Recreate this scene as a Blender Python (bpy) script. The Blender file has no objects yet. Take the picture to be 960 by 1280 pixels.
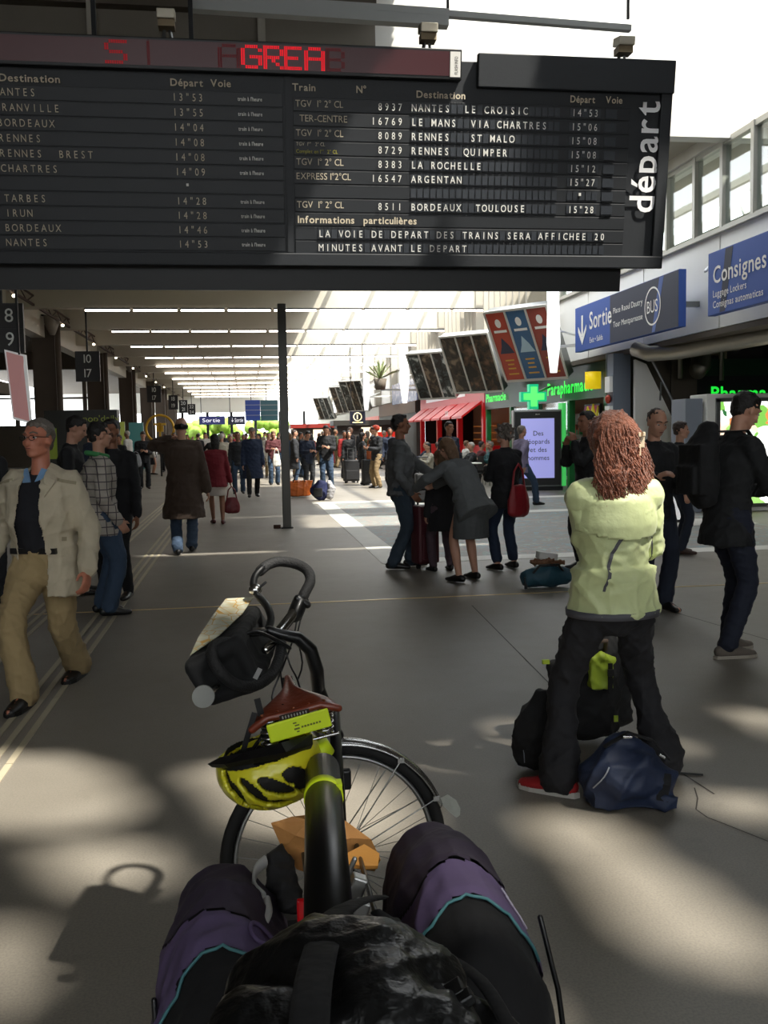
import bpy, bmesh, math, random
import numpy as np
from mathutils import Vector, Matrix, Euler
random.seed(7)
C = bpy.context.scene.collection
SC = bpy.context.scene
R = math.radians
PI = math.pi

# ------------------------------------------------------------------ camera
F = 1200.0; CAMH = 1.58
YAW, PITCH, ROLL = R(8.19), R(4.68), 0.018
cam_d = bpy.data.cameras.new('camera'); cam = bpy.data.objects.new('camera', cam_d); C.objects.link(cam)
cam_d.sensor_width = 36; cam_d.lens = 36 * F / 1280; cam_d.clip_start = 0.05; cam_d.clip_end = 500
CAM_M = Matrix.Rotation(-YAW, 4, 'Z') @ Matrix.Rotation(PI / 2 - PITCH, 4, 'X') @ Matrix.Rotation(-ROLL, 4, 'Z')
cam.matrix_world = Matrix.Translation((0, 0, CAMH)) @ CAM_M
SC.camera = cam
def ray(px, py):
    return (CAM_M.to_3x3() @ Vector((px - 480, 640 - py, -F))).normalized()
def at(px, py, Y):                       # point of that sight line at depth Y
    r = ray(px, py); return Vector((0, 0, CAMH)) + r * (Y / r.y)
def atX(px, py, X):
    r = ray(px, py); return Vector((0, 0, CAMH)) + r * (X / r.x)
def fl(px, py, Z=0.0):                   # point on the floor (or a level Z)
    r = ray(px, py); return Vector((0, 0, CAMH)) + r * ((Z - CAMH) / r.z)

# ------------------------------------------------------------------ light
def lin(c): return c / 12.92 if c <= 0.04045 else ((c + 0.055) / 1.055) ** 2.4
def rgb(h):
    return tuple(lin(int(h[i:i + 2], 16) / 255) for i in (0, 2, 4)) + (1,)
W = bpy.data.worlds.new('sky'); SC.world = W; W.use_nodes = True
W.node_tree.nodes['Background'].inputs[0].default_value = (0.93, 0.97, 1.0, 1)
W.node_tree.nodes['Background'].inputs[1].default_value = 4.4
SUN_V = Vector((0.56, -0.50, 1.15)).normalized()
sd = bpy.data.lights.new('sun', 'SUN'); sun = bpy.data.objects.new('sun', sd); C.objects.link(sun)
sd.energy = 9; sd.angle = R(1.6); sd.color = (1, 0.955, 0.86)
sun.rotation_euler = SUN_V.to_track_quat('Z', 'Y').to_euler()
SC.view_settings.view_transform = 'Standard'; SC.view_settings.look = 'None'
SC.view_settings.gamma = 1; SC.view_settings.use_curve_mapping = False
SC.view_settings.exposure = 0.3
SC.cycles.use_denoising = True
SC.cycles.max_bounces = 7; SC.cycles.diffuse_bounces = 4; SC.cycles.glossy_bounces = 3
SC.cycles.transparent_max_bounces = 12
SC.cycles.caustics_reflective = False; SC.cycles.caustics_refractive = False
SC.cycles.sample_clamp_indirect = 6

# ------------------------------------------------------------------ materials
MATS = {}
def mat(name, col, rough=0.7, metal=0.0, var=0.0, vs=8.0, bump=0.0, bs=60.0, emit=None, es=1.0, coat=0.0, trans=0.0, sheen=0.0):
    if name in MATS: return MATS[name]
    m = bpy.data.materials.new(name); m.use_nodes = True; MATS[name] = m
    nt = m.node_tree; b = nt.nodes['Principled BSDF']
    c = rgb(col) if isinstance(col, str) else tuple(col) + (1,)
    b.inputs['Base Color'].default_value = c
    b.inputs['Roughness'].default_value = rough; b.inputs['Metallic'].default_value = metal
    b.inputs['Coat Weight'].default_value = coat; b.inputs['Transmission Weight'].default_value = trans
    b.inputs['Sheen Weight'].default_value = sheen
    m.diffuse_color = c
    if emit:
        b.inputs['Emission Color'].default_value = rgb(emit); b.inputs['Emission Strength'].default_value = es
    if var or bump:
        tc = nt.nodes.new('ShaderNodeTexCoord')
    if var:
        n = nt.nodes.new('ShaderNodeTexNoise'); n.inputs['Scale'].default_value = vs; n.inputs['Detail'].default_value = 5
        nt.links.new(tc.outputs['Object'], n.inputs['Vector'])
        mx = nt.nodes.new('ShaderNodeMix'); mx.data_type = 'RGBA'
        mx.inputs[6].default_value = tuple(x * (1 - var) for x in c[:3]) + (1,)
        mx.inputs[7].default_value = tuple(min(1, x * (1 + var)) for x in c[:3]) + (1,)
        nt.links.new(n.outputs['Fac'], mx.inputs[0]); nt.links.new(mx.outputs[2], b.inputs['Base Color'])
    if bump:
        n2 = nt.nodes.new('ShaderNodeTexNoise'); n2.inputs['Scale'].default_value = bs; n2.inputs['Detail'].default_value = 3
        nt.links.new(tc.outputs['Object'], n2.inputs['Vector'])
        bp = nt.nodes.new('ShaderNodeBump'); bp.inputs['Strength'].default_value = bump; bp.inputs['Distance'].default_value = 0.02
        nt.links.new(n2.outputs['Fac'], bp.inputs['Height']); nt.links.new(bp.outputs['Normal'], b.inputs['Normal'])
    return m
def fabric(name, col, var=0.16, bump=0.35, rough=0.85): return mat(name, col, rough, 0, var, 9, bump, 14, sheen=0.01)

# ------------------------------------------------------------------ geometry helpers
def link(name, me, m=None, parent=None, smooth=False):
    o = bpy.data.objects.new(name, me); C.objects.link(o)
    if m is not None:
        for mm in (m if isinstance(m, (list, tuple)) else [m]): me.materials.append(mm)
    if parent is not None: o.parent = parent
    if smooth and len(me.polygons): me.polygons.foreach_set('use_smooth', [True] * len(me.polygons))
    return o
class G:                                  # a growing mesh
    def __init__(s): s.v = []; s.f = []; s.mi = []; s.m = 0
    def add(s, vs, fs):
        o = len(s.v); s.v += [tuple(v) for v in vs]; s.f += [tuple(i + o for i in f) for f in fs]; s.mi += [s.m] * len(fs); return s
    def box(s, c, d, rot=None):
        c = Vector(c); h = Vector(d) / 2
        P = [Vector((x * h.x, y * h.y, z * h.z)) for x in (-1, 1) for y in (-1, 1) for z in (-1, 1)]
        if rot is not None: P = [rot @ p for p in P]
        return s.add([c + p for p in P], [(0, 1, 3, 2), (4, 6, 7, 5), (0, 4, 5, 1), (2, 3, 7, 6), (0, 2, 6, 4), (1, 5, 7, 3)])
    def bb(s, x0, x1, y0, y1, z0, z1): return s.box(((x0 + x1) / 2, (y0 + y1) / 2, (z0 + z1) / 2), (abs(x1 - x0), abs(y1 - y0), abs(z1 - z0)))
    def quad(s, a, b, c, d): return s.add([a, b, c, d], [(0, 1, 2, 3)])
    def beam(s, a, b, w, h=None):
        a, b = Vector(a), Vector(b); h = h or w; d = b - a
        q = d.to_track_quat('Z', 'Y').to_matrix()
        return s.box((a + b) / 2, (w, h, d.length), q)
    def tube(s, pts, r, n=10, ry=None, side=None, dome=1.0):
        """closed loft; r list or number; ry the radius across; side = direction of the r radius"""
        pts = [Vector(p) for p in pts]; k = len(pts)
        rr = list(r) if hasattr(r, '__len__') else [r] * k
        r2 = rr if ry is None else (list(ry) if hasattr(ry, '__len__') else [ry] * k)
        tg = [(pts[min(i + 1, k - 1)] - pts[max(i - 1, 0)]).normalized() for i in range(k)]
        ref = Vector(side) if side is not None else (Vector((0, 0, 1)) if abs(tg[0].z) < 0.9 else Vector((1, 0, 0)))
        base = len(s.v); vs = []; fs = []
        rings = []
        def ring(c, a, b, x, y):
            return [c + a * (x * math.cos(2 * PI * j / n)) + b * (y * math.sin(2 * PI * j / n)) for j in range(n)]
        fr = []
        for i in range(k):
            a = ref - tg[i] * ref.dot(tg[i])
            if a.length < 1e-5: a = tg[i].orthogonal()
            a.normalize(); b = tg[i].cross(a); fr.append((a, b))
            if side is None: ref = a
        if dome:
            for q in (0.9, 0.55):
                c = pts[0] - tg[0] * min(rr[0], r2[0]) * q * dome; f = math.sqrt(1 - q * q); rings.append(ring(c, *fr[0], rr[0] * f, r2[0] * f))
        for i in range(k): rings.append(ring(pts[i], *fr[i], rr[i], r2[i]))
        if dome:
            for q in (0.55, 0.9):
                c = pts[-1] + tg[-1] * min(rr[-1], r2[-1]) * q * dome; f = math.sqrt(1 - q * q); rings.append(ring(c, *fr[-1], rr[-1] * f, r2[-1] * f))
        for g in rings: vs += g
        m = len(rings)
        for i in range(m - 1):
            for j in range(n):
                fs.append((i * n + j, i * n + (j + 1) % n, (i + 1) * n + (j + 1) % n, (i + 1) * n + j))
        fs.append(tuple(reversed(range(n)))); fs.append(tuple((m - 1) * n + j for j in range(n)))
        return s.add(vs, fs)
    def ell(s, c, r, n=14, m=9, rot=None):
        c = Vector(c); vs = []; fs = []
        for i in range(m + 1):
            t = PI * i / m
            for j in range(n):
                p = Vector((r[0] * math.sin(t) * math.cos(2 * PI * j / n), r[1] * math.sin(t) * math.sin(2 * PI * j / n), r[2] * math.cos(t)))
                if rot is not None: p = rot @ p
                vs.append(c + p)
        for i in range(m):
            for j in range(n):
                a = (i * n + j, (i + 1) * n + j, (i + 1) * n + (j + 1) % n, i * n + (j + 1) % n)
                fs.append(a)
        s.add(vs, fs); return s
    def prism(s, poly, z0, z1, M=None):
        n = len(poly); vs = [Vector((x, y, z0)) for x, y in poly] + [Vector((x, y, z1)) for x, y in poly]
        if M is not None: vs = [M @ v for v in vs]
        return s.add(vs, [tuple(reversed(range(n))), tuple(range(n, 2 * n))] + [(i, (i + 1) % n, (i + 1) % n + n, i + n) for i in range(n)])
    def mesh(s, name='mesh'):
        me = bpy.data.meshes.new(name); me.from_pydata(s.v, [], s.f); me.update()
        if any(s.mi): me.polygons.foreach_set('material_index', s.mi)
        return me
    def clean(s):
        me = s.mesh(); bm = bmesh.new(); bm.from_mesh(me)
        bmesh.ops.remove_doubles(bm, verts=bm.verts, dist=1e-5); bmesh.ops.dissolve_degenerate(bm, dist=1e-6, edges=bm.edges)
        bmesh.ops.recalc_face_normals(bm, faces=bm.faces); bm.to_mesh(me); bm.free(); return me
    def obj(s, name, m, parent=None, smooth=False, bevel=0, M=None):
        me = s.clean() if smooth else s.mesh(name)
        if M is not None: me.transform(M)
        o = link(name, me, m, parent, smooth)
        if bevel:
            b = o.modifiers.new('bevel', 'BEVEL'); b.width = bevel; b.segments = 2; b.limit_method = 'ANGLE'
        return o
def tag(o, label=None, cat=None, group=None, kind=None):
    if label: o['label'] = label
    if cat: o['category'] = cat
    if group: o['group'] = group
    if kind: o['kind'] = kind
    return o
def thing(name, label, cat, loc=(0, 0, 0), rz=0.0, group=None, sc=None):
    o = bpy.data.objects.new(name, None); C.objects.link(o); o.location = loc; o.rotation_euler = (0, 0, rz)
    if sc: o.scale = (sc, sc, sc)
    o.empty_display_size = 0.1
    return tag(o, label, cat, group)
def struct(name, g, m, parent=None, smooth=False, bevel=0):
    o = g.obj(name, m, parent, smooth, bevel)
    if parent is None: o['kind'] = 'structure'
    return o
def kids(o): return [c for c in list(C.objects) if c.parent is o]
def copy_tree(o, parent=None):
    c = o.copy(); C.objects.link(c)
    if parent is not None: c.parent = parent
    for ch in o.children: copy_tree(ch, c)
    return c
DG = None
def fuse(g, voxel, smooth=4, wr=0.0, wscale=0.12, cut=None, solid=0.0, post=None, wseed=0):
    """one continuous skin over all the solids of g"""
    me = g.mesh(); o = bpy.data.objects.new('fuse', me); C.objects.link(o)
    md = o.modifiers.new('r', 'REMESH'); md.mode = 'VOXEL'; md.voxel_size = voxel; md.use_smooth_shade = True
    if smooth:
        sm = o.modifiers.new('s', 'SMOOTH'); sm.iterations = smooth; sm.factor = 0.5
    dg = bpy.context.evaluated_depsgraph_get()
    out = bpy.data.meshes.new_from_object(o.evaluated_get(dg))
    bpy.data.objects.remove(o); bpy.data.meshes.remove(me)
    n = len(out.vertices)
    if n and (wr or post):
        co = np.empty(n * 3, np.float32); out.vertices.foreach_get('co', co); co = co.reshape(-1, 3)
        if wr:
            no = np.empty(n * 3, np.float32); out.vertices.foreach_get('normal', no); no = no.reshape(-1, 3)
            rs = np.random.RandomState(11 + wseed); d = np.zeros(n)
            for k in range(7):
                w = rs.normal(size=3); w[2] *= 1.5; w /= np.linalg.norm(w)
                fq = 2 * PI / wscale * (0.5 + rs.rand() * 1.1)
                q = co + 0.035 * np.sin(co[:, [1, 2, 0]] * 13 + rs.rand(3) * 6)
                d += (1 - np.abs(np.sin(q @ w * fq * 0.5 + rs.rand() * 6))) ** 2.2
            d = d / 7 - 0.3
            co = co + no * (d * wr * 2.3)[:, None]
        if post: co = post(co)
        out.vertices.foreach_set('co', co.astype(np.float32).ravel())
    if cut:
        bm = bmesh.new(); bm.from_mesh(out)
        dl = [v for v in bm.verts if cut(v.co)]
        bmesh.ops.delete(bm, geom=dl, context='VERTS')
        if solid:
            bm.normal_update(); bm.verts.ensure_lookup_table(); fs = bm.faces[:]; rim = [e for e in bm.edges if len(e.link_faces) == 1]
            nv = {v: bm.verts.new(v.co - v.normal * abs(solid)) for v in bm.verts[:]}
            for f in fs: bm.faces.new([nv[v] for v in reversed(f.verts)])
            for e in rim:
                l = e.link_loops[0]; a, b = l.vert, l.link_loop_next.vert
                bm.faces.new((b, a, nv[a], nv[b]))
        bm.to_mesh(out); bm.free()
    out.update()
    out.polygons.foreach_set('use_smooth', [True] * len(out.polygons))
    return out
# glyph meshes (built-in font)
GL = {}
def glyph(ch, bold=0.0):
    k = (ch, bold)
    if k not in GL:
        cu = bpy.data.curves.new('glyph', 'FONT'); cu.body = ch; cu.size = 1; cu.offset = bold; cu.resolution_u = 3
        o = bpy.data.objects.new('glyph', cu); C.objects.link(o)
        dg = bpy.context.evaluated_depsgraph_get(); me = bpy.data.meshes.new_from_object(o.evaluated_get(dg))
        vs = [tuple(v.co) for v in me.vertices]; fs = [tuple(p.vertices) for p in me.polygons]
        bpy.data.objects.remove(o); bpy.data.curves.remove(cu); bpy.data.meshes.remove(me)
        xs = [v[0] for v in vs] or [0, 0.3]
        GL[k] = (vs, fs, min(xs), max(xs))
    return GL[k]
def lettering(name, s, m, M, h, parent=None, pitch=None, xs=1.0, bold=0.0, width=None, align='L', ital=0.0, label=None, gap=0.09):
    """flat lettering, baseline at M's origin in M's xy plane; h = capital height; pitch = fixed advance"""
    k = h / 0.73; g = G(); x = 0.0; sp = 0.32
    for ch in s:
        if ch == ' ':
            x += (pitch if pitch else sp * k * xs); continue
        vs, fs, a, b = glyph(ch, bold)
        if pitch: ox = x + (pitch - (b - a) * k * xs) / 2 - a * k * xs
        else: ox = x - a * k * xs
        g.add([(ox + v[0] * k * xs + ital * v[1] * k, v[1] * k, 0) for v in vs], fs)
        x += pitch if pitch else (b - a) * k * xs + gap * k * xs
    f = 1.0
    if width: f = width / max(x, 1e-6)
    dx = {'L': 0, 'C': -x * f / 2, 'R': -x * f}[align]
    g.v = [(v[0] * f + dx, v[1], v[2]) for v in g.v]
    o = g.obj(name, m, parent, M=M)
    if label: o['label'] = label
    return o
def frame(o, u, v, n=None):
    u = Vector(u).normalized(); v = Vector(v); n = u.cross(v).normalized() if n is None else Vector(n); v = n.cross(u)
    return Matrix(((u.x, v.x, n.x, o[0]), (u.y, v.y, n.y, o[1]), (u.z, v.z, n.z, o[2]), (0, 0, 0, 1)))
# ================================================================== THE SETTING
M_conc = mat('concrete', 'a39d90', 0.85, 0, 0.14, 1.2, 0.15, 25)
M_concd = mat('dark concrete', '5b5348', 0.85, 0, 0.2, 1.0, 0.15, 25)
M_white = mat('white paint', 'e6e4dc', 0.55, 0, 0.04, 2)
M_beam = mat('painted concrete beam', 'b7b1a2', 0.7, 0, 0.08, 1.0)
M_steel = mat('brushed steel', '8b8d8c', 0.35, 0.9)
M_dk = mat('dark metal', '1b1c1e', 0.5, 0.4)
M_black = mat('black paint', '0b0c0d', 0.45)
M_mull = mat('aluminium mullion', 'b9b7ae', 0.45, 0.3)

def floor_mat():
    m = bpy.data.materials.new('station floor'); m.use_nodes = True; nt = m.node_tree; b = nt.nodes['Principled BSDF']
    N = nt.nodes.new; L = nt.links.new
    tc = N('ShaderNodeTexCoord')
    n1 = N('ShaderNodeTexNoise'); n1.inputs['Scale'].default_value = 0.5; n1.inputs['Detail'].default_value = 8
    n2 = N('ShaderNodeTexNoise'); n2.inputs['Scale'].default_value = 120; n2.inputs['Detail'].default_value = 2
    n3 = N('ShaderNodeTexNoise'); n3.inputs['Scale'].default_value = 5; n3.inputs['Detail'].default_value = 10; n3.inputs['Roughness'].default_value = 0.7
    for n in (n1, n2, n3): L(tc.outputs['Object'], n.inputs['Vector'])
    cr = N('ShaderNodeValToRGB'); cr.color_ramp.elements[0].position = 0.3; cr.color_ramp.elements[1].position = 0.72
    cr.color_ramp.elements[0].color = rgb('716b61'); cr.color_ramp.elements[1].color = rgb('878177')
    L(n1.outputs['Fac'], cr.inputs[0])
    sp = N('ShaderNodeValToRGB'); sp.color_ramp.elements[0].position = 0.35; sp.color_ramp.elements[1].position = 0.6
    sp.color_ramp.elements[0].color = (0.72, 0.72, 0.72, 1); sp.color_ramp.elements[1].color = (1.08, 1.08, 1.06, 1)
    L(n2.outputs['Fac'], sp.inputs[0])
    st = N('ShaderNodeValToRGB'); st.color_ramp.elements[0].position = 0.28; st.color_ramp.elements[1].position = 0.42
    st.color_ramp.elements[0].color = (0.82, 0.81, 0.8, 1); st.color_ramp.elements[1].color = (1, 1, 1, 1)
    L(n3.outputs['Fac'], st.inputs[0])
    a = N('ShaderNodeMix'); a.data_type = 'RGBA'; a.blend_type = 'MULTIPLY'; a.inputs[0].default_value = 0.55
    L(cr.outputs[0], a.inputs[6]); L(sp.outputs[0], a.inputs[7])
    c = N('ShaderNodeMix'); c.data_type = 'RGBA'; c.blend_type = 'MULTIPLY'; c.inputs[0].default_value = 1
    L(a.outputs[2], c.inputs[6]); L(st.outputs[0], c.inputs[7]); L(c.outputs[2], b.inputs['Base Color'])
    rr = N('ShaderNodeMapRange'); rr.inputs[3].default_value = 0.42; rr.inputs[4].default_value = 0.6
    L(n3.outputs['Fac'], rr.inputs[0]); L(rr.outputs[0], b.inputs['Roughness'])
    bp = N('ShaderNodeBump'); bp.inputs['Strength'].default_value = 0.08; bp.inputs['Distance'].default_value = 0.002
    L(n2.outputs['Fac'], bp.inputs['Height']); L(bp.outputs['Normal'], b.inputs['Normal'])
    return m
M_floor = floor_mat()
XL, XR = -7.5, 8.5
struct('floor', G().bb(-20, 15, -14, 125, -0.3, 0.0), M_floor)

# brass joint, slab joints, cracks
M_brass = mat('worn brass strip', 'c2a874', 0.35, 0.6)
M_joint = mat('dark joint', '34302b', 0.8)
struct('trim_1', G().bb(-7.4, 8.4, 8.96, 8.985, 0, 0.004), M_brass)
def strip(name, pts, w, m, z=0.003, label=None):
    g = G()
    for a, b in zip(pts[:-1], pts[1:]):
        a = Vector((a[0], a[1], 0)); b = Vector((b[0], b[1], 0)); d = (b - a).normalized(); n = Vector((-d.y, d.x, 0)) * w / 2
        g.add([(a - n) + Vector((0, 0, z)), (b - n) + Vector((0, 0, z)), (b + n) + Vector((0, 0, z)), (a + n) + Vector((0, 0, z))], [(0, 1, 2, 3)])
    return struct(name, g, m)
j1 = [fl(590, 757), fl(700, 868), fl(893, 993)]
strip('floor_joint', j1, 0.008, M_joint, 0.0015)
strip('floor_joint', [fl(740, 735), fl(960, 800)], 0.01, M_joint, 0.0015)
strip('floor_crack', [fl(868, 985), fl(872, 998), fl(870, 1012), fl(884, 1022), fl(905, 1030), fl(960, 1052)], 0.006, M_joint, 0.0015)
# tactile guide strips: two bundles of three ribs along the concourse
M_rib = mat('guide strip', 'a79d86', 0.6, 0, 0.1, 4)
for X0 in (-1.25, -1.85):
    for k in range(3):
        g = G(); y = 2.4
        while y < 70:
            g.bb(X0 - 0.12 + k * 0.085, X0 - 0.12 + k * 0.085 + 0.035, y, min(y + 1.19, 70), 0, 0.005); y += 1.2
        struct('floor_guide_strip', g, M_rib)
# painted white frame on the floor with chalk drawings inside it
M_paint = mat('white floor paint', 'c9c7bf', 0.6, 0, 0.12, 3)
x0 = 1.62; 
pf = G(); pf.bb(x0, x0 + 0.36, 11.45, 22.4, 0, 0.004); struct('floor_marking', pf, M_paint)
struct('floor_marking', G().bb(x0 + 0.36, 8.3, 11.45, 11.85, 0, 0.004), M_paint)
struct('floor_marking', G().bb(x0 - 0.1, 8.3, 21.9, 22.4, 0, 0.0042), M_paint)
struct('floor_marking', G().bb(5.6, 8.3, 14.6, 15.7, 0, 0.004), M_paint)
struct('floor_marking', G().bb(5.2, 8.3, 18.0, 18.5, 0, 0.004), M_paint)
def chalk_mat():
    m = bpy.data.materials.new('chalk'); m.use_nodes = True; nt = m.node_tree; b = nt.nodes['Principled BSDF']
    N = nt.nodes.new; L = nt.links.new
    tc = N('ShaderNodeTexCoord'); w = N('ShaderNodeTexNoise'); w.inputs['Scale'].default_value = 2.2; w.inputs['Detail'].default_value = 6; w.inputs['Distortion'].default_value = 1.5
    L(tc.outputs['Object'], w.inputs['Vector'])
    cr = N('ShaderNodeValToRGB'); e = cr.color_ramp.elements
    e[0].position = 0.0; e[0].color = rgb('7c7a74'); e[1].position = 1; e[1].color = rgb('7c7a74')
    for p, c in ((0.42, '7c7a74'), (0.45, '6f8f98'), (0.47, '7c7a74'), (0.56, '7c7a74'), (0.58, '9a8078'), (0.6, '7c7a74'), (0.64, '88a09a'), (0.66, '7c7a74')):
        q = e.new(p); q.color = rgb(c)
    L(w.outputs['Fac'], cr.inputs[0]); L(cr.outputs[0], b.inputs['Base Color']); b.inputs['Roughness'].default_value = 0.6
    return m
struct('floor_panel', G().bb(x0 + 0.36, 8.3, 11.85, 21.9, 0, 0.002), chalk_mat())

# ---- unseen near hall roof at Z=9, openings shaped to cast sun patches, found by following the sun back from where it lands
ZR = 9.0
def to_roof(p):
    t = (ZR - p.z) / SUN_V.z; return (p.x + SUN_V.x * t, p.y + SUN_V.y * t)
holes = []
def hf(pts): holes.append([to_roof(fl(*p)) for p in pts])          # lands on the floor
def hy(Y, pts): holes.append([to_roof(at(p[0], p[1], Y)) for p in pts])   # lands on an upright face
hf([(-60, 945), (70, 943), (135, 962), (178, 1003), (150, 1033), (-60, 1042)])
hf([(40, 1060), (205, 1052), (212, 1100), (120, 1120), (90, 1108)])
hf([(-60, 1180), (30, 1150), (40, 1240), (-20, 1290)])
hf([(235, 965), (300, 950), (400, 965), (480, 975), (540, 1020), (500, 1065), (300, 1035)])
hf([(618, 904), (662, 903), (690, 925), (640, 922)])
hf([(650, 1020), (745, 1015), (830, 1075), (965, 1165), (985, 1225), (850, 1205), (770, 1150), (735, 1090)])
hf([(900, 885), (985, 895), (985, 930)])
hf([(850, 990), (985, 1000), (985, 1035), (900, 1018)])
hf([(625, 1235), (665, 1230), (690, 1290), (625, 1290)])
hf([(825, 925), (870, 930), (860, 945), (830, 940)])
hf([(395, 640), (440, 640), (440, 648), (380, 648)])
hy(4.0, [(700, 560), (850, 560), (850, 770), (690, 770)])
hy(1.6, [(470, 1040), (560, 1030), (640, 1110), (640, 1180), (470, 1150)])
hy(1.9, [(415, 1040), (480, 1050), (480, 1090), (415, 1080)])
# sunlit faces of the departure board and of the upstand above the corridor mouth
hy(11.5, [(560, 60), (610, 60), (660, 215), (840, 215), (834, 340), (610, 340), (570, 240), (525, 340), (330, 340), (440, 150), (500, 112)])
holes.append([to_roof(Vector((x, 16.0, z))) for x, z in ((2.6, 6.3), (9.5, 6.3), (9.5, 9), (2.6, 9))])
holes.append([(5.4, 12.3), (8.4, 12.3), (8.4, 14.3), (5.4, 14.3)])  # extra opening added to brighten the right fascia
cell = 0.07
gx = np.arange(-9, 13, cell); gy = np.arange(-10, 16, cell)
cx, cy = np.meshgrid(gx + cell / 2, gy + cell / 2)
openm = np.zeros(cx.shape, bool)
for poly in holes:
    ins = np.zeros(cx.shape, bool); n = len(poly)
    for i in range(n):
        (xa, ya), (xb, yb) = poly[i], poly[(i + 1) % n]
        if abs(yb - ya) < 1e-9: continue
        c = ((ya > cy) != (yb > cy)) & (cx < (xb - xa) * (cy - ya) / (yb - ya) + xa); ins ^= c
    openm |= ins
g = G()
for r in range(len(gy)):
    row = openm[r]; s = 0
    while s < len(gx):
        if row[s]: s += 1; continue
        e = s
        while e < len(gx) and not row[e]: e += 1
        g.bb(gx[s], gx[e - 1] + cell, gy[r], gy[r] + cell, ZR, ZR + 0.05); s = e
M_unseen_roof = mat('unseen shading roof sheet', '6a665f', 0.9, 0, 0.1, 1)
struct('ceiling_unseen_shading', g, M_unseen_roof)
# the openings are unglazed, shaped only for the light they let in
# upstand wall above the corridor mouth (Y=16)
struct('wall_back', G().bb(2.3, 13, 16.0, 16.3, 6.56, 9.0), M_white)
struct('wall_back_left', G().bb(-9, 2.3, 16.0, 16.3, 6.56, 9.0), mat('shaded upstand', '7d766a', 0.8, 0, 0.15, 0.8))  # left part of the white wall, its shade painted into the colour
g = G(); g.bb(-9, 2.3, 15.7, 16.0, 7.35, 7.5); g.bb(-9, 2.3, 15.8, 16.0, 8.25, 8.5); struct('trim_2', g, M_concd)
g = G()
for x in (-5.2, -2.2, 0.4): g.bb(x, x + 0.12, 15.75, 16.0, 7.5, 9)
struct('trim_3', g, M_conc)
# near side walls
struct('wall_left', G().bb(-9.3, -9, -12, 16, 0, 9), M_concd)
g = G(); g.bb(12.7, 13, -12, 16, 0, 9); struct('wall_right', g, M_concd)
# ---- corridor ceiling: solid on the left, glazed on the right between the beams
XG = 2.9
struct('ceiling_corridor', G().bb(-12, XG, 16.3, 112, 6.8, 7.0), M_beam)
M_tube = mat('fluorescent tube', 'ffffff', emit='fff3ea', es=7)
ORD = ['first', 'second', 'third', 'fourth', 'fifth', 'sixth', 'seventh', 'eighth', 'ninth', 'tenth', 'eleventh', 'twelfth']
ROWS = [26.5 + 6.5 * i for i in range(13)]
for i, Y in enumerate(ROWS):
    struct('ceiling_beam', G().bb(-7.5, 8.6, Y, Y + 0.45, 5.86, 6.8), M_beam)
    if i == 0: continue
    n = 9 if i < 7 else 8
    for k in range(n):
        x = -5.05 + k * 1.54
        t = thing('fluorescent_lamp', '%s lit fluorescent tube from the left in the %s lamp row beyond the board' % (ORD[k], ORD[i - 1]), 'ceiling lamp', (x, Y - 0.06, 5.80), 0, 'fluorescent lamps under the beams')
        if i < 5:
            G().bb(0, 1.46, -0.03, 0.03, 0.0, 0.05).obj('housing', M_dk, t)
            G().tube([(0.02, 0, -0.03), (1.44, 0, -0.03)], 0.03, 8, dome=False).obj('tube', M_tube, t)
        else:
            G().bb(0.01, 1.45, -0.03, 0.03, -0.05, 0.03).obj('tube', M_tube, t)
# glazing bars over the right strip
for k in range(4):
    x = XG + 0.3 + k * 1.5
    struct('ceiling_glazing_bar', G().bb(x, x + 0.1, 16.3, 112, 6.8, 6.95), M_mull)
# solid roof parts on the right, placed for shade; unseen gap behind the board added to light the fascia
g = G(); g.bb(7.4, 9, 16.3, 26.5, 6.8, 7.0); g.bb(XG, 7.4, 16.3, 17.2, 6.8, 7.0); g.bb(XG, 4.9, 17.2, 26.5, 6.8, 7.0); struct('ceiling_shade_panel', g, M_beam)
g = G()
for i in range(1, 12):
    Y = ROWS[i]; g.bb(XG, 9, Y + 0.45, Y + 2.6, 6.8, 6.9)
struct('ceiling_shade_panel', g, M_beam)
# ---- right wall: fascia, upper windows, fins
M_fascia = mat('off-white fascia panel', 'f2f1ec', 0.5, 0, 0.05, 1)
w = G()
struct('wall_right_fascia', G().bb(XR, XR + 0.5, 13.0, 112, 3.3, 5.05), M_concd)
for k in range(30):
    y = 13.0 + k * 3.3
    G().bb(XR - 0.05, XR, y + 0.02, y + 3.28, 3.35, 5.0).obj('fascia_panel', M_fascia, bpy.data.objects['wall_right_fascia'])
struct('trim_4', G().bb(XR - 0.14, XR + 0.3, 13.0, 112, 5.0, 5.07), M_mull)
struct('trim_5', G().bb(XR - 0.14, XR + 0.3, 13.0, 47, 3.22, 3.32), M_concd)
def glass_mat():
    m = bpy.data.materials.new('window glass'); m.use_nodes = True; nt = m.node_tree
    for n in list(nt.nodes):
        if n.type == 'BSDF_PRINCIPLED': nt.nodes.remove(n)
    o = nt.nodes['Material Output']; mx = nt.nodes.new('ShaderNodeMixShader'); mx.inputs[0].default_value = 0.12
    t = nt.nodes.new('ShaderNodeBsdfTransparent'); t.inputs[0].default_value = (0.9, 0.95, 0.94, 1)
    gl = nt.nodes.new('ShaderNodeBsdfGlossy'); gl.inputs['Roughness'].default_value = 0.03
    nt.links.new(t.outputs[0], mx.inputs[1]); nt.links.new(gl.outputs[0], mx.inputs[2]); nt.links.new(mx.outputs[0], o.inputs[0])
    return m
M_glass = glass_mat()
ys = [13.0, 14.1, 15.2, 16.25, 17.3, 18.5, 19.8, 21.1, 22.4, 23.7, 25.0, 26.4]
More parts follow.
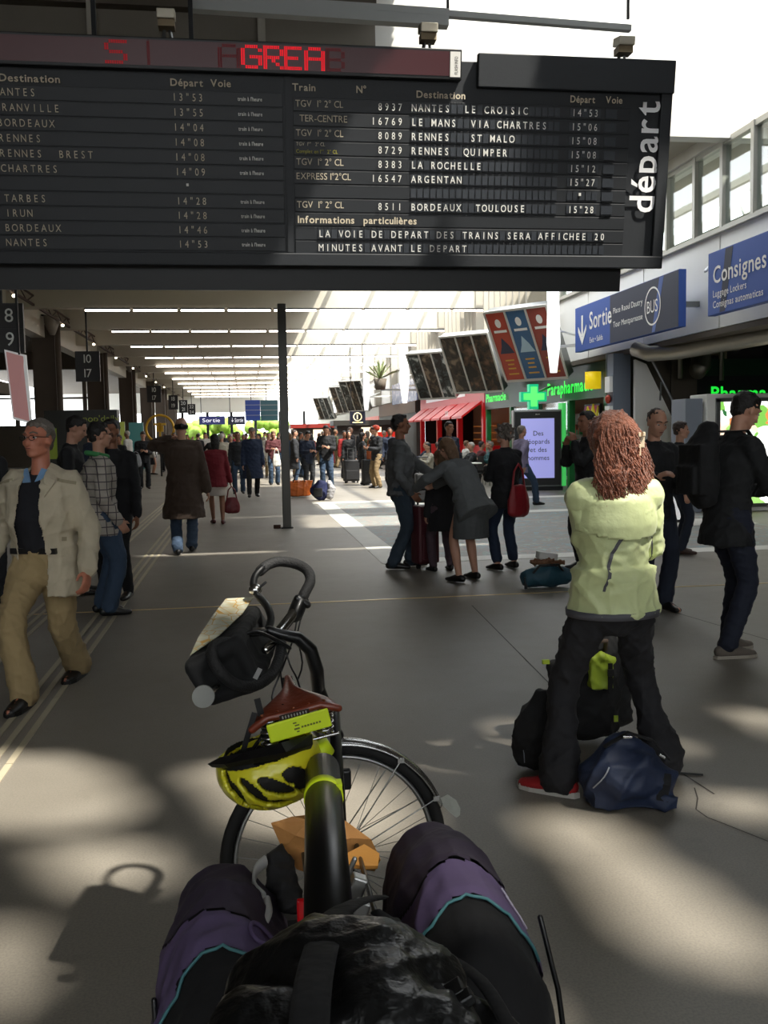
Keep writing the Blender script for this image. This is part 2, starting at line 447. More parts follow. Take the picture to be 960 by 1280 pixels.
for k, (a, b) in enumerate(zip(ys[:-1], ys[1:])):
    t = thing('window_%d' % (k + 1), None, None, (XR, a, 5.07)); t['kind'] = 'structure'
    l = b - a
    g = G(); g.bb(-0.05, 0.12, 0, 0.1, 0, 1.55); g.bb(-0.03, 0.1, 0.1, l, 0, 0.06); g.bb(-0.03, 0.1, 0.1, l, 1.45, 1.55)
    g.obj('window_frame', M_mull, t)
    G().bb(0.02, 0.03, 0.1, l, 0.06, 1.45).obj('pane', M_glass, t)
struct('trim_6', G().bb(XR - 0.1, XR + 0.4, 16.3, 26.5, 6.6, 6.8), M_white)
# what the upper windows look onto: an upper gallery with a white parapet and a sloping brace
struct('wall_gallery', G().bb(12.4, 12.6, 13, 30, 5.0, 5.9), M_white)
struct('floor_gallery', G().bb(9.0, 12.6, 13, 30, 4.8, 5.0), M_conc)
struct('ceiling_gallery', G().bb(9.0, 11.2, 13, 30, 6.75, 6.9), M_conc)
g = G(); g.beam((10.5, 18.5, 5), (11.6, 21.5, 7), 0.12); g.beam((10.6, 15, 6.0), (10.6, 28, 6.0), 0.08); struct('trim_7', g, M_mull)
# fins of the clerestory beyond
k = 0; y = 27.4
while y < 80:
    struct('wall_right_fin', G().bb(XR - 0.25, XR + 0.35, y, y + 0.14, 5.07, 6.8), M_conc); y += 0.72 if y < 48 else 1.4; k += 1
for Y in ROWS[1:]:
    struct('wall_right_pier', G().bb(XR - 0.4, XR + 0.5, Y - 0.05, Y + 0.6, 3.3, 6.8), M_conc)
# ---- right wall below the fascia
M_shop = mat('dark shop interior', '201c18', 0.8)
# concrete return wall beside the pharmacy
g = G(); g.bb(8.55, 10.6, 21.5, 21.8, 0, 5.0); wc = struct('wall_return', g, M_concd)
for k in range(3):
    G().bb(8.58 + k * 0.68, 8.58 + k * 0.68 + 0.64, 21.45, 21.5, 0.02, 3.25).obj('panel', M_concd, wc)
struct('wall_return_side', G().bb(10.6, 12.8, 22.4, 22.7, 0, 5.0), M_shop)
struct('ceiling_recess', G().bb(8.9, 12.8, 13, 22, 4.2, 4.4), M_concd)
# pipes and ducts under the fascia
M_pipe = mat('galvanised pipe', 'a7a294', 0.4, 0.7, 0.1, 3)
M_green = mat('dark green pipe', '0c3a30', 0.4)
def duct(name, label, pts, r, m, group=None):
    return tag(G().tube(pts, r, 14, dome=False).obj(name, m, None, True), label, 'pipe', group)
duct('drain_pipe', 'dark green vertical downpipe at the corner of the concrete return wall', [(8.42, 21.3, 0), (8.42, 21.3, 3.3)], 0.13, M_green)
duct('ventilation_duct', 'long galvanised duct hanging under the white fascia, behind the blue exit sign', [(8.2, 19.4, 3.25), (8.32, 19.0, 3.12), (8.6, 18.2, 3.1), (9.0, 15, 3.15), (9.2, 12, 3.2)], 0.16, M_pipe)
duct('ventilation_duct', 'short vertical duct dropping above the green pharmacy sign', [(10.35, 20.8, 4.2), (10.35, 20.8, 2.95), (10.2, 20.7, 2.85)], [0.22, 0.22, 0.2], M_pipe)
duct('bent_pipe', 'thin bent steel pipe left of the duct above the pharmacy sign', [(9.85, 20.8, 2.7), (9.85, 20.8, 3.5), (9.9, 20.8, 3.65), (9.9, 20.8, 4.2)], 0.05, M_pipe)
duct('bent_pipe', 'thin bent steel pipe right of the duct above the pharmacy sign', [(10.85, 20.8, 2.65), (10.85, 20.8, 3.9), (10.95, 20.8, 4.05), (10.95, 20.8, 4.2)], 0.05, M_pipe)
# ---- left side: fascia on columns, dark platform hall behind, daylight beyond
struct('wall_left_fascia', G().bb(-8.0, XL, 16, 112, 5.5, 6.8), M_beam)
M_col = mat('brown concrete column', '4e4339', 0.8, 0, 0.15, 2)
for k, Y in enumerate([26, 39, 52, 65, 78, 91, 104]):
    struct('column', G().bb(-8.0, -7.15, Y, Y + 0.9, 0, 6.0), M_col)
    duct('drain_pipe', 'brown vertical downpipe on the %s left-hand column' % ['nearest', 'second', 'third', 'fourth', 'fifth', 'sixth', 'seventh'][k], [(-7.0, Y - 0.15, 0), (-7.0, Y - 0.15, 6.0)], 0.11, M_col)
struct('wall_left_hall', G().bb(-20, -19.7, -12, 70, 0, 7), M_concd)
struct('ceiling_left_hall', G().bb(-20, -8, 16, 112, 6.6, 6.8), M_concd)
g = G(); g.bb(-20, -8.2, 58, 58.3, 0, 2.4); g.bb(-20, -8.2, 58, 58.3, 5.6, 6.6); 
for x in (-18, -15.5, -13, -10.8, -9.2): g.bb(x, x + 0.2, 58, 58.3, 2.4, 5.6)
g.bb(-20, -8.2, 58, 58.2, 3.9, 4.0)
struct('wall_left_end', g, M_concd)
struct('wall_far', G().bb(-20, 9, 112, 112.4, 4.3, 8), M_white)
g = G()
for x in (-7, -4.2, -1.5, 1.2, 4, 6.8): g.bb(x, x + 0.3, 111.6, 112, 0, 4.3)
struct('wall_far_posts', g, M_dk)

g = G(); g.bb(-9.3, 13, -12.3, -12, 0, 2.6); g.bb(-9.3, 13, -12.3, -12, 6.2, 9)
for k in range(8): g.bb(-9.3 + k * 3.1, -8.5 + k * 3.1, -12.3, -12, 2.6, 6.2)
struct('wall_added_unseen_back', g, M_concd)  # unseen wall added to darken the hall, band left open for fill light
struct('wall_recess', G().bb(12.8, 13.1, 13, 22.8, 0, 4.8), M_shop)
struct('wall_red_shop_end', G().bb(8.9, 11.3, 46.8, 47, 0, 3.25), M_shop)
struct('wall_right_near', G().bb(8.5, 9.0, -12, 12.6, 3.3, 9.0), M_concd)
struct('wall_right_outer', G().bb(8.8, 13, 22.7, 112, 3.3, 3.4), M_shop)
# ================================================================== DEPARTURE BOARD
BT = R(8)
BO = Vector((0, 11.5, 5.0))
BU = Vector((1, 0, 0)); BV = Vector((0, -math.sin(BT), math.cos(BT))); BN = Vector((0, -math.cos(BT), -math.sin(BT)))
BM = frame(BO, BU, BV, BN)
def buv(px, py, off=0.0):
    r = ray(px, py); o = Vector((0, 0, CAMH)); n = BN
    t = (BO + n * off - o).dot(n) / r.dot(n); p = o + r * t - BO
    return p.dot(BU), p.dot(BV)
M_bd = mat('board anthracite', '23262a', 0.55, 0, 0.1, 3, 0.05, 30)
M_bd2 = mat('board row panel', '1b1e22', 0.5, 0, 0.12, 4)
M_flap = mat('split flap', '2c3036', 0.4, 0, 0.2, 20)
M_flapd = mat('flap slot', '08090a', 0.6)
M_txt = mat('white flap lettering', 'eceae2', 0.6)
M_head = mat('cream header lettering', 'd6c9b0', 0.6)
M_yel = mat('yellow lettering', 'b7b03c', 0.6)
board = thing('departure_board', 'huge dark split-flap departure board tilted down above the concourse', 'departure board', BO)
board.matrix_world = BM
def bbox(px0, py0, px1, py1): return buv(px0, py0), buv(px1, py1)
uL = buv(-60, 200)[0]; uR, vT = buv(839, 84); vB = buv(830, 334)[1]; vT2 = buv(600, 66)[1]
def bbx(g, u0, u1, v0, v1, n0, n1): return g.bb(u0, u1, v0, v1, n0, n1)
g = G(); g.bb(uL - 1.0, uR, vB, vT - 0.02, -0.75, 0.0); g.obj('casing', M_bd, board, bevel=0.01)
# side cheek and bottom ledge
g = G(); g.bb(uR - 0.12, uR + 0.02, vB - 0.02, vT - 0.3, -0.02, 0.06); g.bb(uL - 1, uR, vB - 0.02, vB + 0.13, -0.02, 0.07); g.obj('edge_frame', M_bd, board, bevel=0.012)
g = G(); ub = buv(766, 350, -0.4)[0]; g.bb(uL - 1, ub, vB - 0.3, vB - 0.0, -0.7, -0.15); g.obj('lower_casing', M_black, board)
# column separators
uS = buv(361, 200)[0]
g = G(); g.bb(uS - 0.03, uS + 0.03, vB + 0.14, buv(361, 96)[1], 0, 0.02); g.obj('divider', M_bd, board)
# rows
pit = (buv(714, 141)[1] - buv(714, 262)[1]) / (6 + 1 / 1.0) if False else None
vh = buv(714, 124)[1]; v0 = buv(714, 141)[1]; vl = buv(714, 262)[1]
RP = (v0 - vl) / 7.0                       # row pitch
rows_v = [v0 - RP * i for i in range(8)] # centre of each text row
uTime = buv(713, 141)[0]
CAP = RP * 0.53
def row_panel(u0, u1, v):
    g = G(); g.bb(u0, u1, v - RP * 0.46, v + RP * 0.46, 0.0, 0.012); return g.obj('row_panel', M_bd2, board, bevel=0.004)
uE = buv(784, 200)[0]
L0 = uL - 0.9
for i in range(11):
    v = v0 - RP * i
    row_panel(uS + 0.06, uE if i != 8 else uE, v)
# left half: its rows step a little differently
v0L = buv(235, 122)[1]; RPL = (v0L - buv(240, 305)[1]) / 10.0
for i in range(11):
    g = G(); v = v0L - RPL * i; g.bb(L0, uS - 0.06, v - RPL * 0.46, v + RPL * 0.46, 0.0, 0.012); g.obj('row_panel', M_bd2, board, bevel=0.004)
# flap cells, right half
CP = (buv(660, 137)[0] - buv(514, 134)[0]) / 17.85
uD = buv(513, 134)[0]
for i in range(11):
    v = v0 - RP * i
    g = G()
    if i == 8: continue
    n0, n1 = (0, 25) if i < 8 else (-14, 31)
    for c in range(n0, n1):
        u = uD + c * CP
        if u + CP > uE: break
        if i < 8 and c > 22: break
        g.bb(u + CP * 0.1, u + CP * 0.88, v - RP * 0.3, v + RP * 0.3, 0.012, 0.02)
        g.bb(u + CP * 0.06, u + CP * 0.92, v - RP * 0.34, v - RP * 0.3, 0.012, 0.026)
    if i < 8:
        for c in range(5): 
            u = uTime + (c - 0.1) * CP; g.bb(u, u + CP * 0.85, v - RP * 0.3, v + RP * 0.3, 0.012, 0.02)
        u = buv(756, 150)[0]; g.bb(u, u + CP * 1.8, v - RP * 0.3, v + RP * 0.3, 0.012, 0.02)
        g.bb(u, u + CP * 1.8, v - RP * 0.34, v - RP * 0.3, 0.012, 0.028)
    f = g.obj('flap_cells', M_flap, board); f['kind'] = 'stuff'
g = G()
def blabel(s, px, py, m=M_txt, h=CAP, pitch=None, right=False, xs=0.78, bold=0.0, width=None, name='lettering', dv=None, off=0.031):
    u, v = buv(px, py)
    if dv is not None: v = dv
    if right: u -= pitch * len(s)
    return lettering(name, s, m, Matrix.Translation((u, v - h / 2, off)), h, board, pitch, xs, bold, width)
dest = [('NANTES  LE CROISIC', 135), ('LE MANS  VIA CHARTRES', 154), ('RENNES   ST MALO', 172), ('RENNES  QUIMPER', 190), ('LA ROCHELLE', 208), ('ARGENTAN', 225), None, ('BORDEAUX  TOULOUSE', 261)]
nos = ['8937', '16769', '8089', '8729', '8383', '16547', None, '8511']
tms = ['14"53', '15"06', '15"08', '15"08', '15"12', '15"27', None, '15"28']
typ = ['TGV  1\u00b0 2\u00b0 CL', 'TER-CENTRE', 'TGV  1\u00b0 2\u00b0 CL', None, 'TGV  1\u00b0 2\u00b0 CL', 'EXPRESS 1\u00b02\u00b0CL', None, 'TGV  1\u00b0 2\u00b0 CL']
uN = buv(504, 132)[0]
for i in range(8):
    v = rows_v[i]
    if dest[i] is None:
        G().bb(uTime + CP * 1.75, uTime + CP * 2.1, v + 0.0, v + 0.035, 0.02, 0.034).obj('flap_dot', M_txt, board); continue
    blabel(dest[i][0], 513, 134, pitch=CP, dv=v, bold=0.006)
    blabel(nos[i], 504, 132, pitch=CP, right=True, dv=v)
    blabel(tms[i], 713, 141, pitch=CP * 0.88, dv=v)
    if typ[i]: blabel(typ[i], 374 if i == 1 else 369, 129, M_head, CAP * 0.92, dv=v + 0.01, bold=0.0, width=[58, 58, 58, 0, 58, 67, 0, 58][i] / 1200 * 11.6)
blabel('TGV  1\u00b0\u00b0   2\u00b0 CL', 370, 180, M_head, CAP * 0.5, dv=rows_v[3] + 0.045, width=0.34)
blabel('Complet en 1\u00b0\u00b0  2\u00b0 CL', 370, 185, M_yel, CAP * 0.5, dv=rows_v[3] - 0.035, width=0.49)
HB = 0.02
vhL = None
for s, px, py, w in (('Train', 365, 109, 29), ('N\u00b0', 445, 112, 13), ('Destination', 520, 118, 62), ('D\u00e9part', 712, 124, 33), ('Voie', 756, 125, 23),
                     ('Destination', -1, 97, 69), ('D\u00e9part', 213, 103, 39), ('Voie', 263, 104, 25)):
    blabel(s, px, py, M_head, CAP * 0.95, bold=HB, width=w / 1200 * 11.5, name='header_lettering')
vi = v0 - RP * 8
blabel('Informations', 372, 272, M_head, CAP * 0.98, bold=HB, width=70 / 1200 * 11.7, dv=vi, name='header_lettering')
blabel('particuli\u00e8res', 454, 274, M_head, CAP * 0.98, bold=HB, width=67 / 1200 * 11.7, dv=vi, name='header_lettering')
blabel('LA VOIE DE DEPART DES TRAINS SERA AFFICHEE 20', 397, 293, pitch=CP, dv=v0 - RP * 9)
blabel('MINUTES AVANT LE DEPART', 397, 311, pitch=CP, dv=v0 - RP * 10)
left = [('NANTES', -10), ('GRANVILLE', -9), ('BORDEAUX', -7), ('RENNES', -7), ('RENNES  BREST', -7), ('CHARTRES', -7), None, ('TARBES', -6), ('IRUN', -6), ('BORDEAUX', -8), ('NANTES', -8)]
lt = ['13"53', '13"55', '14"04', '14"08', '14"08', '14"09', None, '14"28', '14"28', '14"46', '14"53']
for i in range(11):
    v = v0L - RPL * i
    if left[i] is None:
        G().bb(buv(233, 230)[0], buv(236, 230)[0], v, v + 0.03, 0.02, 0.034).obj('flap_dot', M_txt, board); continue
    blabel(left[i][0], left[i][1], 115, M_head, pitch=CP * 1.0, dv=v)
    blabel(lt[i], 214, 122, M_head, pitch=CP * 0.92, dv=v)
    blabel('train \u00e0 l\'heure', 297, 123, M_txt, CAP * 0.52, dv=v, bold=0.02, width=29 / 1200 * 11.6)
# the upright word on the right edge
u, v = buv(815, 266)
Mx = Matrix.Translation((u, v, 0.034)) @ Matrix.Rotation(PI / 2, 4, 'Z')
lettering('large_lettering', 'd\u00e9part', mat('bright white lettering', 'ffffff', 0.5), Mx, 0.335, board, xs=1, bold=0.014, width=(buv(815, 123)[1] - v), label='large white word running up the right edge')
# grey plain box at the top right
a, b = buv(596, 70), buv(841, 113)
g = G(); g.bb(a[0], uR + 0.02, buv(720, 115)[1], buv(720, 73)[1], 0.0, 0.10); g.obj('header_box', M_bd, board, bevel=0.01)
# red dot-matrix banner: its own housing fixed on the board's head
led = thing('led_banner', 'long dark red dot-matrix banner with glowing letters along the top of the departure board', 'led display', BO)
led.matrix_world = BM
a = buv(300, 50, 0.1); u1 = buv(577, 80, 0.1)[0]; vt = buv(300, 51, 0.1)[1]; vb = buv(300, 91, 0.1)[1]
g = G(); g.bb(L0 - 0.1, u1, vb, vt, 0.0, 0.12); g.obj('housing', M_black, led, bevel=0.01)
g = G(); g.bb(L0, u1 - 0.15, vb + 0.04, vt - 0.03, 0.12, 0.125); g.obj('screen', mat('dark red led screen', '3a0a10', 0.35, emit='400308', es=0.12), led)
g = G(); g.bb(u1 - 0.14, u1 - 0.02, vb + 0.03, vt - 0.03, 0.12, 0.128); g.obj('end_plate', mat('white end plate', 'e8e6e0', 0.6), led)
lettering('end_plate_lettering', 'FLASH INFO', M_black, Matrix.Translation((u1 - 0.05, vb + 0.06, 0.13)) @ Matrix.Rotation(PI / 2, 4, 'Z'), 0.04, led, xs=0.8, width=vt - vb - 0.14)
FONT = {'A': ['01110', '10001', '10001', '11111', '10001', '10001', '10001'], 'S': ['01111', '10000', '10000', '01110', '00001', '00001', '11110'],
        'G': ['01110', '10001', '10000', '10111', '10001', '10001', '01110'], 'R': ['11110', '10001', '10001', '11110', '10100', '10010', '10001'],
        'E': ['11111', '10000', '10000', '11110', '10000', '10000', '11111'], 'B': ['11110', '10001', '10001', '11110', '10001', '10001', '11110'],
        'I': ['00100', '00100', '00100', '00100', '00100', '00100', '00100']}
M_l = [mat('bright red led', 'ff1020', emit='ff1228', es=0.55), mat('mid red led', 'c00a18', emit='d01024', es=0.2), mat('dim red led', '700810', emit='800818', es=0.08)]
lh = (vt - vb) * 0.74
for ch, px, lv, wpx in (('S', 131, 1, 26), ('I', 176, 2, 18), ('A', 272, 2, 27), ('G', 301, 0, 25), ('R', 329, 0, 24), ('E', 355, 0, 21), ('A', 380, 0, 25), ('B', 407, 2, 23)):
    uu = buv(px, 75, 0.12)[0]; wv = wpx / 1200 * 11.5; g = G()
    for r in range(14):
        for c in range(10):
            if FONT[ch][r // 2][c // 2] == '1':
                x = uu + (c + 0.5) * wv / 10; y = vb + (vt - vb) * 0.13 + lh * (13.5 - r) / 14
                g.bb(x - wv / 28, x + wv / 28, y - lh / 38, y + lh / 38, 0.126, 0.131)
    o = g.obj('led_letter', M_l[lv], led)
    if lv == 2: o['label'] = 'dim letter fading out'
# suspension: rail with flood lamps above the board
g = G(); p0 = at(-250, -25, 12.4); p1 = at(788, 34, 12.0)
g.beam(at(240, 3, 12.1), at(560, 24, 12.0), 0.14, 0.2)
g.beam(at(470, 11, 12.0), at(788, 36, 11.9), 0.09, 0.07)
g.obj('suspension_rail', mat('grey steel rail', 'a3a5a2', 0.6, 0.3), None); rail = C.objects['suspension_rail']
tag(rail, 'grey steel rail spanning above the departure board just under the upstand', 'steel rail')
g2 = G()
for x in (560, 785): 
    p = at(x, 24, 12.0); g2.beam((p.x, 12.0, p.z), (p.x, 12.0, ZR + 0.02), 0.03)
g2.obj('hanger', M_dk, rail)
for x in (-150, 120, 240):
    p = at(x, 60, 11.7); hg = G().beam((p.x, 11.6, p.z - 0.3), (p.x, 11.6, ZR + 0.02), 0.05).obj('hanger_rod', M_dk, None)
    hg.parent = board; hg.matrix_parent_inverse = BM.inverted()
M_lamp = mat('lamp housing', 'b9b2a0', 0.5, 0.3)
for px, py, w in ((208, 31, 'above the glowing letters'), (535, 48, 'above the right end of the red banner'), (780, 64, 'above the grey box at the board corner')):
    p = at(px, py - 3, 11.35)
    t = thing('flood_lamp', 'small beige flood lamp on a bracket ' + w, 'spotlight', p, 0, 'flood lamps on the board')
    G().box((0, 0, 0.08), (0.2, 0.22, 0.1), Matrix.Rotation(0.2, 3, 'X')).obj('lamp_head', M_lamp, t, bevel=0.01)
    G().box((0, 0.02, -0.02), (0.18, 0.16, 0.08)).obj('gear_box', mat('lamp box brown', '8b7a5e', 0.6), t)
    G().beam((0.05, 0.1, -0.16), (0.02, 0.05, 0.0), 0.03).beam((-0.05, 0.1, -0.16), (-0.02, 0.05, 0.0), 0.03).obj('bracket', M_steel, t)

# ================================================================== SIGNS ON THE RIGHT WALL
M_blue = mat('sign blue', '3557a6', 0.6, 0, 0.04, 2)
M_navy = mat('sign navy', '2b3145', 0.6, 0, 0.04, 2)
M_sgw = mat('sign white', 'f2f2ee', 0.5)
XS = 7.9
def side_frame(y, z, x=XS):              # local x runs towards the camera (-Y), local y up, normal -X
    return frame((x, y, z), (0, -1, 0), (0, 0, 1), (-1, 0, 0))
def sign_box(name, label, y0, y1, z0, z1, group=None):
    t = thing(name, label, 'sign', (0, 0, 0), 0, group); t.matrix_world = side_frame(y0, z0)
    return t, y0 - y1, z1 - z0
t, w, h = sign_box('exit_sign', 'long blue and navy exit sign with white arrow and BUS roundel under the upper windows', 22.3, 16.75, 3.42, 4.46)
G().bb(0, w, 0, h, -0.14, 0).obj('sign_panel', M_blue, t, bevel=0.01)
G().bb(w * 0.40, w - 0.02, 0.01, h - 0.01, 0, 0.004).obj('navy_panel', M_navy, t)
G().prism([(w * 0.79, 0.02), (w * 0.815, 0.02), (w * 0.885, h - 0.02), (w * 0.85, h - 0.02)], 0.004, 0.006).obj('sun_patch_stripe', mat('sunlit blue', '2f57a6', 0.35), t)  # slanting sun patch painted on the sign as a brighter stripe
g = G(); ax = 0.5
g.bb(ax - 0.05, ax + 0.05, 0.35, 0.82, 0.004, 0.01); g.prism([(ax, 0.14), (ax + 0.27, 0.46), (ax + 0.27, 0.58), (ax, 0.32), (ax - 0.27, 0.58), (ax - 0.27, 0.46)], 0.004, 0.0101)
g.obj('arrow', M_sgw, t)
T = Matrix.Translation
lettering('lettering', 'Sortie', M_sgw, T((0.98, 0.45, 0.008)), 0.40, t, bold=0.012, width=1.38)
lettering('lettering', 'Exit \u2022 Salida', M_sgw, T((1.0, 0.14, 0.008)), 0.125, t, bold=0.01, width=0.82)
lettering('lettering', 'Place Raoul Dautry', M_sgw, T((2.42, 0.62, 0.01)), 0.125, t, width=1.55)
lettering('lettering', 'Tour Montparnasse', M_sgw, T((2.42, 0.33, 0.01)), 0.125, t, width=1.55)
g = G(); cxx, cyy, rr = 4.42, 0.52, 0.37; n = 40
for j in range(n):
    a0, a1 = 2 * PI * j / n, 2 * PI * (j + 1) / n
    g.add([(cxx + q * math.cos(a), cyy + q * math.sin(a), 0.01) for a, q in ((a0, rr), (a1, rr), (a1, rr - 0.035), (a0, rr - 0.035))], [(0, 1, 2, 3)])
g.obj('roundel', M_sgw, t)
lettering('lettering', 'BUS', M_sgw, T((4.42, 0.40, 0.01)), 0.25, t, width=0.52, align='C')
G().bb(0.1, 0.2, 0.4, 0.5, -0.6, -0.14).bb(w - 0.4, w - 0.3, 0.4, 0.5, -0.6, -0.14).obj('bracket', M_steel, t)
t, w, h = sign_box('luggage_locker_sign', 'blue sign for luggage lockers, cut by the right edge, nearer than the exit sign', 15.65, 11.8, 3.47, 4.52)
G().bb(0, w, 0, h, -0.14, 0).obj('sign_panel', M_blue, t, bevel=0.01)
G().prism([(0.42, 0.02), (0.6, 0.02), (0.85, h - 0.02), (0.6, h - 0.02)], 0.002, 0.004).obj('shade_stripe', M_navy, t)  # slanting band of shade painted between the sun patches on the sign
lettering('lettering', 'Consignes', M_sgw, T((0.2, 0.52, 0.008)), 0.29, t, bold=0.012, width=1.7)
lettering('lettering', 'Luggage Lockers', M_sgw, T((0.2, 0.29, 0.008)), 0.12, t, bold=0.008, width=1.1)
lettering('lettering', 'Consignas automaticas', M_sgw, T((0.2, 0.11, 0.008)), 0.12, t, bold=0.008, width=1.6)
G().bb(0.1, 0.2, 0.4, 0.5, -0.6, -0.14).bb(w - 0.4, w - 0.3, 0.4, 0.5, -0.6, -0.14).obj('bracket', M_steel, t)
# white pole-ended stays between sign and wall
for (a, b, l) in (((8.45, 16.3, 4.6), (7.9, 15.75, 4.25), 'slanting white stay between the exit sign and the luggage sign, upper'), ((8.45, 16.55, 4.05), (7.95, 15.7, 3.98), 'slanting white stay between the exit sign and the luggage sign, lower')):
    tag(G().tube([a, b], 0.03, 8).obj('sign_stay', M_sgw, None, True), l, 'bracket')
# tilted triple poster frames hung from the wall
def poster_mat(name, c1, c2, c3, seed):
    m = bpy.data.materials.new(name); m.use_nodes = True; nt = m.node_tree; b = nt.nodes['Principled BSDF']; N = nt.nodes.new; L = nt.links.new
    tc = N('ShaderNodeTexCoord'); w = N('ShaderNodeTexNoise'); w.inputs['Scale'].default_value = 3.5; w.inputs['Detail'].default_value = 5; w.noise_dimensions = '4D'; w.inputs['W'].default_value = seed
    w.inputs['Distortion'].default_value = 0.8
    L(tc.outputs['Object'], w.inputs['Vector']); cr = N('ShaderNodeValToRGB'); e = cr.color_ramp.elements
    e[0].position = 0.42; e[0].color = rgb(c1); e[1].position = 0.66; e[1].color = rgb(c3); q = e.new(0.56); q.color = rgb(c2)
    L(w.outputs['Fac'], cr.inputs[0]); L(cr.outputs[0], b.inputs['Base Color']); b.inputs['Roughness'].default_value = 0.25
    return m
PM = {'red': mat('poster red', 'b5402c', 0.35), 'blue': mat('poster blue', '2e5f8a', 0.35), 'dred': mat('poster brick red', '8f3a30', 0.35),
      'd1': poster_mat('dark poster', '14120f', '3d3329', '7a6a58', 1), 'd2': poster_mat('dark brown poster', '191510', '4a3728', '6e5140', 2), 'd3': poster_mat('grey poster', '16191a', '3c4444', 'b9bfbd', 3)}
def ad_frame(label, px, py, Y, w, h, yaw, tilt, kinds, art=False):
    p = at(px, py, Y)
    t = thing('poster_frame', label, 'advertising panel', p, 0, 'tilted poster frames along the right wall')
    t.rotation_euler = Euler((R(-tilt) * -1, 0, R(-yaw)), 'XYZ')
    M = Matrix.Rotation(R(-yaw), 4, 'Z') @ Matrix.Rotation(R(tilt), 4, 'X'); t.matrix_world = Matrix.Translation(p) @ M
    g = G(); g.bb(-w / 2, w / 2, 0.02, 0.3, -h / 2, h / 2); g.obj('frame_box', M_steel, t)
    g = G()
    for x in [-w / 2 + k * w / 3 for k in range(4)]: g.bb(x - 0.025, x + 0.025, -0.03, 0.02, -h / 2, h / 2)
    for z in (-h / 2, h / 2): g.bb(-w / 2, w / 2, -0.03, 0.02, z - 0.03, z + 0.03)
    g.obj('frame', mat('pale frame', 'c5c4bf', 0.4, 0.3), t)
    for k in range(3):
        x0_ = -w / 2 + k * w / 3 + 0.025
        po = G().bb(x0_, x0_ + w / 3 - 0.05, 0.0, 0.01, -h / 2 + 0.03, h / 2 - 0.03).obj('poster', PM[kinds[k]], t)
        if art:
            cx_ = x0_ + w / 6 - 0.025; M2 = frame((cx_, -0.005, 0), (1, 0, 0), (0, 0, 1), (0, -1, 0))
            g = G(); n = 20
            g.add([(cx_ + 0.09 * math.cos(2 * PI * j / n), -0.004, h * 0.33 + 0.12 * math.sin(2 * PI * j / n)) for j in range(n)], [tuple(range(n))]); g.obj('round_emblem', M_sgw, po)
            g = G(); g.bb(cx_ - 0.2, cx_ + 0.2, -0.004, -0.003, h * 0.2, h * 0.235); g.obj('headline_bar', M_sgw, po)
            g = G(); g.add([(cx_ - 0.22, -0.004, -h * 0.1), (cx_ + 0.24, -0.004, -h * 0.1), (cx_ + 0.12, -0.004, 0.04), (cx_ - 0.04, -0.004, h * 0.13), (cx_ - 0.12, -0.004, 0.0)], [(0, 1, 2, 3, 4)])
            g.obj('sail_shape', mat('poster navy', '232b4a', 0.4) if kinds[k] != 'blue' else mat('poster pale blue', 'a9c7d6', 0.4), po)
            g = G()
            for z, a in ((-0.2, .14), (-0.26, .1), (-0.32, .12), (-0.4, .16)): g.bb(cx_ - a, cx_ + a, -0.004, -0.003, h * z - 0.02, h * z + 0.02)
            g.obj('small_print', mat('poster ochre', 'd9a441', 0.5), po)
    MI = (Matrix.Translation(p) @ M).inverted(); g = G(); g.beam((0.1, 0.3, 0.1), MI @ Vector((XR - 0.12, p.y + 1.0, 4.7)), 0.07); g.beam((0.1, 0.3, -h * 0.25), MI @ Vector((XR - 0.12, p.y + 1.0, 4.1)), 0.07); g.obj('arm', M_sgw, t)
    return t
ad_frame('tilted frame of three posters, red, blue and brick red, nearest on the right wall', 657, 431, 23.9, 1.9, 1.96, 52, 29, ('red', 'blue', 'dred'), True)
ad_frame('tilted frame of three dark brown posters, second from the camera on the right wall', 589, 455, 29.5, 1.75, 1.95, 46, 29, ('d1', 'd2', 'd2'))
ad_frame('tilted frame of grey posters with a bright reflection, third on the right wall', 539, 470, 35, 1.6, 1.85, 44, 29, ('d3', 'd1', 'd3'))
ad_frame('tilted frame of grey posters, fourth along the right wall', 443, 495, 58, 1.6, 2.0, 42, 29, ('d3', 'd1', 'd3'))
ad_frame('tilted frame of dark posters, fifth along the right wall', 428, 500, 66, 1.5, 2.0, 42, 29, ('d1', 'd3', 'd1'))
ad_frame('tilted frame of dark posters, farthest on the right wall', 405, 511, 80, 1.5, 2.0, 42, 29, ('d1', 'd3', 'd3'))
# white tapering blade lamps on arms
M_blade = mat('white blade lamp', 'f4f4f0', 0.4, emit='ffffff', es=0.9)
for px, y0_, y1_, Y, l in ((691, 358, 466, 22.5, 'nearest white blade lamp, beside the red and blue posters'), (505, 432, 504, 37.0, 'white blade lamp left of the grey reflecting posters'), (457, 458, 513, 50, 'third white blade lamp, beside the blue hoarding'), (418, 482, 516, 68, 'farthest white blade lamp on the right')):
    a, b = at(px, y0_, Y), at(px + 1, y1_, Y); hh = a.z - b.z
    t = thing('blade_lamp', l, 'wall lamp', b, 0, 'white blade lamps along the right wall')
    ww = hh * 0.085
    G().tube([(0, 0, 0), (0, 0, hh * 0.35), (0, 0, hh)], [ww * 0.5, ww, ww * 0.8], 12, ry=0.06, side=(1, 0, 0), dome=False).obj('blade', M_blade, t, True)
    G().beam((0.05, 0, hh * 0.3), (XR - 0.07 - b.x, 0.4, hh * 0.35), 0.07).beam((0.05, 0, hh * 0.5), (XR - 0.07 - b.x, 0.4, hh * 0.42), 0.04).obj('arm', M_sgw, t)
# ================================================================== SHOPS
def em(name, c, s): return mat(name, c, 0.4, emit=c, es=s)
M_gsign = em('green neon', '1ee03c', 0.9)
M_glassd = mat('dark shop window', '12100e', 0.08, 0, coat=0.5)
M_shopl = mat('cream shop interior', 'b9a68a', 0.7)
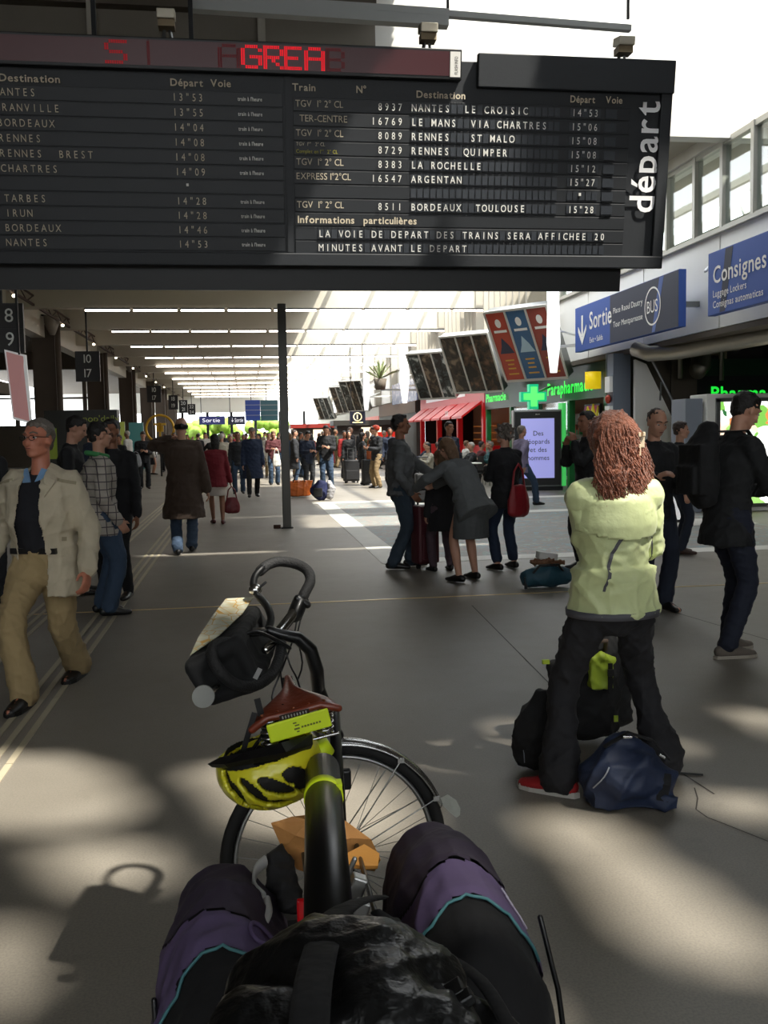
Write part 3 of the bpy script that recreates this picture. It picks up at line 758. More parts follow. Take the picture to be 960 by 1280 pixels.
# pharmacy front Y 21.8 - 33
struct('wall_pharmacy_back', G().bb(11.3, 11.5, 21.8, 33.4, 0, 3.4), M_shopl)
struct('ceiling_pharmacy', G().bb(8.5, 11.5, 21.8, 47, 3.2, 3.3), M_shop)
ph = thing('pharmacy_shopfront', 'pharmacy shopfront with green neon letters on a dark band', 'shop front', (XR, 21.8, 0))
G().bb(0.0, 0.12, 0, 11.6, 2.35, 3.2).obj('fascia_band', mat('dark green band', '1c3a2a', 0.4), ph)
for y in (0, 2.6, 5.4, 8.2, 11.3): G().bb(-0.02, 0.14, y, y + 0.16, 0, 2.35).obj('post', mat('green frame', '24743c', 0.4), ph)
for y in (2.76, 5.56): G().bb(0.04, 0.07, y, y + 2.6, 0.1, 2.35).obj('shop_window', M_glass, ph)
lettering('green_lettering', 'Parapharmacie', M_gsign, frame((-0.06, 4.3, 2.55), (0, -1, 0), (0, 0, 1), (-1, 0, 0)), 0.34, ph, bold=0.02, width=3.6)
lettering('green_lettering', 'Pharmacie', M_gsign, frame((-0.06, 11.2, 2.6), (0, -1, 0), (0, 0, 1), (-1, 0, 0)), 0.28, ph, bold=0.02, width=2.6)
for k, y in enumerate((22.6, 25.4, 28.4, 30.6)):
    s = thing('display_shelf', ['wide shelf of small pharmacy boxes just inside the doorway', 'second shelf unit of boxes inside the pharmacy', 'third shelf unit of boxes inside the pharmacy', 'shelf unit of boxes at the far end of the pharmacy'][k], 'shelf', (10.2, y, 0), 0, 'pharmacy shelves')
    g = G(); g.bb(0, 0.4, 0, 2.0, 0, 0.1); g.bb(0.35, 0.4, 0, 2, 0, 2.1)
    for z in (0.5, 0.95, 1.4, 1.85): g.bb(0, 0.4, 0, 2.0, z, z + 0.03)
    g.obj('shelves', M_white, s)
    for z in (0.1, 0.53, 0.98, 1.43):
        g = G(); y_ = 0.02
        gs = [G() for _ in range(4)]
        while y_ < 1.9:
            b = random.uniform(0.06, 0.16); gs[random.randrange(4)].bb(0.02, 0.2, y_, y_ + b, z + 0.01, z + random.uniform(0.15, 0.33)); y_ += b + 0.02
        for q, c in zip(gs, ('d9d4c8', '3f9a54', 'c9603f', '5a86b0')):
            if q.v: q.obj('box_row', mat('carton ' + c, c, 0.6), s)['kind'] = 'stuff'
# lit green strip posts and poster boards
tag(G().bb(8.36, 8.46, 24.6, 24.95, 0.1, 2.3).obj('light_panel', em('green light panel', '48c860', 0.5), None), 'tall green lit strip on the pharmacy front behind the eating man', 'light panel')
def flatposter(name, label, y0, y1, z0, z1, c1, c2, x=8.38):
    t = thing(name, label, 'poster', (x, y0, z0)); l = y1 - y0; h = z1 - z0
    G().bb(0, 0.06, 0, l, 0, h).obj('frame', M_dk, t)
    G().bb(-0.01, 0, 0.05, l - 0.05, 0.05, h * 0.8).obj('sheet', em(c1 + ' sheet', c1, 0.35), t)
    G().bb(-0.011, 0, 0.05, l - 0.05, h * 0.8, h - 0.04).obj('heading', mat(c2 + ' heading', c2, 0.5), t)
    return t
flatposter('lit_poster', 'lit white poster with a magenta heading on the pharmacy front', 21.95, 23.0, 1.1, 2.2, 'dfe8e6', 'a8286e')
tag(G().prism([(0, 0), (0.95, 0), (0.95, 1.0), (0.8, 0.75), (0.62, 1.05), (0.45, 0.8), (0.25, 1.0), (0.0, 0.7)], 0, 0.03, frame((8.372, 22.95, 1.15), (0, -1, 0), (0, 0, 1), (-1, 0, 0))).obj('yellow_cutout', mat('yellow card', 'e0d21c', 0.5), None), 'jagged yellow cut-out card at the pharmacy corner', 'poster')
# yellow emergency box and grey service post at the corner
tag(G().tube([(8.27, 22.1, 2.55), (8.27, 22.1, 2.95)], 0.2, 8, dome=False).obj('yellow_lamp', em('yellow lamp', 'e8c818', 0.5), None, True), 'yellow boxy lamp beside the green pharmacy lettering', 'lamp')
sp = thing('service_post', 'grey-blue service post with cabinets at the corner of the pharmacy', 'post', (8.12, 20.45, 0))
G().bb(0, 0.4, 0, 0.35, 0, 3.25).obj('post_body', mat('grey blue post', '6c7480', 0.5), sp)
G().bb(-0.08, 0, 0.02, 0.3, 2.4, 2.75).bb(-0.08, 0, 0.02, 0.3, 1.85, 2.1).obj('cabinet', M_sgw, sp)
G().ell((-0.06, 0.15, 2.25), (0.07, 0.07, 0.1)).obj('alarm_bell', mat('alarm red', 'b0402c', 0.4), sp, True)
# green pharmacy cross on the totem side
cr_ = at(666, 496, 25.6)
pc = thing('pharmacy_cross', 'glowing green pharmacy cross above the screen totem', 'sign', cr_)
g = G(); a = 0.13
g.prism([(-a, -0.34), (a, -0.34), (a, -a), (0.36, -a), (0.36, a), (a, a), (a, 0.34), (-a, 0.34), (-a, a), (-0.36, a), (-0.36, -a), (-a, -a)], -0.1, 0.1, frame((0, 0, 0), (1, 0, 0), (0, 0, 1)))
g.obj('cross_body', em('green cross glow', '17b07c', 0.7), pc)
g = G(); a = 0.09
g.prism([(-a, -0.27), (a, -0.27), (a, -a), (0.29, -a), (0.29, a), (a, a), (a, 0.27), (-a, 0.27), (-a, a), (-0.29, a), (-0.29, -a), (-a, -a)], 0.1, 0.12, frame((0, 0, 0), (1, 0, 0), (0, 0, 1)))
g.obj('cross_light', em('cross light', '5de070', 0.9), pc)
G().beam((0.1, 0.05, 0.1), (XR - 0.03 - cr_.x, 0.3, 0.3), 0.05).obj('arm', M_steel, pc)
# totem display
tp = fl(672, 613); tp = Vector((tp.x, tp.y, 0))
td = thing('screen_totem', 'tall black screen totem showing a pale violet page with French words', 'display screen', tp, R(-8))
sc_ = tp.y / 1200 * 1.0
W2 = 59 * sc_ / 2; H2 = 104 * sc_
G().bb(-W2 - 0.03, W2 + 0.03, -0.05, 0.35, 0.1, H2).obj('housing', M_steel, td, bevel=0.02)
G().bb(-W2, W2, -0.08, -0.05, 0.14, H2 - 0.05).obj('bezel', M_black, td, bevel=0.01)
G().bb(-W2 - 0.05, W2 + 0.05, -0.1, 0.4, 0, 0.1).obj('base', M_dk, td)
G().bb(-W2 + 0.16, W2 - 0.17, -0.085, -0.08, 0.33, H2 - 0.23).obj('screen', mat('violet screen', '8080b8', 0.2, emit='9d9fe0', es=0.62), td)
for k, s in enumerate(('Des', 'l\u00e9opards', 'et des', 'hommes')):
    lettering('screen_lettering', s, mat('screen text', '20222c', 0.5, emit='202234', es=0.2), frame((0.02, -0.088, H2 - 0.68 - k * 0.215), (1, 0, 0), (0, 0, 1), (0, -1, 0)), 0.13, td, align='C', xs=0.95, bold=0.004)
lettering('maker_mark', 'SPOT', M_sgw, frame((0, -0.082, H2 - 0.14), (1, 0, 0), (0, 0, 1), (0, -1, 0)), 0.035, td, align='C')
# red shop Y 33.5 - 46
struct('wall_red_shop_back', G().bb(11.3, 11.5, 33.4, 47, 0, 3.3), M_shopl)
rs = thing('red_shopfront', 'red snack bar front with glossy red awnings past the pharmacy', 'shop front', (XR, 33.5, 0))
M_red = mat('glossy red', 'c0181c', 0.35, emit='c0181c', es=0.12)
G().bb(0, 0.1, 0, 12.5, 2.55, 3.2).obj('sign_band', M_red, rs)
G().bb(-0.01, 0.0, 3.0, 11.0, 2.95, 3.15).obj('white_band', mat('pale band', 'd8d0cc', 0.5, emit='ffffff', es=0.3), rs)
for k in range(6):
    y = 0.4 + k * 2.0
    G().add([(0, y, 2.7), (0, y + 1.7, 2.7), (-0.75, y + 1.7, 2.15), (-0.75, y, 2.15), (0, y, 2.62), (0, y + 1.7, 2.62), (-0.75, y + 1.7, 2.07), (-0.75, y, 2.07)], [(0, 1, 2, 3), (7, 6, 5, 4), (3, 2, 6, 7), (0, 3, 7, 4), (1, 5, 6, 2)]).obj('awning', M_red, rs)
lettering('lettering', 'SUA', M_sgw, frame((-0.8, 3.0, 2.2), (0, -1, 0), (0, 0, 1), (-1, 0, 0)), 0.2, rs, bold=0.02)
for y in (0, 4.1, 8.2, 12.2): G().bb(-0.05, 0.15, y, y + 0.25, 0, 2.6).obj('post', M_red, rs)
G().bb(0.3, 0.9, 0.6, 11.5, 0, 1.05).obj('counter', M_red, rs)
for k in range(3):
    g = G(); y = 1.0 + k * 3.6
    for z in (1.2, 1.5, 1.8): g.bb(2.2, 2.6, y, y + 2.6, z, z + 0.05)
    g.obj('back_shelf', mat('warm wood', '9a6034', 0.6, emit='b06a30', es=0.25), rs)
# far shops
sh = thing('dark_shopfront', 'dark shopfront with a grey shutter farther along the right wall', 'shop front', (XR, 47.2, 0))
G().bb(0, 0.3, 0, 13, 0, 3.3).obj('shutter', mat('grey shutter', '4b4c48', 0.6), sh)
G().bb(-0.05, 0, 0, 13, 2.6, 3.3).obj('brown_band', mat('brown band', '5e4228', 0.6), sh)
sh = thing('hoarding', 'blue-white printed hoarding along the fascia past the blade lamp', 'banner', (XR - 1.0, 41.5, 3.0))
G().bb(0, 0.06, 0, 7, 0, 1.0).obj('printed_panel', poster_mat('blue hoarding', '5a6a90', '7f8cb0', 'd8dce8', 9), sh)
for y in (0.5, 6): G().bb(0.06, 0.95, y, y + 0.06, 0.5, 0.56).obj('arm', M_steel, sh)
sh = thing('far_shopfront', 'far shop with white lit windows on the right', 'shop front', (XR, 60.5, 0))
G().bb(0, 0.25, 0, 51, 0, 3.28).obj('lit_front', mat('pale shop', 'a8a49a', 0.5), sh)
G().bb(-0.02, 0, 0, 50, 2.4, 2.7).obj('red_band', M_red, sh)
# round illuminated "i"-like sign and small signs near the far crowd
s1 = thing('clock_sign', 'dark square sign with a ringed yellow-white number one, hung past the crowd', 'sign', at(447, 522, 46))
G().bb(-0.75, 0.75, 0, 0.1, -0.6, 0.6).obj('sign_panel', mat('deep navy', '14182a', 0.4), s1)
g = G()
for j in range(32):
    a0, a1 = 2 * PI * j / 32, 2 * PI * (j + 1) / 32
    g.add([(q * math.cos(a), -0.01, 0.08 + q * math.sin(a)) for a, q in ((a0, 0.42), (a1, 0.42), (a1, 0.33), (a0, 0.33))], [(0, 1, 2, 3)])
M_warm = em('warm sign light', 'f0e0a8', 1.0)
g.obj('ring', M_warm, s1); lettering('number', '1', M_warm, frame((0, -0.012, -0.13), (1, 0, 0), (0, 0, 1), (0, -1, 0)), 0.42, s1, align='C', bold=0.03)
G().bb(-0.5, 0.5, -0.012, 0, -0.5, -0.42).obj('light_bar', M_warm, s1)
zz_ = (5.9 - s1.location.z) / 0.5
for x in (0.6, -0.6): G().beam((x, 0.15, -0.6), (x, 0.15, zz_), 0.06).obj('hanger', M_dk, s1)
s1.scale = (0.5, 0.5, 0.5)
for px, py, c, l, Y in ((487, 548, 'd02818', 'small red lit shop sign behind the grey hooded man', 44), (436, 549, 'b03020', 'small red lit sign above the waiting crowd', 50)):
    q = at(px, py, Y); s1 = thing('red_sign', l, 'sign', q); G().bb(-0.7, 0.7, 0, 0.1, -0.3, 0.3).obj('sign_panel', em('red sign ' + c, c, 0.5), s1); G().beam((0, 0.05, -0.3), (0, 0.05, -q.z), 0.08).obj('post', M_dk, s1)
for k, (px, c) in enumerate(((400, '8c2a22'), (462, '35332f'), (392, 'b8b0a0'))):
    q = fl(px, 600); t = thing('kiosk', ['low red-topped kiosk behind the waiting crowd', 'dark kiosk with a lit white window behind the red cap', 'pale kiosk counter far behind the crowd'][k], 'kiosk', (at(px, 560, [60, 47.5, 72][k]).x, [60, 47.5, 72][k], 0))
    G().bb(-1.6, 1.6, 0, 1.5, 0, 2.0).obj('body', mat('kiosk ' + c, '3a3632', 0.6), t); G().bb(-1.8, 1.8, -0.2, 1.7, 2.0, 2.25).obj('roof', mat('kiosk roof ' + c, c, 0.5), t)
    G().bb(-0.4, 0.6, -0.03, 0.0, 1.1, 1.9).obj('lit_window', em('kiosk window', 'ffe9c8', 1.2), t)
# right-hand recess: pharmacy sign and lit display cabinet
s = thing('pharmacy_sign', 'black sign with green pharmacy lettering in the recess at the right', 'sign', (10.75, 21.6, 2.05))
G().bb(-0.35, 2.6, 0, 0.1, 0.0, 0.75).obj('sign_panel', M_black, s); G().bb(-0.35, 2.6, -0.01, 0.1, 0.75, 1.15).obj('green_band', mat('dark green', '123a20', 0.4), s)
lettering('green_lettering', 'Pharmacie', M_gsign, frame((0.25, -0.02, 0.2), (1, 0, 0), (0, 0, 1), (0, -1, 0)), 0.31, s, bold=0.02, width=2.0)
G().beam((0, 0.05, 1.15), (0, 0.05, 2.35), 0.05).beam((2.4, 0.05, 1.15), (2.4, 0.05, 2.35), 0.05).obj('hanger', M_dk, s)
cb = at(905, 580, 16.8)
dc = thing('lit_display_cabinet', 'tall white lit display cabinet with a green and orange floral picture', 'display cabinet', (cb.x, 16.8, 0))
G().bb(-0.35, 2.6, 0, 0.7, 0, 2.2).obj('cabinet_body', M_white, dc, bevel=0.02)
def flower_mat():
    m = bpy.data.materials.new('floral print'); m.use_nodes = True; nt = m.node_tree; b = nt.nodes['Principled BSDF']; N = nt.nodes.new; L = nt.links.new
    tc = N('ShaderNodeTexCoord'); v = N('ShaderNodeTexVoronoi'); v.inputs['Scale'].default_value = 5.5
    w = N('ShaderNodeTexNoise'); w.inputs['Scale'].default_value = 4; L(tc.outputs['Object'], w.inputs['Vector'])
    ad = N('ShaderNodeMix'); ad.data_type = 'RGBA'; ad.inputs[0].default_value = 0.25; L(tc.outputs['Object'], ad.inputs[6]); L(w.outputs['Color'], ad.inputs[7]); L(ad.outputs[2], v.inputs['Vector'])
    cr = N('ShaderNodeValToRGB'); cr.color_ramp.interpolation = 'CONSTANT'; e = cr.color_ramp.elements
    e[0].color = rgb('f4f6f2'); e[1].position = 0.3; e[1].color = rgb('7cbc50')
    for p, c in ((0.45, 'f4f6f2'), (0.55, '2f6a3a'), (0.62, 'e9f2ea'), (0.75, 'e88a50'), (0.85, 'f7d9c0'), (0.92, '9ccc70')):
        q = e.new(p); q.color = rgb(c)
    sx = N('ShaderNodeSeparateColor'); L(v.outputs['Color'], sx.inputs[0]); L(sx.outputs[0], cr.inputs[0])
    L(cr.outputs[0], b.inputs['Base Color']); L(cr.outputs[0], b.inputs['Emission Color']); b.inputs['Emission Strength'].default_value = 1.1
    return m
G().bb(-0.1, 2.45, -0.02, 0, 0.15, 2.05).obj('lit_picture', flower_mat(), dc)
G().bb(-0.18, -0.1, -0.04, 0, 0.1, 2.1).bb(-0.18, 2.5, -0.04, 0, 2.05, 2.12).bb(-0.18, 2.5, -0.04, 0, 0.08, 0.15).obj('trim', M_steel, dc)
gp = thing('grey_pillar', 'grey panel pillar beside the lit display cabinet', 'pillar', (cb.x - 0.72, 16.9, 0)); G().bb(0, 0.34, 0, 0.6, 0, 2.12).obj('pillar_body', mat('blue grey panel', '7c828c', 0.5), gp, bevel=0.01)
wb = fl(818, 655)
lc = thing('white_cabinet', 'low white cabinet on castors behind the black-jacket man', 'cabinet', (wb.x + 0.05, wb.y, 0))
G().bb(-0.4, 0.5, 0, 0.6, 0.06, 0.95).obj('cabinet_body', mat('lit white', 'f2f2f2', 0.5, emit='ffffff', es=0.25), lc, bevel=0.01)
for x in (-0.3, 0.4): G().tube([(x, 0.1, 0.035), (x + 0.05, 0.1, 0.035)], 0.035, 10, dome=False).obj('castor', M_dk, lc)
# slanting handrail and white stair side
st = thing('stair_side', 'white slanting stair side with a steel handrail beside the concrete wall', 'staircase', (0, 20.2, 0))
a, b = at(808, 455, 20.2), at(878, 600, 20.2)
g = G(); g.add([(a.x - 0.25, 0, 0), (b.x, 0, 0), (b.x, 0, b.z), (a.x, 0, a.z), (a.x - 0.25, 0, a.z + 0.1)], [(0, 1, 2, 3, 4)]); g.v += [(v[0], 0.12, v[2]) for v in g.v]; g.f += [(9, 8, 7, 6, 5), (0, 5, 6, 1), (1, 6, 7, 2), (2, 7, 8, 3), (3, 8, 9, 4), (4, 9, 5, 0)]; g.mi += [0] * 6
g.obj('stair_panel', mat('bright white side', 'f6f4ee', 0.5), st)
G().tube([(a.x + 0.1, -0.1, a.z + 0.05), (b.x + 0.15, -0.1, b.z + 0.1)], 0.03, 8).obj('handrail', M_steel, st, True)
g = G(); g.beam((a.x + 0.3, -0.05, a.z - 0.8), (a.x + 0.3, -0.1, a.z - 0.4), 0.03); g.beam((b.x, -0.05, b.z - 0.2), (b.x, -0.1, b.z + 0.2), 0.03); g.obj('rail_bracket', M_steel, st)
yl = at(861, 570, 18.6)
ys = thing('yellow_floor_sign', 'yellow folding warning sign standing behind the black-jacket man', 'warning sign', (yl.x, 18.6, yl.z - 0.25))
ys.location.z = 0
zt = at(861, 547, 18.6).z
G().add([(-0.16, 0, 0), (0.16, 0, 0), (0.13, 0.14, zt), (-0.13, 0.14, zt), (-0.16, 0.03, 0), (0.16, 0.03, 0), (0.13, 0.16, zt), (-0.13, 0.16, zt)], [(0, 1, 2, 3), (7, 6, 5, 4), (0, 4, 5, 1), (1, 5, 6, 2), (2, 6, 7, 3), (3, 7, 4, 0)]).obj('front_board', mat('warning yellow', 'e8cf24', 0.45), ys)
G().add([(-0.16, 0.34, 0), (0.16, 0.34, 0), (0.13, 0.2, zt), (-0.13, 0.2, zt), (-0.16, 0.31, 0), (0.16, 0.31, 0), (0.13, 0.17, zt), (-0.13, 0.17, zt)], [(3, 2, 1, 0), (4, 5, 6, 7), (1, 5, 4, 0), (2, 6, 5, 1), (3, 7, 6, 2), (0, 4, 7, 3)]).obj('back_board', mat('warning yellow', 'e8cf24', 0.45), ys)
# ================================================================== LEFT SIDE SIGNS
M_sn = mat('black number sign', '0d0e10', 0.5); M_num = mat('grey white numeral', 'c9ccc9', 0.5)
for px0, px1, py0, py1, Y, a, b, l in ((-24, 28, 379, 441, 22.5, '8', '9', 'nearest black platform sign, numbers 8 and 9'), (95, 124, 439, 477, 36.5, '10', '17', 'black platform sign numbered 10 and 17, second from the left edge'),
        (184, 201, 482, 503, 66, '10', '17', 'smaller farther black platform sign numbered 10 and 17'), (211, 222, 494, 512, 78, '18', '19', 'fourth platform sign from the left edge, numbers 18 and 19'), (224, 234, 500, 516, 86, '20', '21', 'fifth platform sign from the left edge, beside the golden ring, 20 and 21'), (235, 244, 505, 519, 93, '22', '24', 'farthest and smallest platform sign, numbers 22 and 24')):
    p, q = at(px0, py1, Y), at(px1, py0, Y); w, h = q.x - p.x, q.z - p.z
    t = thing('platform_sign', l, 'sign', (p.x, Y, p.z), 0, 'platform number signs')
    G().bb(0, w, 0, 0.12, 0, h).obj('sign_panel', M_sn, t); G().bb(0, w, -0.012, 0.0, h * 0.49, h * 0.505).obj('divider', M_dk, t)
    for s, z in ((a, 0.62), (b, 0.14)): lettering('numeral', s, M_num, frame((w * (0.7 if a == '8' else 0.53), -0.015, h * z), (1, 0, 0), (0, 0, 1), (0, -1, 0)), h * 0.29, t, align='C', xs=0.95)
    G().beam((w / 2, 0.06, h), (w / 2, 0.06, 6.8 - p.z), 0.06).obj('hanger', M_dk, t)
# lamp track along the left
tr = thing('lamp_track', 'dark lattice lamp track with small lit bulbs running along the left fascia', 'light track', (-6.65, 18, 5.95))
g = G(); g.beam((0, 0, 0), (0, 92, 0), 0.07); g.beam((0.0, 0, 0.3), (0.0, 92, 0.3), 0.05)
y = 0
while y < 92: g.beam((0, y, 0), (0, y + 1, 0.3), 0.03); g.beam((0, y + 1, 0.3), (0, y + 2, 0), 0.03); y += 2
g.obj('lattice', mat('rust brown', '3c2a22', 0.7), tr)
M_bulb = em('bulb', 'fff0d0', 9)
for k, px in enumerate((19, 78, 116, 143, 164, 180, 192, 202)):
    Yk = (-6.6) / ray(px, 400).x * ray(px, 400).y
    G().ell((0.05, Yk - 18, -0.12), (0.06, 0.06, 0.05), 8, 6).obj('bulb', M_bulb, tr, True)
for k, (px, py) in enumerate(((65, 407), (162, 458), (196, 478))):
    p = atX(px, py, -7.1)
    t = thing('loudspeaker', ['nearest grey cone loudspeaker hanging on the left fascia', 'second grey cone loudspeaker on the left fascia', 'farthest grey cone loudspeaker on the left fascia'][k], 'loudspeaker', p, 0, 'cone loudspeakers on the left fascia')
    G().tube([(0, 0, 0.35), (0, 0, 0.1), (0, 0, -0.35)], [0.3, 0.29, 0.1], 16, dome=False).obj('cone', mat('speaker grey', '77716a', 0.6), t, True); G().beam((0, 0, 0.3), (-0.38, 0, 0.4), 0.06).obj('bracket', M_dk, t)
# mezzanine, hung screen, kiosk on the left
struct('floor_mezzanine', G().bb(-19, -8.2, 23, 37, 3.2, 3.6), M_concd)
sm = thing('shelving_rack', 'dark shelving with rails on the left mezzanine', 'rack', (-9.4, 28, 3.6))
g = G()
for x in range(7): g.beam((-x * 0.9, 6, 0), (-x * 0.9, 6, 2.4), 0.07)
for z in (0.1, 0.7, 1.3, 1.9, 2.4): g.beam((0, 6, z), (-5.4, 6, z), 0.06)
g.obj('rack_frame', mat('rack grey', '4a4b48', 0.6), sm)
p = at(23, 483, 22); sq = thing('hung_screen', 'slanted white-framed screen hanging at the left under the 8 and 9 sign', 'screen', p)
G().add([(-0.22, 0, 0.75), (0.1, 0.25, 0.66), (0.16, 0.25, -0.76), (-0.12, 0, -0.66)], [(3, 2, 1, 0)]).obj('screen_face', mat('pinkish picture', 'a07874', 0.3, emit='a07070', es=0.35), sq)
G().add([(-0.26, 0.01, 0.8), (0.13, 0.27, 0.7), (0.19, 0.27, -0.81), (-0.15, 0.01, -0.71), (-0.26, 0.08, 0.8), (0.13, 0.34, 0.7), (0.19, 0.34, -0.81), (-0.15, 0.08, -0.71)], [(3, 2, 1, 0), (4, 5, 6, 7), (0, 1, 5, 4), (2, 3, 7, 6), (1, 2, 6, 5), (3, 0, 4, 7)]).obj('frame', mat('screen frame white', 'c8cac8', 0.4, emit='ffffff', es=0.15), sq)
G().beam((0, 0.2, 0.7), (0, 0.2, 5.0), 0.05).obj('hanger', M_dk, sq)
a, b = at(57, 560, 31), at(146, 512, 31)
kq = thing('food_kiosk', 'dark kiosk with olive green sign lettering on the left', 'kiosk', (a.x, 31, 0)); w = b.x - a.x
G().bb(0, w, 0, 0.6, 0, b.z).obj('kiosk_body', mat('kiosk black', '15160f', 0.5), kq)
lettering('olive_lettering', 'monop\'daily', mat('olive letters', '77802f', 0.5, emit='77802f', es=0.12), frame((0.75, -0.02, b.z - 0.36), (1, 0, 0), (0, 0, 1), (0, -1, 0)), 0.2, kq, width=w * 0.7)
G().bb(0.02, 0.35, -0.02, 0, b.z - 1.5, b.z - 0.55).obj('olive_panel', mat('olive panel', '6a7a22', 0.5, emit='6a7a22', es=0.15), kq)
for px, wd, c, l, Y, hh in ((152, 9, '8d9a2c', 'narrow olive lit panel right of the dark kiosk', 44, 2.3), (171, 17, '3c7674', 'teal glass panel between the left columns', 50, 2.35)):
    p = at(px, 560, Y); wm = wd * Y / 1200
    tag(G().bb(p.x - wm / 2, p.x + wm / 2, Y, Y + 0.1, 0, hh).obj('glass_panel', mat('panel ' + c, c, 0.3, emit=c, es=0.15), None), l, 'panel')
# clock-like golden ring
p = at(200, 536, 40)
rg = thing('ring_sign', 'golden ring sign with a T-shaped figure inside, standing in the crowd at the left', 'sign', p)
pts = [(0.55 * math.cos(2 * PI * j / 40), 0, 0.55 * math.sin(2 * PI * j / 40)) for j in range(41)]
M_gold = mat('gold', 'a07a1e', 0.35, 0.5, emit='a07a1e', es=0.1)
G().tube(pts, 0.05, 8, dome=False).obj('ring', M_gold, rg, True)
G().bb(-0.04, 0.04, -0.03, 0.03, -0.53, 0.25).bb(-0.25, 0.25, -0.03, 0.03, 0.14, 0.23).bb(-0.14, 0.14, -0.03, 0.03, -0.12, 0.12).obj('figure', M_gold, rg)
G().beam((0, 0, -0.55), (0, 0, -p.z), 0.06).obj('post', M_dk, rg)
# far signs and blue boards
for px0, px1, py0, py1, Y, s, l in ((249, 281, 520, 531, 88, 'Sortie', 'far violet lit exit sign hanging over the crowd'), (285, 306, 520, 531, 84, '\u2193 Sortie', 'far dark exit sign with an arrow, left of the blue boards')):
    p, q = at(px0, py1, Y), at(px1, py0, Y); t = thing('far_exit_sign', l, 'sign', (p.x, Y, p.z), 0, 'far exit signs')
    G().bb(0, q.x - p.x, 0, 0.1, 0, q.z - p.z).obj('sign_panel', mat('far sign ' + s, '252a45', 0.4, emit='3a3c80' if s == 'Sortie' else '202030', es=0.4), t)
    lettering('lettering', s, mat('sign glow white', 'e8e8ff', 0.5, emit='ffffff', es=0.7), frame((0.3, -0.02, 0.22), (1, 0, 0), (0, 0, 1), (0, -1, 0)), 0.36, t, width=(q.x - p.x) * 0.7)
    G().beam((0.2, 0.05, q.z - p.z), (0.2, 0.05, 6.8 - p.z), 0.06).obj('hanger', M_dk, t)
for px0, px1, py0, py1, c, e, l in ((307, 325, 500, 526, '1c2e50', '14307a', 'far blue display board left half'), (326, 347, 500, 526, '2a4c50', '1a3a48', 'far teal display board right half')):
    Y = 82; p, q = at(px0, py1, Y), at(px1, py0, Y); t = thing('far_display_board', l, 'display board', (p.x, Y, p.z), 0, 'far display boards')
    G().bb(0, q.x - p.x, 0, 0.2, 0, q.z - p.z).obj('screen', mat('far board ' + c, c, 0.4, emit=e, es=0.5), t)
    g = G()
    for k in range(1, 4): g.bb(0, q.x - p.x, -0.03, 0, k * (q.z - p.z) / 4, k * (q.z - p.z) / 4 + 0.05)
    g.obj('divider', M_steel, t); G().beam((0.5, 0.1, q.z - p.z), (0.5, 0.1, 6.8 - p.z), 0.06).obj('hanger', M_dk, t)
# hedge of greenery seen through the far doors
g = G()
for k in range(70):
    x = random.uniform(-7.5, 6); z = random.uniform(0.8, 3.4); g.ell((x, 116 + random.uniform(-.5, .5), z), [random.uniform(0.4, 0.9)] * 3, 7, 5)
tag(g.obj('green_hedge', mat('sunlit leaves', '7fa03a', 0.7, 0, 0.4, 4), None, True), 'sunlit green planting seen through the far doors', 'plants', kind='stuff')
# free-standing post
pp = fl(359, 660)
po = thing('steel_post', 'tall grey square steel post standing alone in the concourse', 'post', (pp.x, pp.y, 0))
ptop = at(353, 380, pp.y).z
G().bb(-0.07, 0.07, -0.07, 0.07, 0.02, ptop).obj('shaft', mat('post grey', '55534e', 0.45, 0.3), po, bevel=0.008)
G().bb(-0.1, 0.1, -0.1, 0.1, 0, 0.02).obj('base_plate', M_dk, po)
G().box((-0.17, 0, 0.03), (0.12, 0.05, 0.06)).obj('floor_stop', mat('rusty stop', '4a2a1c', 0.8), po)
# hanging plant on the right wall
p = at(475, 463, 40)
hp = thing('hanging_plant', 'spiky pale green plant on the fascia by the far blade lamps', 'plant', (8.2, 40, 5.07))
hp.location = (p.x, 40, p.z - 0.6)
G().beam((0, 0, -0.2), (XR - p.x, 0, -0.25), 0.08).obj('bracket', M_steel, hp); G().tube([(0, 0, -0.2), (0, 0, 0.25)], [0.2, 0.28], 12, dome=False).obj('pot', M_concd, hp, True)
for k in range(16):
    a = 2 * PI * k / 16; e = 0.5 + 0.4 * (k % 3); d = Vector((math.cos(a) * math.cos(e), math.sin(a) * math.cos(e), math.sin(e))); s_ = Vector((-math.sin(a), math.cos(a), 0)) * 0.05; b0 = Vector((0, 0, 0.25))
    G().add([b0 - s_, b0 + s_, b0 + d * 0.6 + s_, b0 + d * 0.95 - Vector((0, 0, 0.12)), b0 + d * 0.6 - s_], [(0, 1, 2, 3, 4)]).obj('leaf', mat('pale leaf', '8f9c6e', 0.6), hp)
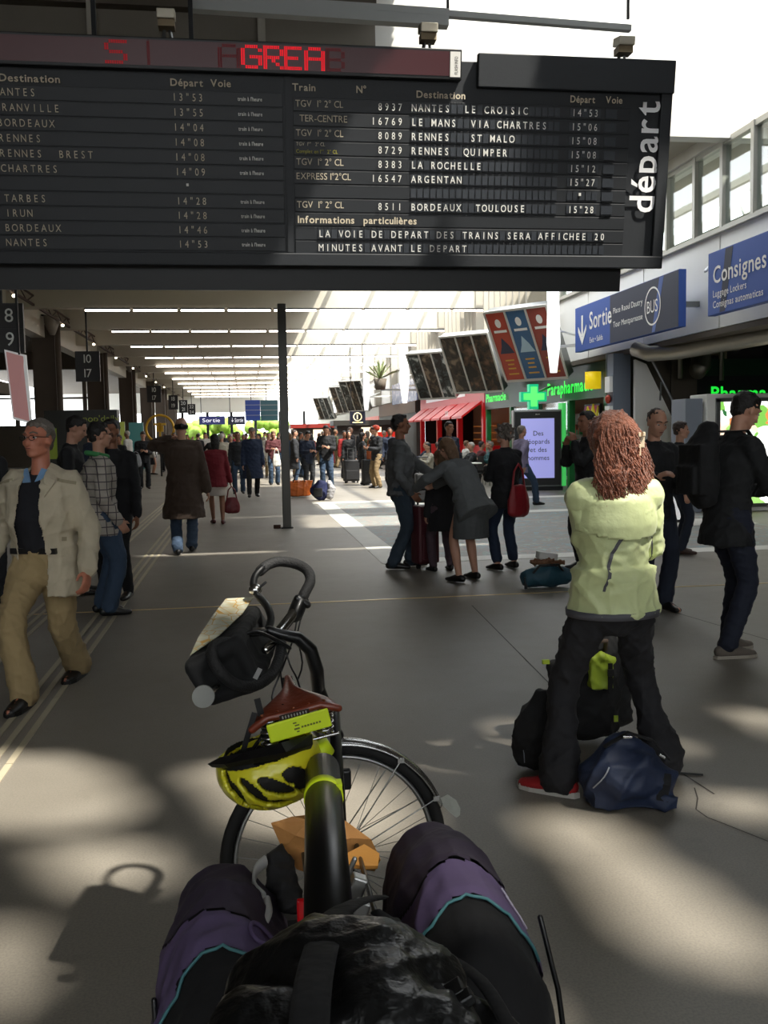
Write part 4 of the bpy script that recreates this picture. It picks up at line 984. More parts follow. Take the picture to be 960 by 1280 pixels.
# ================================================================== PEOPLE
SKIN = {'f': mat('fair skin', 'b98a72', 0.55), 'p': mat('ruddy skin', 'b5745c', 0.5), 't': mat('tan skin', '8a5c44', 0.55), 'd': mat('brown skin', '5a3a2a', 0.55)}
HAIR = {'k': mat('black hair', '14100e', 0.5, 0, 0.3, 60, 0.5, 120), 'b': mat('brown hair', '33221a', 0.5, 0, 0.3, 60, 0.5, 120), 'g': mat('grey hair', '6a625a', 0.55, 0, 0.3, 60, 0.5, 120),
        'l': mat('light brown hair', '6b5038', 0.5, 0, 0.3, 60, 0.5, 120), 'w': mat('white hair', 'a8a49c', 0.6, 0, 0.2, 60, 0.5, 120)}
M_eye = mat('eye dark', '0c0a09', 0.2); M_eyew = mat('eye white', 'cfc8c0', 0.3); M_lip = mat('lips', '8e5048', 0.5)
def ik(S, T, a, b, hint):
    d = T - S; L = d.length
    if L > (a + b) * 0.999: T = S + d * ((a + b) * 0.999 / L); d = T - S; L = d.length
    u = d.normalized(); x = (a * a - b * b + L * L) / (2 * L); h = math.sqrt(max(a * a - x * x, 1e-6))
    n = hint - u * hint.dot(u)
    if n.length < 1e-4: n = u.orthogonal()
    return S + u * x + n.normalized() * h, T
class Body:
    def __init__(s, H=1.75, feet=None, fh=None, hands=None, lean=0.0, pel=(0, 0), bulk=1.0, sex='m', hy=0.0, hp=0.0, hint=None, curl=(0.5, 0.5), crouch=0.0, roll=0.0, side=0.0):
        s.k = k = H / 1.75; s.sex = sex; s.bulk = bulk; s.crouch = crouch
        V = Vector
        f = feet or ((-0.11, 0.0), (0.11, 0.02)); s.fh = fh or (0.12, -0.12)
        s.ank = [V((p[0], p[1], (p[2] if len(p) > 2 else 0) + 0.085 * k)) for p in f]
        hz = 0.953 * k - crouch
        hw = 0.088 * k
        hips = []
        P = V((pel[0], pel[1], hz))
        for i, sx in enumerate((-1, 1)):
            dxy = (V((P.x + sx * hw, P.y, 0)) - V((s.ank[i].x, s.ank[i].y, 0))).length
            mx = s.ank[i].z + math.sqrt(max((0.842 * k) ** 2 - dxy ** 2, 0.01)); P.z = min(P.z, mx)
        s.P = P; s.hips = [P + V((sx * hw, 0, -0.02)) for sx in (-1, 1)]
        s.knee = []
        for i in (0, 1):
            kn, an = ik(s.hips[i], s.ank[i], 0.43 * k, 0.425 * k, V((0.12 * (-1, 1)[i], 1, 0.0)))
            s.knee.append(kn)
        s.lean = lean
        def up(t): return V((0, math.sin(lean * t), math.cos(lean * t)))
        s.W_ = P + up(0.5) * 0.145 * k; s.Ch = s.W_ + up(1.0) * 0.19 * k + V((side, 0, 0)); s.Sh = s.Ch + up(1.1) * 0.155 * k; s.Nk = s.Sh + up(0.9) * 0.03 * k
        s.U = up(1.05); s.X = V((1, 0, 0)); s.Fw = s.X.cross(s.U) * -1
        s.HM = Matrix.Rotation(hy, 3, 'Z') @ Matrix.Rotation(-hp, 3, 'X')
        s.Hd = s.Nk + up(0.7) * 0.075 * k + s.HM @ V((0, 0.025, 0.115)) * k
        sw = (0.178 if sex == 'm' else 0.155) * k * (0.9 + 0.1 * bulk)
        s.sho = [s.Sh + s.X * (sx * sw) - s.U * 0.045 * k for sx in (-1, 1)]
        s.elb = []; s.wri = []
        for i, sx in enumerate((-1, 1)):
            hd = hands[i] if hands and hands[i] is not None else None
            T = V(hd) if hd is not None else s.sho[i] + V((sx * 0.07, 0.05, -0.545)) * k
            hi = V(hint[i]) if hint and hint[i] is not None else V((sx * 0.5, -1, -0.35))
            e, w = ik(s.sho[i], T, 0.295 * k, 0.26 * k, hi); s.elb.append(e); s.wri.append(w)
        s.curl = curl
    def torso(s, g, o=0.0, belly=0.0, n=20, low=0):
        k, b = s.k, s.bulk; f = s.sex == 'f'
        pts = [s.P - s.U * 0.06 * k, s.P + s.U * 0.03 * k, s.W_, s.W_ + (s.Ch - s.W_) * 0.5 + s.Fw * belly * 0.5, s.Ch, s.Sh - s.U * 0.045 * k, s.Sh + s.U * 0.005 * k]
        rx = [0.165 if f else 0.155, 0.168 if f else 0.158, 0.128 if f else 0.148, 0.138 if f else 0.16, 0.16 if f else 0.178, 0.15 if f else 0.17, 0.085]
        ry = [0.105, 0.118, 0.10 + belly, 0.112 + belly, 0.122, 0.098, 0.06]
        g.tube(pts[low:], [r * k * b + o for r in rx[low:]], n, ry=[r * k * b + o for r in ry[low:]], side=(1, 0, 0), dome=0.25)
        for i, sx in enumerate((-1, 1)):    # shoulder yoke
            g.tube([s.Sh - s.U * 0.03 * k, s.sho[i] + s.U * 0.012 * k], [0.06 * k + o, 0.052 * k + o * 0.9], 12)
    def arm(s, g, i, o=0.0, end=1.0, cuff=1.0):
        k = s.k * (0.9 if s.sex == 'f' else 1.0) * (0.6 + 0.4 * s.bulk)
        S, E, Wr = s.sho[i], s.elb[i], s.wri[i]
        pts = [S, S.lerp(E, 0.4), S.lerp(E, 0.93), E.lerp(Wr, 0.1), E.lerp(Wr, 0.45)]; r = [0.054, 0.048, 0.04, 0.04, 0.036]
        if end > 0.5: pts.append(E.lerp(Wr, end)); r.append(0.026 * cuff + (0.004 if end < 1 else 0))
        g.tube(pts, [x * k + o for x in r], 12)
    def leg(s, g, i, o=0.0, end=1.0, hem=0.0):
        k = s.k * (0.65 + 0.35 * s.bulk); Hp, K, A = s.hips[i], s.knee[i], s.ank[i]
        E = K.lerp(A, end)
        pts = [Hp + Vector((0, 0, 0.03)), Hp.lerp(K, 0.35), Hp.lerp(K, 0.92), K.lerp(E, 0.1), K.lerp(E, 0.4), K.lerp(E, 0.8), E]; r = [0.088, 0.082, 0.058, 0.056, 0.056, 0.042 + hem * 0.7, 0.036 + hem]
        g.tube(pts, [x * k + o for x in r], 14)
    def hand(s, g, i, fine=True):
        k = s.k * (0.92 if s.sex == 'f' else 1.0); sx = (-1, 1)[i]; E, Wr = s.elb[i], s.wri[i]; d = (Wr - E).normalized()
        w = Vector((0, 1, 0)) - d * d.y
        if w.length < 0.5: w = Vector((0, 0, 1)) - d * d.z
        w.normalize(); n = d.cross(w); 
        if n.x * sx > 0: n = -n
        c = s.curl[i]
        g.tube([Wr - d * 0.01, Wr + d * 0.05 * k, Wr + d * 0.092 * k], [0.026 * k, 0.04 * k, 0.039 * k], 12, ry=[0.02 * k, 0.017 * k, 0.013 * k], side=w)
        for j, (off, L) in enumerate(((0.029, 0.072), (0.010, 0.08), (-0.010, 0.075), (-0.029, 0.058))):
            b = Wr + d * 0.088 * k + w * off * k; a1 = c * (0.7 + 0.1 * j); a2 = c * (1.6 + 0.15 * j); a3 = c * 2.3
            p1 = b + (d * math.cos(a1) + n * math.sin(a1)) * L * 0.45 * k; p2 = p1 + (d * math.cos(a2) + n * math.sin(a2)) * L * 0.32 * k; p3 = p2 + (d * math.cos(a3) + n * math.sin(a3)) * L * 0.25 * k
            g.tube([b - d * 0.012, p1, p2, p3], [0.0098 * k, 0.0092 * k, 0.0085 * k, 0.0072 * k], 8)
        t0 = Wr + d * 0.03 * k + w * 0.03 * k; t1 = t0 + (d * 0.6 + w * 0.65 + n * 0.35).normalized() * 0.04 * k; t2 = t1 + (d * 0.9 + w * 0.15 + n * 0.5 * c).normalized() * 0.032 * k
        g.tube([t0, t1, t2], [0.0125 * k, 0.011 * k, 0.0085 * k], 8)
    def head(s, g, fine=True):
        k = s.k; M = s.HM; c = s.Hd
        def q(x, y, z): return c + M @ Vector((x, y, z)) * k
        f = 0.94 if s.sex == 'f' else 1.0
        g.ell(q(0, -0.012, 0.025), (0.077 * k * f, 0.096 * k, 0.092 * k), 18, 12, M)
        g.ell(q(0, 0.022, -0.03), (0.06 * k * f, 0.068 * k, 0.08 * k), 16, 10, M)
        g.ell(q(0, 0.055, -0.088), (0.028 * k * f, 0.028 * k, 0.022 * k), 10, 8, M)            # chin
        g.tube([q(-0.05 * f, 0.0, -0.065), q(-0.025 * f, 0.05, -0.085), q(0.025 * f, 0.05, -0.085), q(0.05 * f, 0, -0.065)], 0.018 * k, 8)   # jaw
        g.tube([q(0, 0.078, 0.018), q(0, 0.098, -0.018), q(0, 0.103, -0.028)], [0.009 * k, 0.0115 * k, 0.013 * k], 8)  # nose
        g.ell(q(-0.012, 0.088, -0.03), (0.009 * k, 0.01 * k, 0.008 * k), 8, 6, M); g.ell(q(0.012, 0.088, -0.03), (0.009 * k, 0.01 * k, 0.008 * k), 8, 6, M)
        g.tube([q(-0.045, 0.07, 0.03), q(-0.02, 0.083, 0.034), q(0.02, 0.083, 0.034), q(0.045, 0.07, 0.03)], 0.01 * k, 8)  # brow
        g.ell(q(0, 0.078, -0.055), (0.024 * k, 0.014 * k, 0.01 * k), 10, 6, M)               # mouth
        for sx in (-1, 1):
            g.ell(q(sx * 0.043, 0.055, -0.022), (0.02 * k, 0.022 * k, 0.024 * k), 10, 7, M)   # cheek
            g.ell(q(sx * 0.077 * f, -0.008, -0.004), (0.009 * k, 0.02 * k, 0.032 * k), 8, 7, M)   # ear
        g.tube([s.Sh - s.U * 0.02, s.Nk + (c - s.Nk) * 0.25, c + M @ Vector((0, -0.02, -0.06)) * k], [0.07 * k, 0.053 * k * f, 0.052 * k * f], 14)
    def foot(s, i, o=0.0):
        k = s.k; g = G(); a = s.ank[i]; h = s.fh[i]; d = Vector((-math.sin(h), math.cos(h), 0)); z0 = a.z - 0.085 * k
        P = lambda y, z: Vector((a.x, a.y, z0)) + d * y * k + Vector((0, 0, z * k))
        n = Vector((d.y, -d.x, 0))
        g.tube([P(-0.055, 0.045), P(0.0, 0.052), P(0.07, 0.042), P(0.13, 0.03), P(0.18, 0.026)], [(x + o) * k for x in (0.034, 0.038, 0.043, 0.044, 0.032)], 12, ry=[(x) * k for x in (0.042, 0.05, 0.04, 0.028, 0.022)], side=n)
        return g, P, n
def sole(b, i, m, par, thick=0.022):
    g0, P, n = b.foot(i); k = b.k; g = G(); ol = [(-0.1, 0.0), (-0.085, 0.028), (-0.03, 0.036), (0.06, 0.042), (0.13, 0.046), (0.185, 0.034), (0.215, 0.0)]
    poly = [(y, x) for y, x in ol] + [(y, -x) for y, x in reversed(ol[1:-1])]
    vs = [P(y, 0.002) + n * x * k for y, x in poly] + [P(y, thick) + n * x * k for y, x in poly]; m_ = len(poly)
    g.add(vs, [tuple(range(m_)), tuple(reversed(range(m_, 2 * m_)))] + [(j, j + m_, (j + 1) % m_ + m_, (j + 1) % m_) for j in range(m_)])
    return g.obj('sole', m, par)
PERS = []
def person(label, px=None, py=None, loc=None, rz=0.0, H=1.75, vox=0.011, skin='f', hair='short', hcol='b', top=None, under=None, bottom=None, bkind='trousers', shoes=None, hem=-0.1, flare=0.0, thick=0.018,
           sleeve=0.96, face=1, open_=0.0, hemleg=0.01, coat_len=0.0, group=None, wr=0.012, bel=0.0, toploose=0.0, glasses=False, cap=None, hood=False, legw=0.012, topname='jacket', collar=None, soles=None, cat='person', skirt_len=0.45, legend=0.99, **kw):
    if px is not None: p = fl(px, py); loc = (p.x, p.y, 0)
    b = Body(H=H, **kw); k = b.k
    g = G(); b.torso(g, -0.004, bel); 
    for i in (0, 1): b.arm(g, i, -0.002); b.hand(g, i); b.leg(g, i, -0.003, 1.0); g.v += []; 
    for i in (0, 1): g2, P, n = b.foot(i, -0.006); g.add(g2.v, g2.f)
    b.head(g)
    me = fuse(g, vox * 0.8, 2)
    o = link('person', me, SKIN[skin]); o.location = loc; o.rotation_euler = (0, 0, rz); tag(o, label, cat, group)
    b.o = o; b.root = o
    M = b.HM; c = b.Hd
    def q(x, y, z): return c + M @ Vector((x, y, z)) * k
    b.q = q
    # top garment
    if under:
        g = G(); b.torso(g, 0.008, bel); link('sweater', fuse(g, vox, 3, 0.004), under, o)
    if top:
        g = G(); b.torso(g, thick, bel, low=1)
        if hem > -0.9:
            dn = Vector((0, 0, -1)) if b.lean < 0.5 else -b.U
            P0 = b.P - b.U * 0.03
            L = -hem
            if L > 0:
                g.tube([b.W_, P0, P0 + dn * L * k * 0.5, P0 + dn * L * k], [x * k * b.bulk + thick + toploose for x in (0.14, 0.158, 0.165 + flare * 0.5, 0.165 + flare)], 20,
                       ry=[x * k * b.bulk + thick + toploose for x in (0.105, 0.118, 0.125 + flare * 0.5, 0.125 + flare)], side=(1, 0, 0), dome=False)
        for i in (0, 1): b.arm(g, i, thick * 0.85, sleeve, 1.15)
        g.tube([b.Sh, b.Nk + (c - b.Nk) * 0.18], [0.085 * k, 0.066 * k + (0.01 if collar else 0)], 14, dome=False)
        if hood: g.ell(b.Sh - b.Fw * 0.07 + b.U * 0.01, (0.12 * k, 0.07 * k, 0.07 * k))
        cut = None
        if open_:
            ow = open_
            def cut(v):
                if v.y < b.W_.y + 0.02: return False
                return abs(v.x) < ow * (0.75 + 0.5 * (b.Sh.z - v.z) / (b.Sh.z - 0.7)) and v.z < b.Sh.z + 0.1
        b.top = link(topname, fuse(g, vox, 4, wr, 0.13, cut, -0.006 if cut else 0, wseed=len(PERS)), top, o)
    if bkind == 'trousers' and bottom:
        g = G()
        g.tube([b.P + b.U * 0.09, b.P, b.P - Vector((0, 0, 0.07))], [x * k * b.bulk + legw for x in (0.148, 0.157, 0.15)], 20, ry=[x * k * b.bulk + legw for x in (0.105, 0.112, 0.105)], side=(1, 0, 0))
        for i in (0, 1): b.leg(g, i, legw, legend, hemleg)
        b.bot = link('trousers', fuse(g, vox, 3, wr * 0.8, 0.12, wseed=3 + len(PERS)), bottom, o)
    if bkind == 'skirt':
        g = G(); P0 = b.P; dz = Vector((0, 0, -1))
        g.tube([P0 + b.U * 0.1, P0, P0 + dz * skirt_len * 0.5 * k, P0 + dz * skirt_len * k], [x * k * b.bulk + 0.01 for x in (0.13, 0.165, 0.175, 0.18)], 22, ry=[x * k * b.bulk + 0.01 for x in (0.1, 0.12, 0.135, 0.14)], side=(1, 0, 0), dome=False)
        link('skirt', fuse(g, vox, 2, wr * 0.5), bottom, o)
    if shoes:
        for i in (0, 1):
            g, P, n = b.foot(i, 0.004); link('shoe', fuse(g, min(vox, 0.012), 2), shoes, o)
            if soles: sole(b, i, soles, o)
    # hair
    hm = HAIR[hcol] if hcol in HAIR else hcol
    g = G()
    if hair in ('short', 'curly', 'bob', 'bald', 'cropped'):
        if hair == 'short': g.ell(q(0, -0.022, 0.036), (0.084 * k, 0.098 * k, 0.094 * k), 16, 10, M); g.ell(q(0, 0.02, 0.085), (0.06 * k, 0.055 * k, 0.035 * k), 12, 8, M); g.ell(q(0, -0.06, -0.02), (0.06 * k, 0.045 * k, 0.05 * k), 12, 8, M)
        if hair == 'cropped': g.ell(q(0, -0.024, 0.034), (0.079 * k, 0.091 * k, 0.089 * k), 16, 10, M)
        if hair == 'curly': g.ell(q(0, -0.025, 0.035), (0.105 * k, 0.11 * k, 0.105 * k), 16, 10, M); g.ell(q(0, -0.06, -0.03), (0.08 * k, 0.06 * k, 0.06 * k), 12, 8, M)
        if hair == 'bob':
            g.ell(q(0, -0.025, 0.035), (0.092 * k, 0.105 * k, 0.1 * k), 16, 10, M)
            g.tube([q(0, -0.05, 0.04), q(0, -0.06, -0.06), q(0, -0.05, -0.15)], [0.09 * k, 0.088 * k, 0.075 * k], 14, ry=[0.07 * k, 0.065 * k, 0.045 * k], side=M @ Vector((1, 0, 0)))
        if hair == 'bald': g.tube([q(-0.072, 0.0, 0.0), q(-0.06, -0.06, 0.0), q(0, -0.095, 0.005), q(0.06, -0.06, 0), q(0.072, 0.0, 0.0)], [0.018 * k, 0.036 * k, 0.042 * k, 0.036 * k, 0.018 * k], 10)
        link('hair', fuse(g, min(vox, 0.009) if vox < 0.015 else 0.016, 1, 0.045 if hair == 'curly' else 0.01, 0.04, wseed=5), hm, o)
    if cap:
        g = G(); g.ell(q(0, -0.012, 0.06), (0.088 * k, 0.104 * k, 0.07 * k), 16, 10, M); g.tube([q(0, 0.05, 0.045), q(0, 0.14, 0.03)], [0.07 * k, 0.05 * k], 12, ry=[0.008, 0.006], side=M @ Vector((1, 0, 0)))
        link('cap', fuse(g, 0.01, 2), cap, o)
    if face:
        for sx in (-1, 1):
            if face > 1:
                G().ell(q(sx * 0.031, 0.072, 0.008), (0.0135 * k, 0.011 * k, 0.0075 * k), 10, 7, M).obj('eye_white', M_eyew, o, True)
                G().ell(q(sx * 0.031, 0.0815, 0.008), (0.006 * k, 0.004 * k, 0.006 * k), 8, 6, M).obj('pupil', M_eye, o, True)
                G().tube([q(sx * 0.015, 0.091, 0.034), q(sx * 0.033, 0.087, 0.04), q(sx * 0.052, 0.073, 0.033)], 0.0045 * k, 6).obj('eyebrow', hm, o, True)
            else:
                G().ell(q(sx * 0.031, 0.077, 0.008), (0.012 * k, 0.008 * k, 0.006 * k), 8, 5, M).obj('eye', M_eye, o, True)
        G().ell(q(0, 0.091, -0.055), (0.021 * k, 0.005 * k, 0.0045 * k), 10, 6, M).obj('mouth', M_lip, o, True)
    if glasses:
        g = G()
        for sx in (-1, 1):
            g.tube([q(sx * 0.033 + 0.021 * math.cos(t * PI / 6), 0.098, 0.005 + 0.015 * math.sin(t * PI / 6)) for t in range(13)], 0.0018, 6, dome=False)
            g.tube([q(sx * 0.055, 0.095, 0.012), q(sx * 0.082, -0.005, 0.012)], 0.0018, 6, dome=False)
        g.tube([q(-0.012, 0.1, 0.008), q(0.012, 0.1, 0.008)], 0.0018, 6, dome=False)
        g.obj('glasses', M_dk, o)
    PERS.append(o); return b
def fb(n, c, **k): return fabric(n, c, **k)
def drape(me_obj, pts, w, name, m, parent, axis=(0, 1, 0), start=-1.0, lift=0.003, zs=False):
    """ribbon laid on the surface of a garment: pts are (x, z) in garment space, seen along axis"""
    from mathutils.bvhtree import BVHTree
    me = me_obj.data; bvh = BVHTree.FromPolygons([v.co for v in me.vertices], [tuple(p.vertices) for p in me.polygons])
    ax = Vector(axis); hit = []
    P = []
    for a, b in zip(pts[:-1], pts[1:]):
        n = max(2, int((Vector(b) - Vector(a)).length / 0.02))
        P += [Vector(a).lerp(Vector(b), j / n) for j in range(n)]
    P.append(Vector(pts[-1]))
    for p in P:
        o = Vector((p[0], 0, p[1])) + ax * start if abs(ax.y) > 0.5 else Vector((0, p[0], p[1])) + ax * start
        h = bvh.ray_cast(o, ax)
        if h[0] is not None and (not hit or (h[0] - hit[-1][0]).length < 0.06): hit.append((h[0] - ax * lift, h[1]))
    if len(hit) < 2: return None
    g = G(); L = []
    for i, (c, n) in enumerate(hit):
        t = (hit[min(i + 1, len(hit) - 1)][0] - hit[max(i - 1, 0)][0]).normalized(); s = t.cross(ax).normalized() * w / 2
        L += [c - s, c + s]
    g.add(L, [(2 * i, 2 * i + 1, 2 * i + 3, 2 * i + 2) for i in range(len(hit) - 1)])
    return g.obj(name, m, parent)
AWAY, TOWARD, RIGHT, LEFT = 0.0, PI, -PI / 2, PI / 2
M_denim = fb('blue denim', '34465c'); M_denimd = fb('dark denim', '1c2433'); M_blk = fb('black cloth', '17181b'); M_leather = mat('black leather', '121212', 0.4); M_grey = fb('grey cloth', '55575a')
M_khaki = fb('khaki cotton', '9c8862'); M_beige = fb('beige canvas coat', 'b5ab94')
# ---- walking man in the beige jacket
b = person('grey-haired man with glasses walking in an open beige jacket, navy sweater and khaki trousers', 62, 868, rz=PI - 0.35, H=1.80, vox=0.009, skin='p', hair='short', hcol='g',
    top=M_beige, under=fb('navy sweater', '15161d'), bottom=M_khaki, shoes=M_leather, hem=-0.18, flare=0.03, thick=0.036, open_=0.085, face=2, glasses=True, bulk=1.14, bel=0.03, wr=0.02,
    feet=((0.04, -0.42), (-0.02, 0.30)), fh=(0.1, 0.1), hands=((-0.35, 0.1, 0.80), (0.34, 0.06, 0.84)), hy=-0.12, hp=-0.05, soles=M_black, hemleg=0.028, legw=0.024, pel=(0, -0.03), topname='jacket')
o = b.root
MS = b.Sh
g = G()
for sx in (-1, 1):   # coat collar halves and blue shirt collar
    g.add([MS + Vector((sx * 0.05, -0.07, 0.06)), MS + Vector((sx * 0.105, -0.02, 0.05)), MS + Vector((sx * 0.15, 0.10, -0.03)), MS + Vector((sx * 0.10, 0.145, -0.12)), MS + Vector((sx * 0.075, 0.10, 0.0)), MS + Vector((sx * 0.06, 0.0, 0.075))], [(0, 1, 5), (1, 2, 4, 5), (2, 3, 4)])
c = g.obj('collar', M_beige, o); c.modifiers.new('s', 'SOLIDIFY').thickness = 0.012
g = G()
for sx in (-1, 1):
    g.add([MS + Vector((sx * 0.01, 0.105, -0.03)), MS + Vector((sx * 0.065, 0.10, -0.035)), MS + Vector((sx * 0.075, 0.06, 0.045)), MS + Vector((sx * 0.045, 0.075, 0.055))], [(0, 1, 2, 3)])
c = g.obj('shirt_collar', fb('light blue shirt', '6f93b8'), o); c.modifiers.new('s', 'SOLIDIFY').thickness = 0.008
M_seam = fb('jacket seam', '8f866f')
drape(b.top, [(0.15, 1.34), (0.32, 1.30)], 0.02, 'pocket_flap', M_seam, o, (0, -1, 0))
drape(b.top, [(0.17, 0.98), (0.31, 0.97)], 0.025, 'pocket_flap', M_seam, o, (0, -1, 0))
drape(b.top, [(-0.17, 0.98), (-0.31, 0.97)], 0.025, 'pocket_flap', M_seam, o, (0, -1, 0))
drape(b.top, [(-0.15, 1.34), (-0.32, 1.30)], 0.02, 'pocket_flap', M_seam, o, (0, -1, 0))
drape(b.top, [(0.34, 1.18), (0.37, 1.18)], 0.03, 'sleeve_patch', mat('dark patch', '3a2424', 0.6), o, (0, -1, 0))
G().box(b.P + Vector((0, 0.13, 0.06)), (0.3, 0.03, 0.035)).obj('belt', M_leather, o)
# ---- man in the check shirt and the dark man behind him
def plaid():
    m = bpy.data.materials.new('checked shirt'); m.use_nodes = True; nt = m.node_tree; bb_ = nt.nodes['Principled BSDF']; N = nt.nodes.new; L = nt.links.new
    tc = N('ShaderNodeTexCoord'); sx = N('ShaderNodeSeparateXYZ'); L(tc.outputs['Object'], sx.inputs[0]); outs = []
    for a in ('Y', 'Z', 'X'):
        mu = N('ShaderNodeMath'); mu.operation = 'MULTIPLY'; mu.inputs[1].default_value = 15; L(sx.outputs[a], mu.inputs[0])
        fr = N('ShaderNodeMath'); fr.operation = 'FRACT'; L(mu.outputs[0], fr.inputs[0]); gt = N('ShaderNodeMath'); gt.operation = 'LESS_THAN'; gt.inputs[1].default_value = 0.13; L(fr.outputs[0], gt.inputs[0]); outs.append(gt)
    m1 = N('ShaderNodeMath'); m1.operation = 'MAXIMUM'; L(outs[0].outputs[0], m1.inputs[0]); L(outs[1].outputs[0], m1.inputs[1])
    mx = N('ShaderNodeMix'); mx.data_type = 'RGBA'; mx.inputs[6].default_value = rgb('a39c92'); mx.inputs[7].default_value = rgb('4a4347'); L(m1.outputs[0], mx.inputs[0]); L(mx.outputs[2], bb_.inputs['Base Color']); bb_.inputs['Roughness'].default_value = 0.85
    return m
b = person('dark-haired man in a white checked shirt and blue jeans with a green scarf', 131, 768, rz=RIGHT + 0.35, H=1.72, vox=0.011, hcol='k', skin='f', top=plaid(), bottom=M_denim, shoes=M_leather, hem=-0.16, flare=0.02, thick=0.024, bulk=1.12,
    hands=((-0.24, 0.16, 0.86), (0.25, 0.10, 0.86)), glasses=True, hemleg=0.02, legw=0.022, topname='shirt', wr=0.016, hy=0.1)
g = G(); g.tube([b.Sh + Vector((0.09 * math.cos(t * PI / 8), 0.09 * math.sin(t * PI / 8) - 0.01, 0.045 - 0.02 * math.sin(t * PI / 8))) for t in range(17)], 0.022, 8, dome=False)
g.obj('scarf', fb('green scarf', '3f8a52'), b.root, True)
person('man in dark clothes mostly hidden behind the checked shirt', 148, 748, rz=PI - 0.3, H=1.76, vox=0.014, hcol='k', skin='t', top=M_blk, bottom=M_blk, shoes=M_leather)
person('dark-haired man with a lowered face behind the shoulder of the beige jacket', 96, 742, rz=RIGHT, H=1.82, vox=0.014, hcol='k', skin='f', top=M_blk, bottom=M_blk, shoes=M_leather, hp=0.4)
person('person in a black coat cut off by the left edge', -16, 760, rz=AWAY, H=1.74, vox=0.014, hcol='k', top=M_blk, bottom=M_blk, shoes=M_leather, hem=-0.35, collar=1)
# ---- brown coat man seen from behind
b = person('balding man in a long brown coat walking away, arm raised to his ear', 232, 692, rz=0.05, H=1.86, vox=0.012, hair='bald', hcol='k', skin='f', top=fb('brown wool coat', '42342a'), bottom=M_denim, shoes=M_leather, hem=-0.42, flare=0.05, thick=0.04,
    bulk=1.12, hands=((-0.16, 0.16, 1.56), (0.33, 0.0, 0.80)), hint=((-1, 0.1, -0.4), None), feet=((-0.10, -0.14), (0.09, 0.2)), wr=0.018, face=0, hemleg=0.02, legw=0.018, topname='coat')
# ---- red jacket woman
b = person('dark-haired woman in a crimson jacket and white skirt walking away', 272, 655, rz=0.1, H=1.62, vox=0.013, hair='bob', hcol='k', skin='t', sex='f', top=fb('crimson jacket', '6e1420'), bottom=fb('white skirt', 'b5aca2'), bkind='skirt', skirt_len=0.36, shoes=mat('red shoe', '5a1a1c', 0.4),
    hem=-0.16, flare=0.03, thick=0.028, bulk=1.0, hands=(None, (0.27, 0.05, 0.68)), feet=((-0.06, 0.12), (0.09, -0.1)), wr=0.012, face=0)
def handbag(name, label, loc, w, h, d, col, rz=0.0, strap=0.25, cat='handbag', m=None):
    t = thing(name, label, cat, loc, rz); m = m or fb('bag ' + col, col, bump=0.2, rough=0.5)
    g = G(); g.tube([(0, 0, 0.02), (0, 0, h * 0.5), (0, 0, h)], [w / 2, w / 2 * 0.98, w / 2 * 0.7], 16, ry=[d / 2, d / 2, d / 4], side=(1, 0, 0))
    link('bag_body', fuse(g, 0.014, 2, 0.008, 0.1), m, t)
    if strap:
        G().tube([(-w * 0.3, 0, h * 0.95), (-w * 0.2, 0, h + strap * 0.7), (0, 0, h + strap), (w * 0.2, 0, h + strap * 0.7), (w * 0.3, 0, h * 0.95)], 0.012, 8).obj('strap', m, t, True)
    return t
p = b.root.matrix_basis @ b.wri[1] if False else Matrix.Translation(b.root.location) @ Matrix.Rotation(0.1, 4, 'Z') @ b.wri[1]
handbag('handbag', 'dark red handbag held by the woman in the crimson jacket', (p.x + 0.02, p.y, p.z - 0.55), 0.3, 0.24, 0.12, '6a1a20', 0.1, 0.22)
# ---- blue overcoat man with cap
b = person('man in a navy overcoat and grey cap walking toward the camera with a black bag', 317, 621, rz=PI + 0.1, H=1.80, vox=0.016, hcol='g', skin='f', top=fb('navy overcoat', '1c2942'), bottom=M_blk, shoes=M_leather, hem=-0.42, flare=0.05, thick=0.035, bulk=1.15,
    cap=fb('grey cap', '6b625c'), feet=((-0.1, -0.12), (0.12, 0.14)), topname='coat')
# ---- hooded grey sweatshirt man
b = person('dark-haired man in a grey hooded sweatshirt and jeans facing right', 504, 710, rz=RIGHT - 0.1, H=1.80, vox=0.011, hcol='k', skin='t', top=fb('grey hooded sweatshirt', '56585a'), bottom=fb('jeans dark blue', '2b3844'), shoes=M_leather,
    hem=-0.06, thick=0.026, bulk=1.08, bel=0.015, hood=True, hands=((-0.30, 0.46, 1.02), (0.24, 0.10, 0.90)), pel=(0, -0.02), feet=((-0.12, 0.1), (0.1, -0.12)), hemleg=0.022, legw=0.02, wr=0.016, hp=-0.05, topname='sweatshirt')
drape(b.top, [(0.0, 1.42), (0.02, 0.95)], 0.012, 'zip', M_steel, b.root, (0, -1, 0))
# ---- elderly woman in grey suit bending forward
b = person('grey-haired woman in a grey jacket and skirt bending over a suitcase', 583, 726, rz=0.5, H=1.64, vox=0.011, hair='bob', hcol='l', skin='f', sex='f', top=fb('grey suit jacket', '5c5f60'), bottom=fb('grey suit skirt', '4b4e4f'), bkind='skirt', skirt_len=0.42, shoes=M_leather,
    hem=-0.18, flare=0.03, thick=0.026, bulk=1.2, lean=0.65, hands=((-0.22, 0.55, 0.98), (0.1, 0.6, 1.0)), hint=((-1, 0, -0.3), (1, 0, -0.3)), feet=((-0.13, -0.03), (0.15, 0.03)), face=0, hp=0.6, wr=0.014, pel=(0, -0.08))
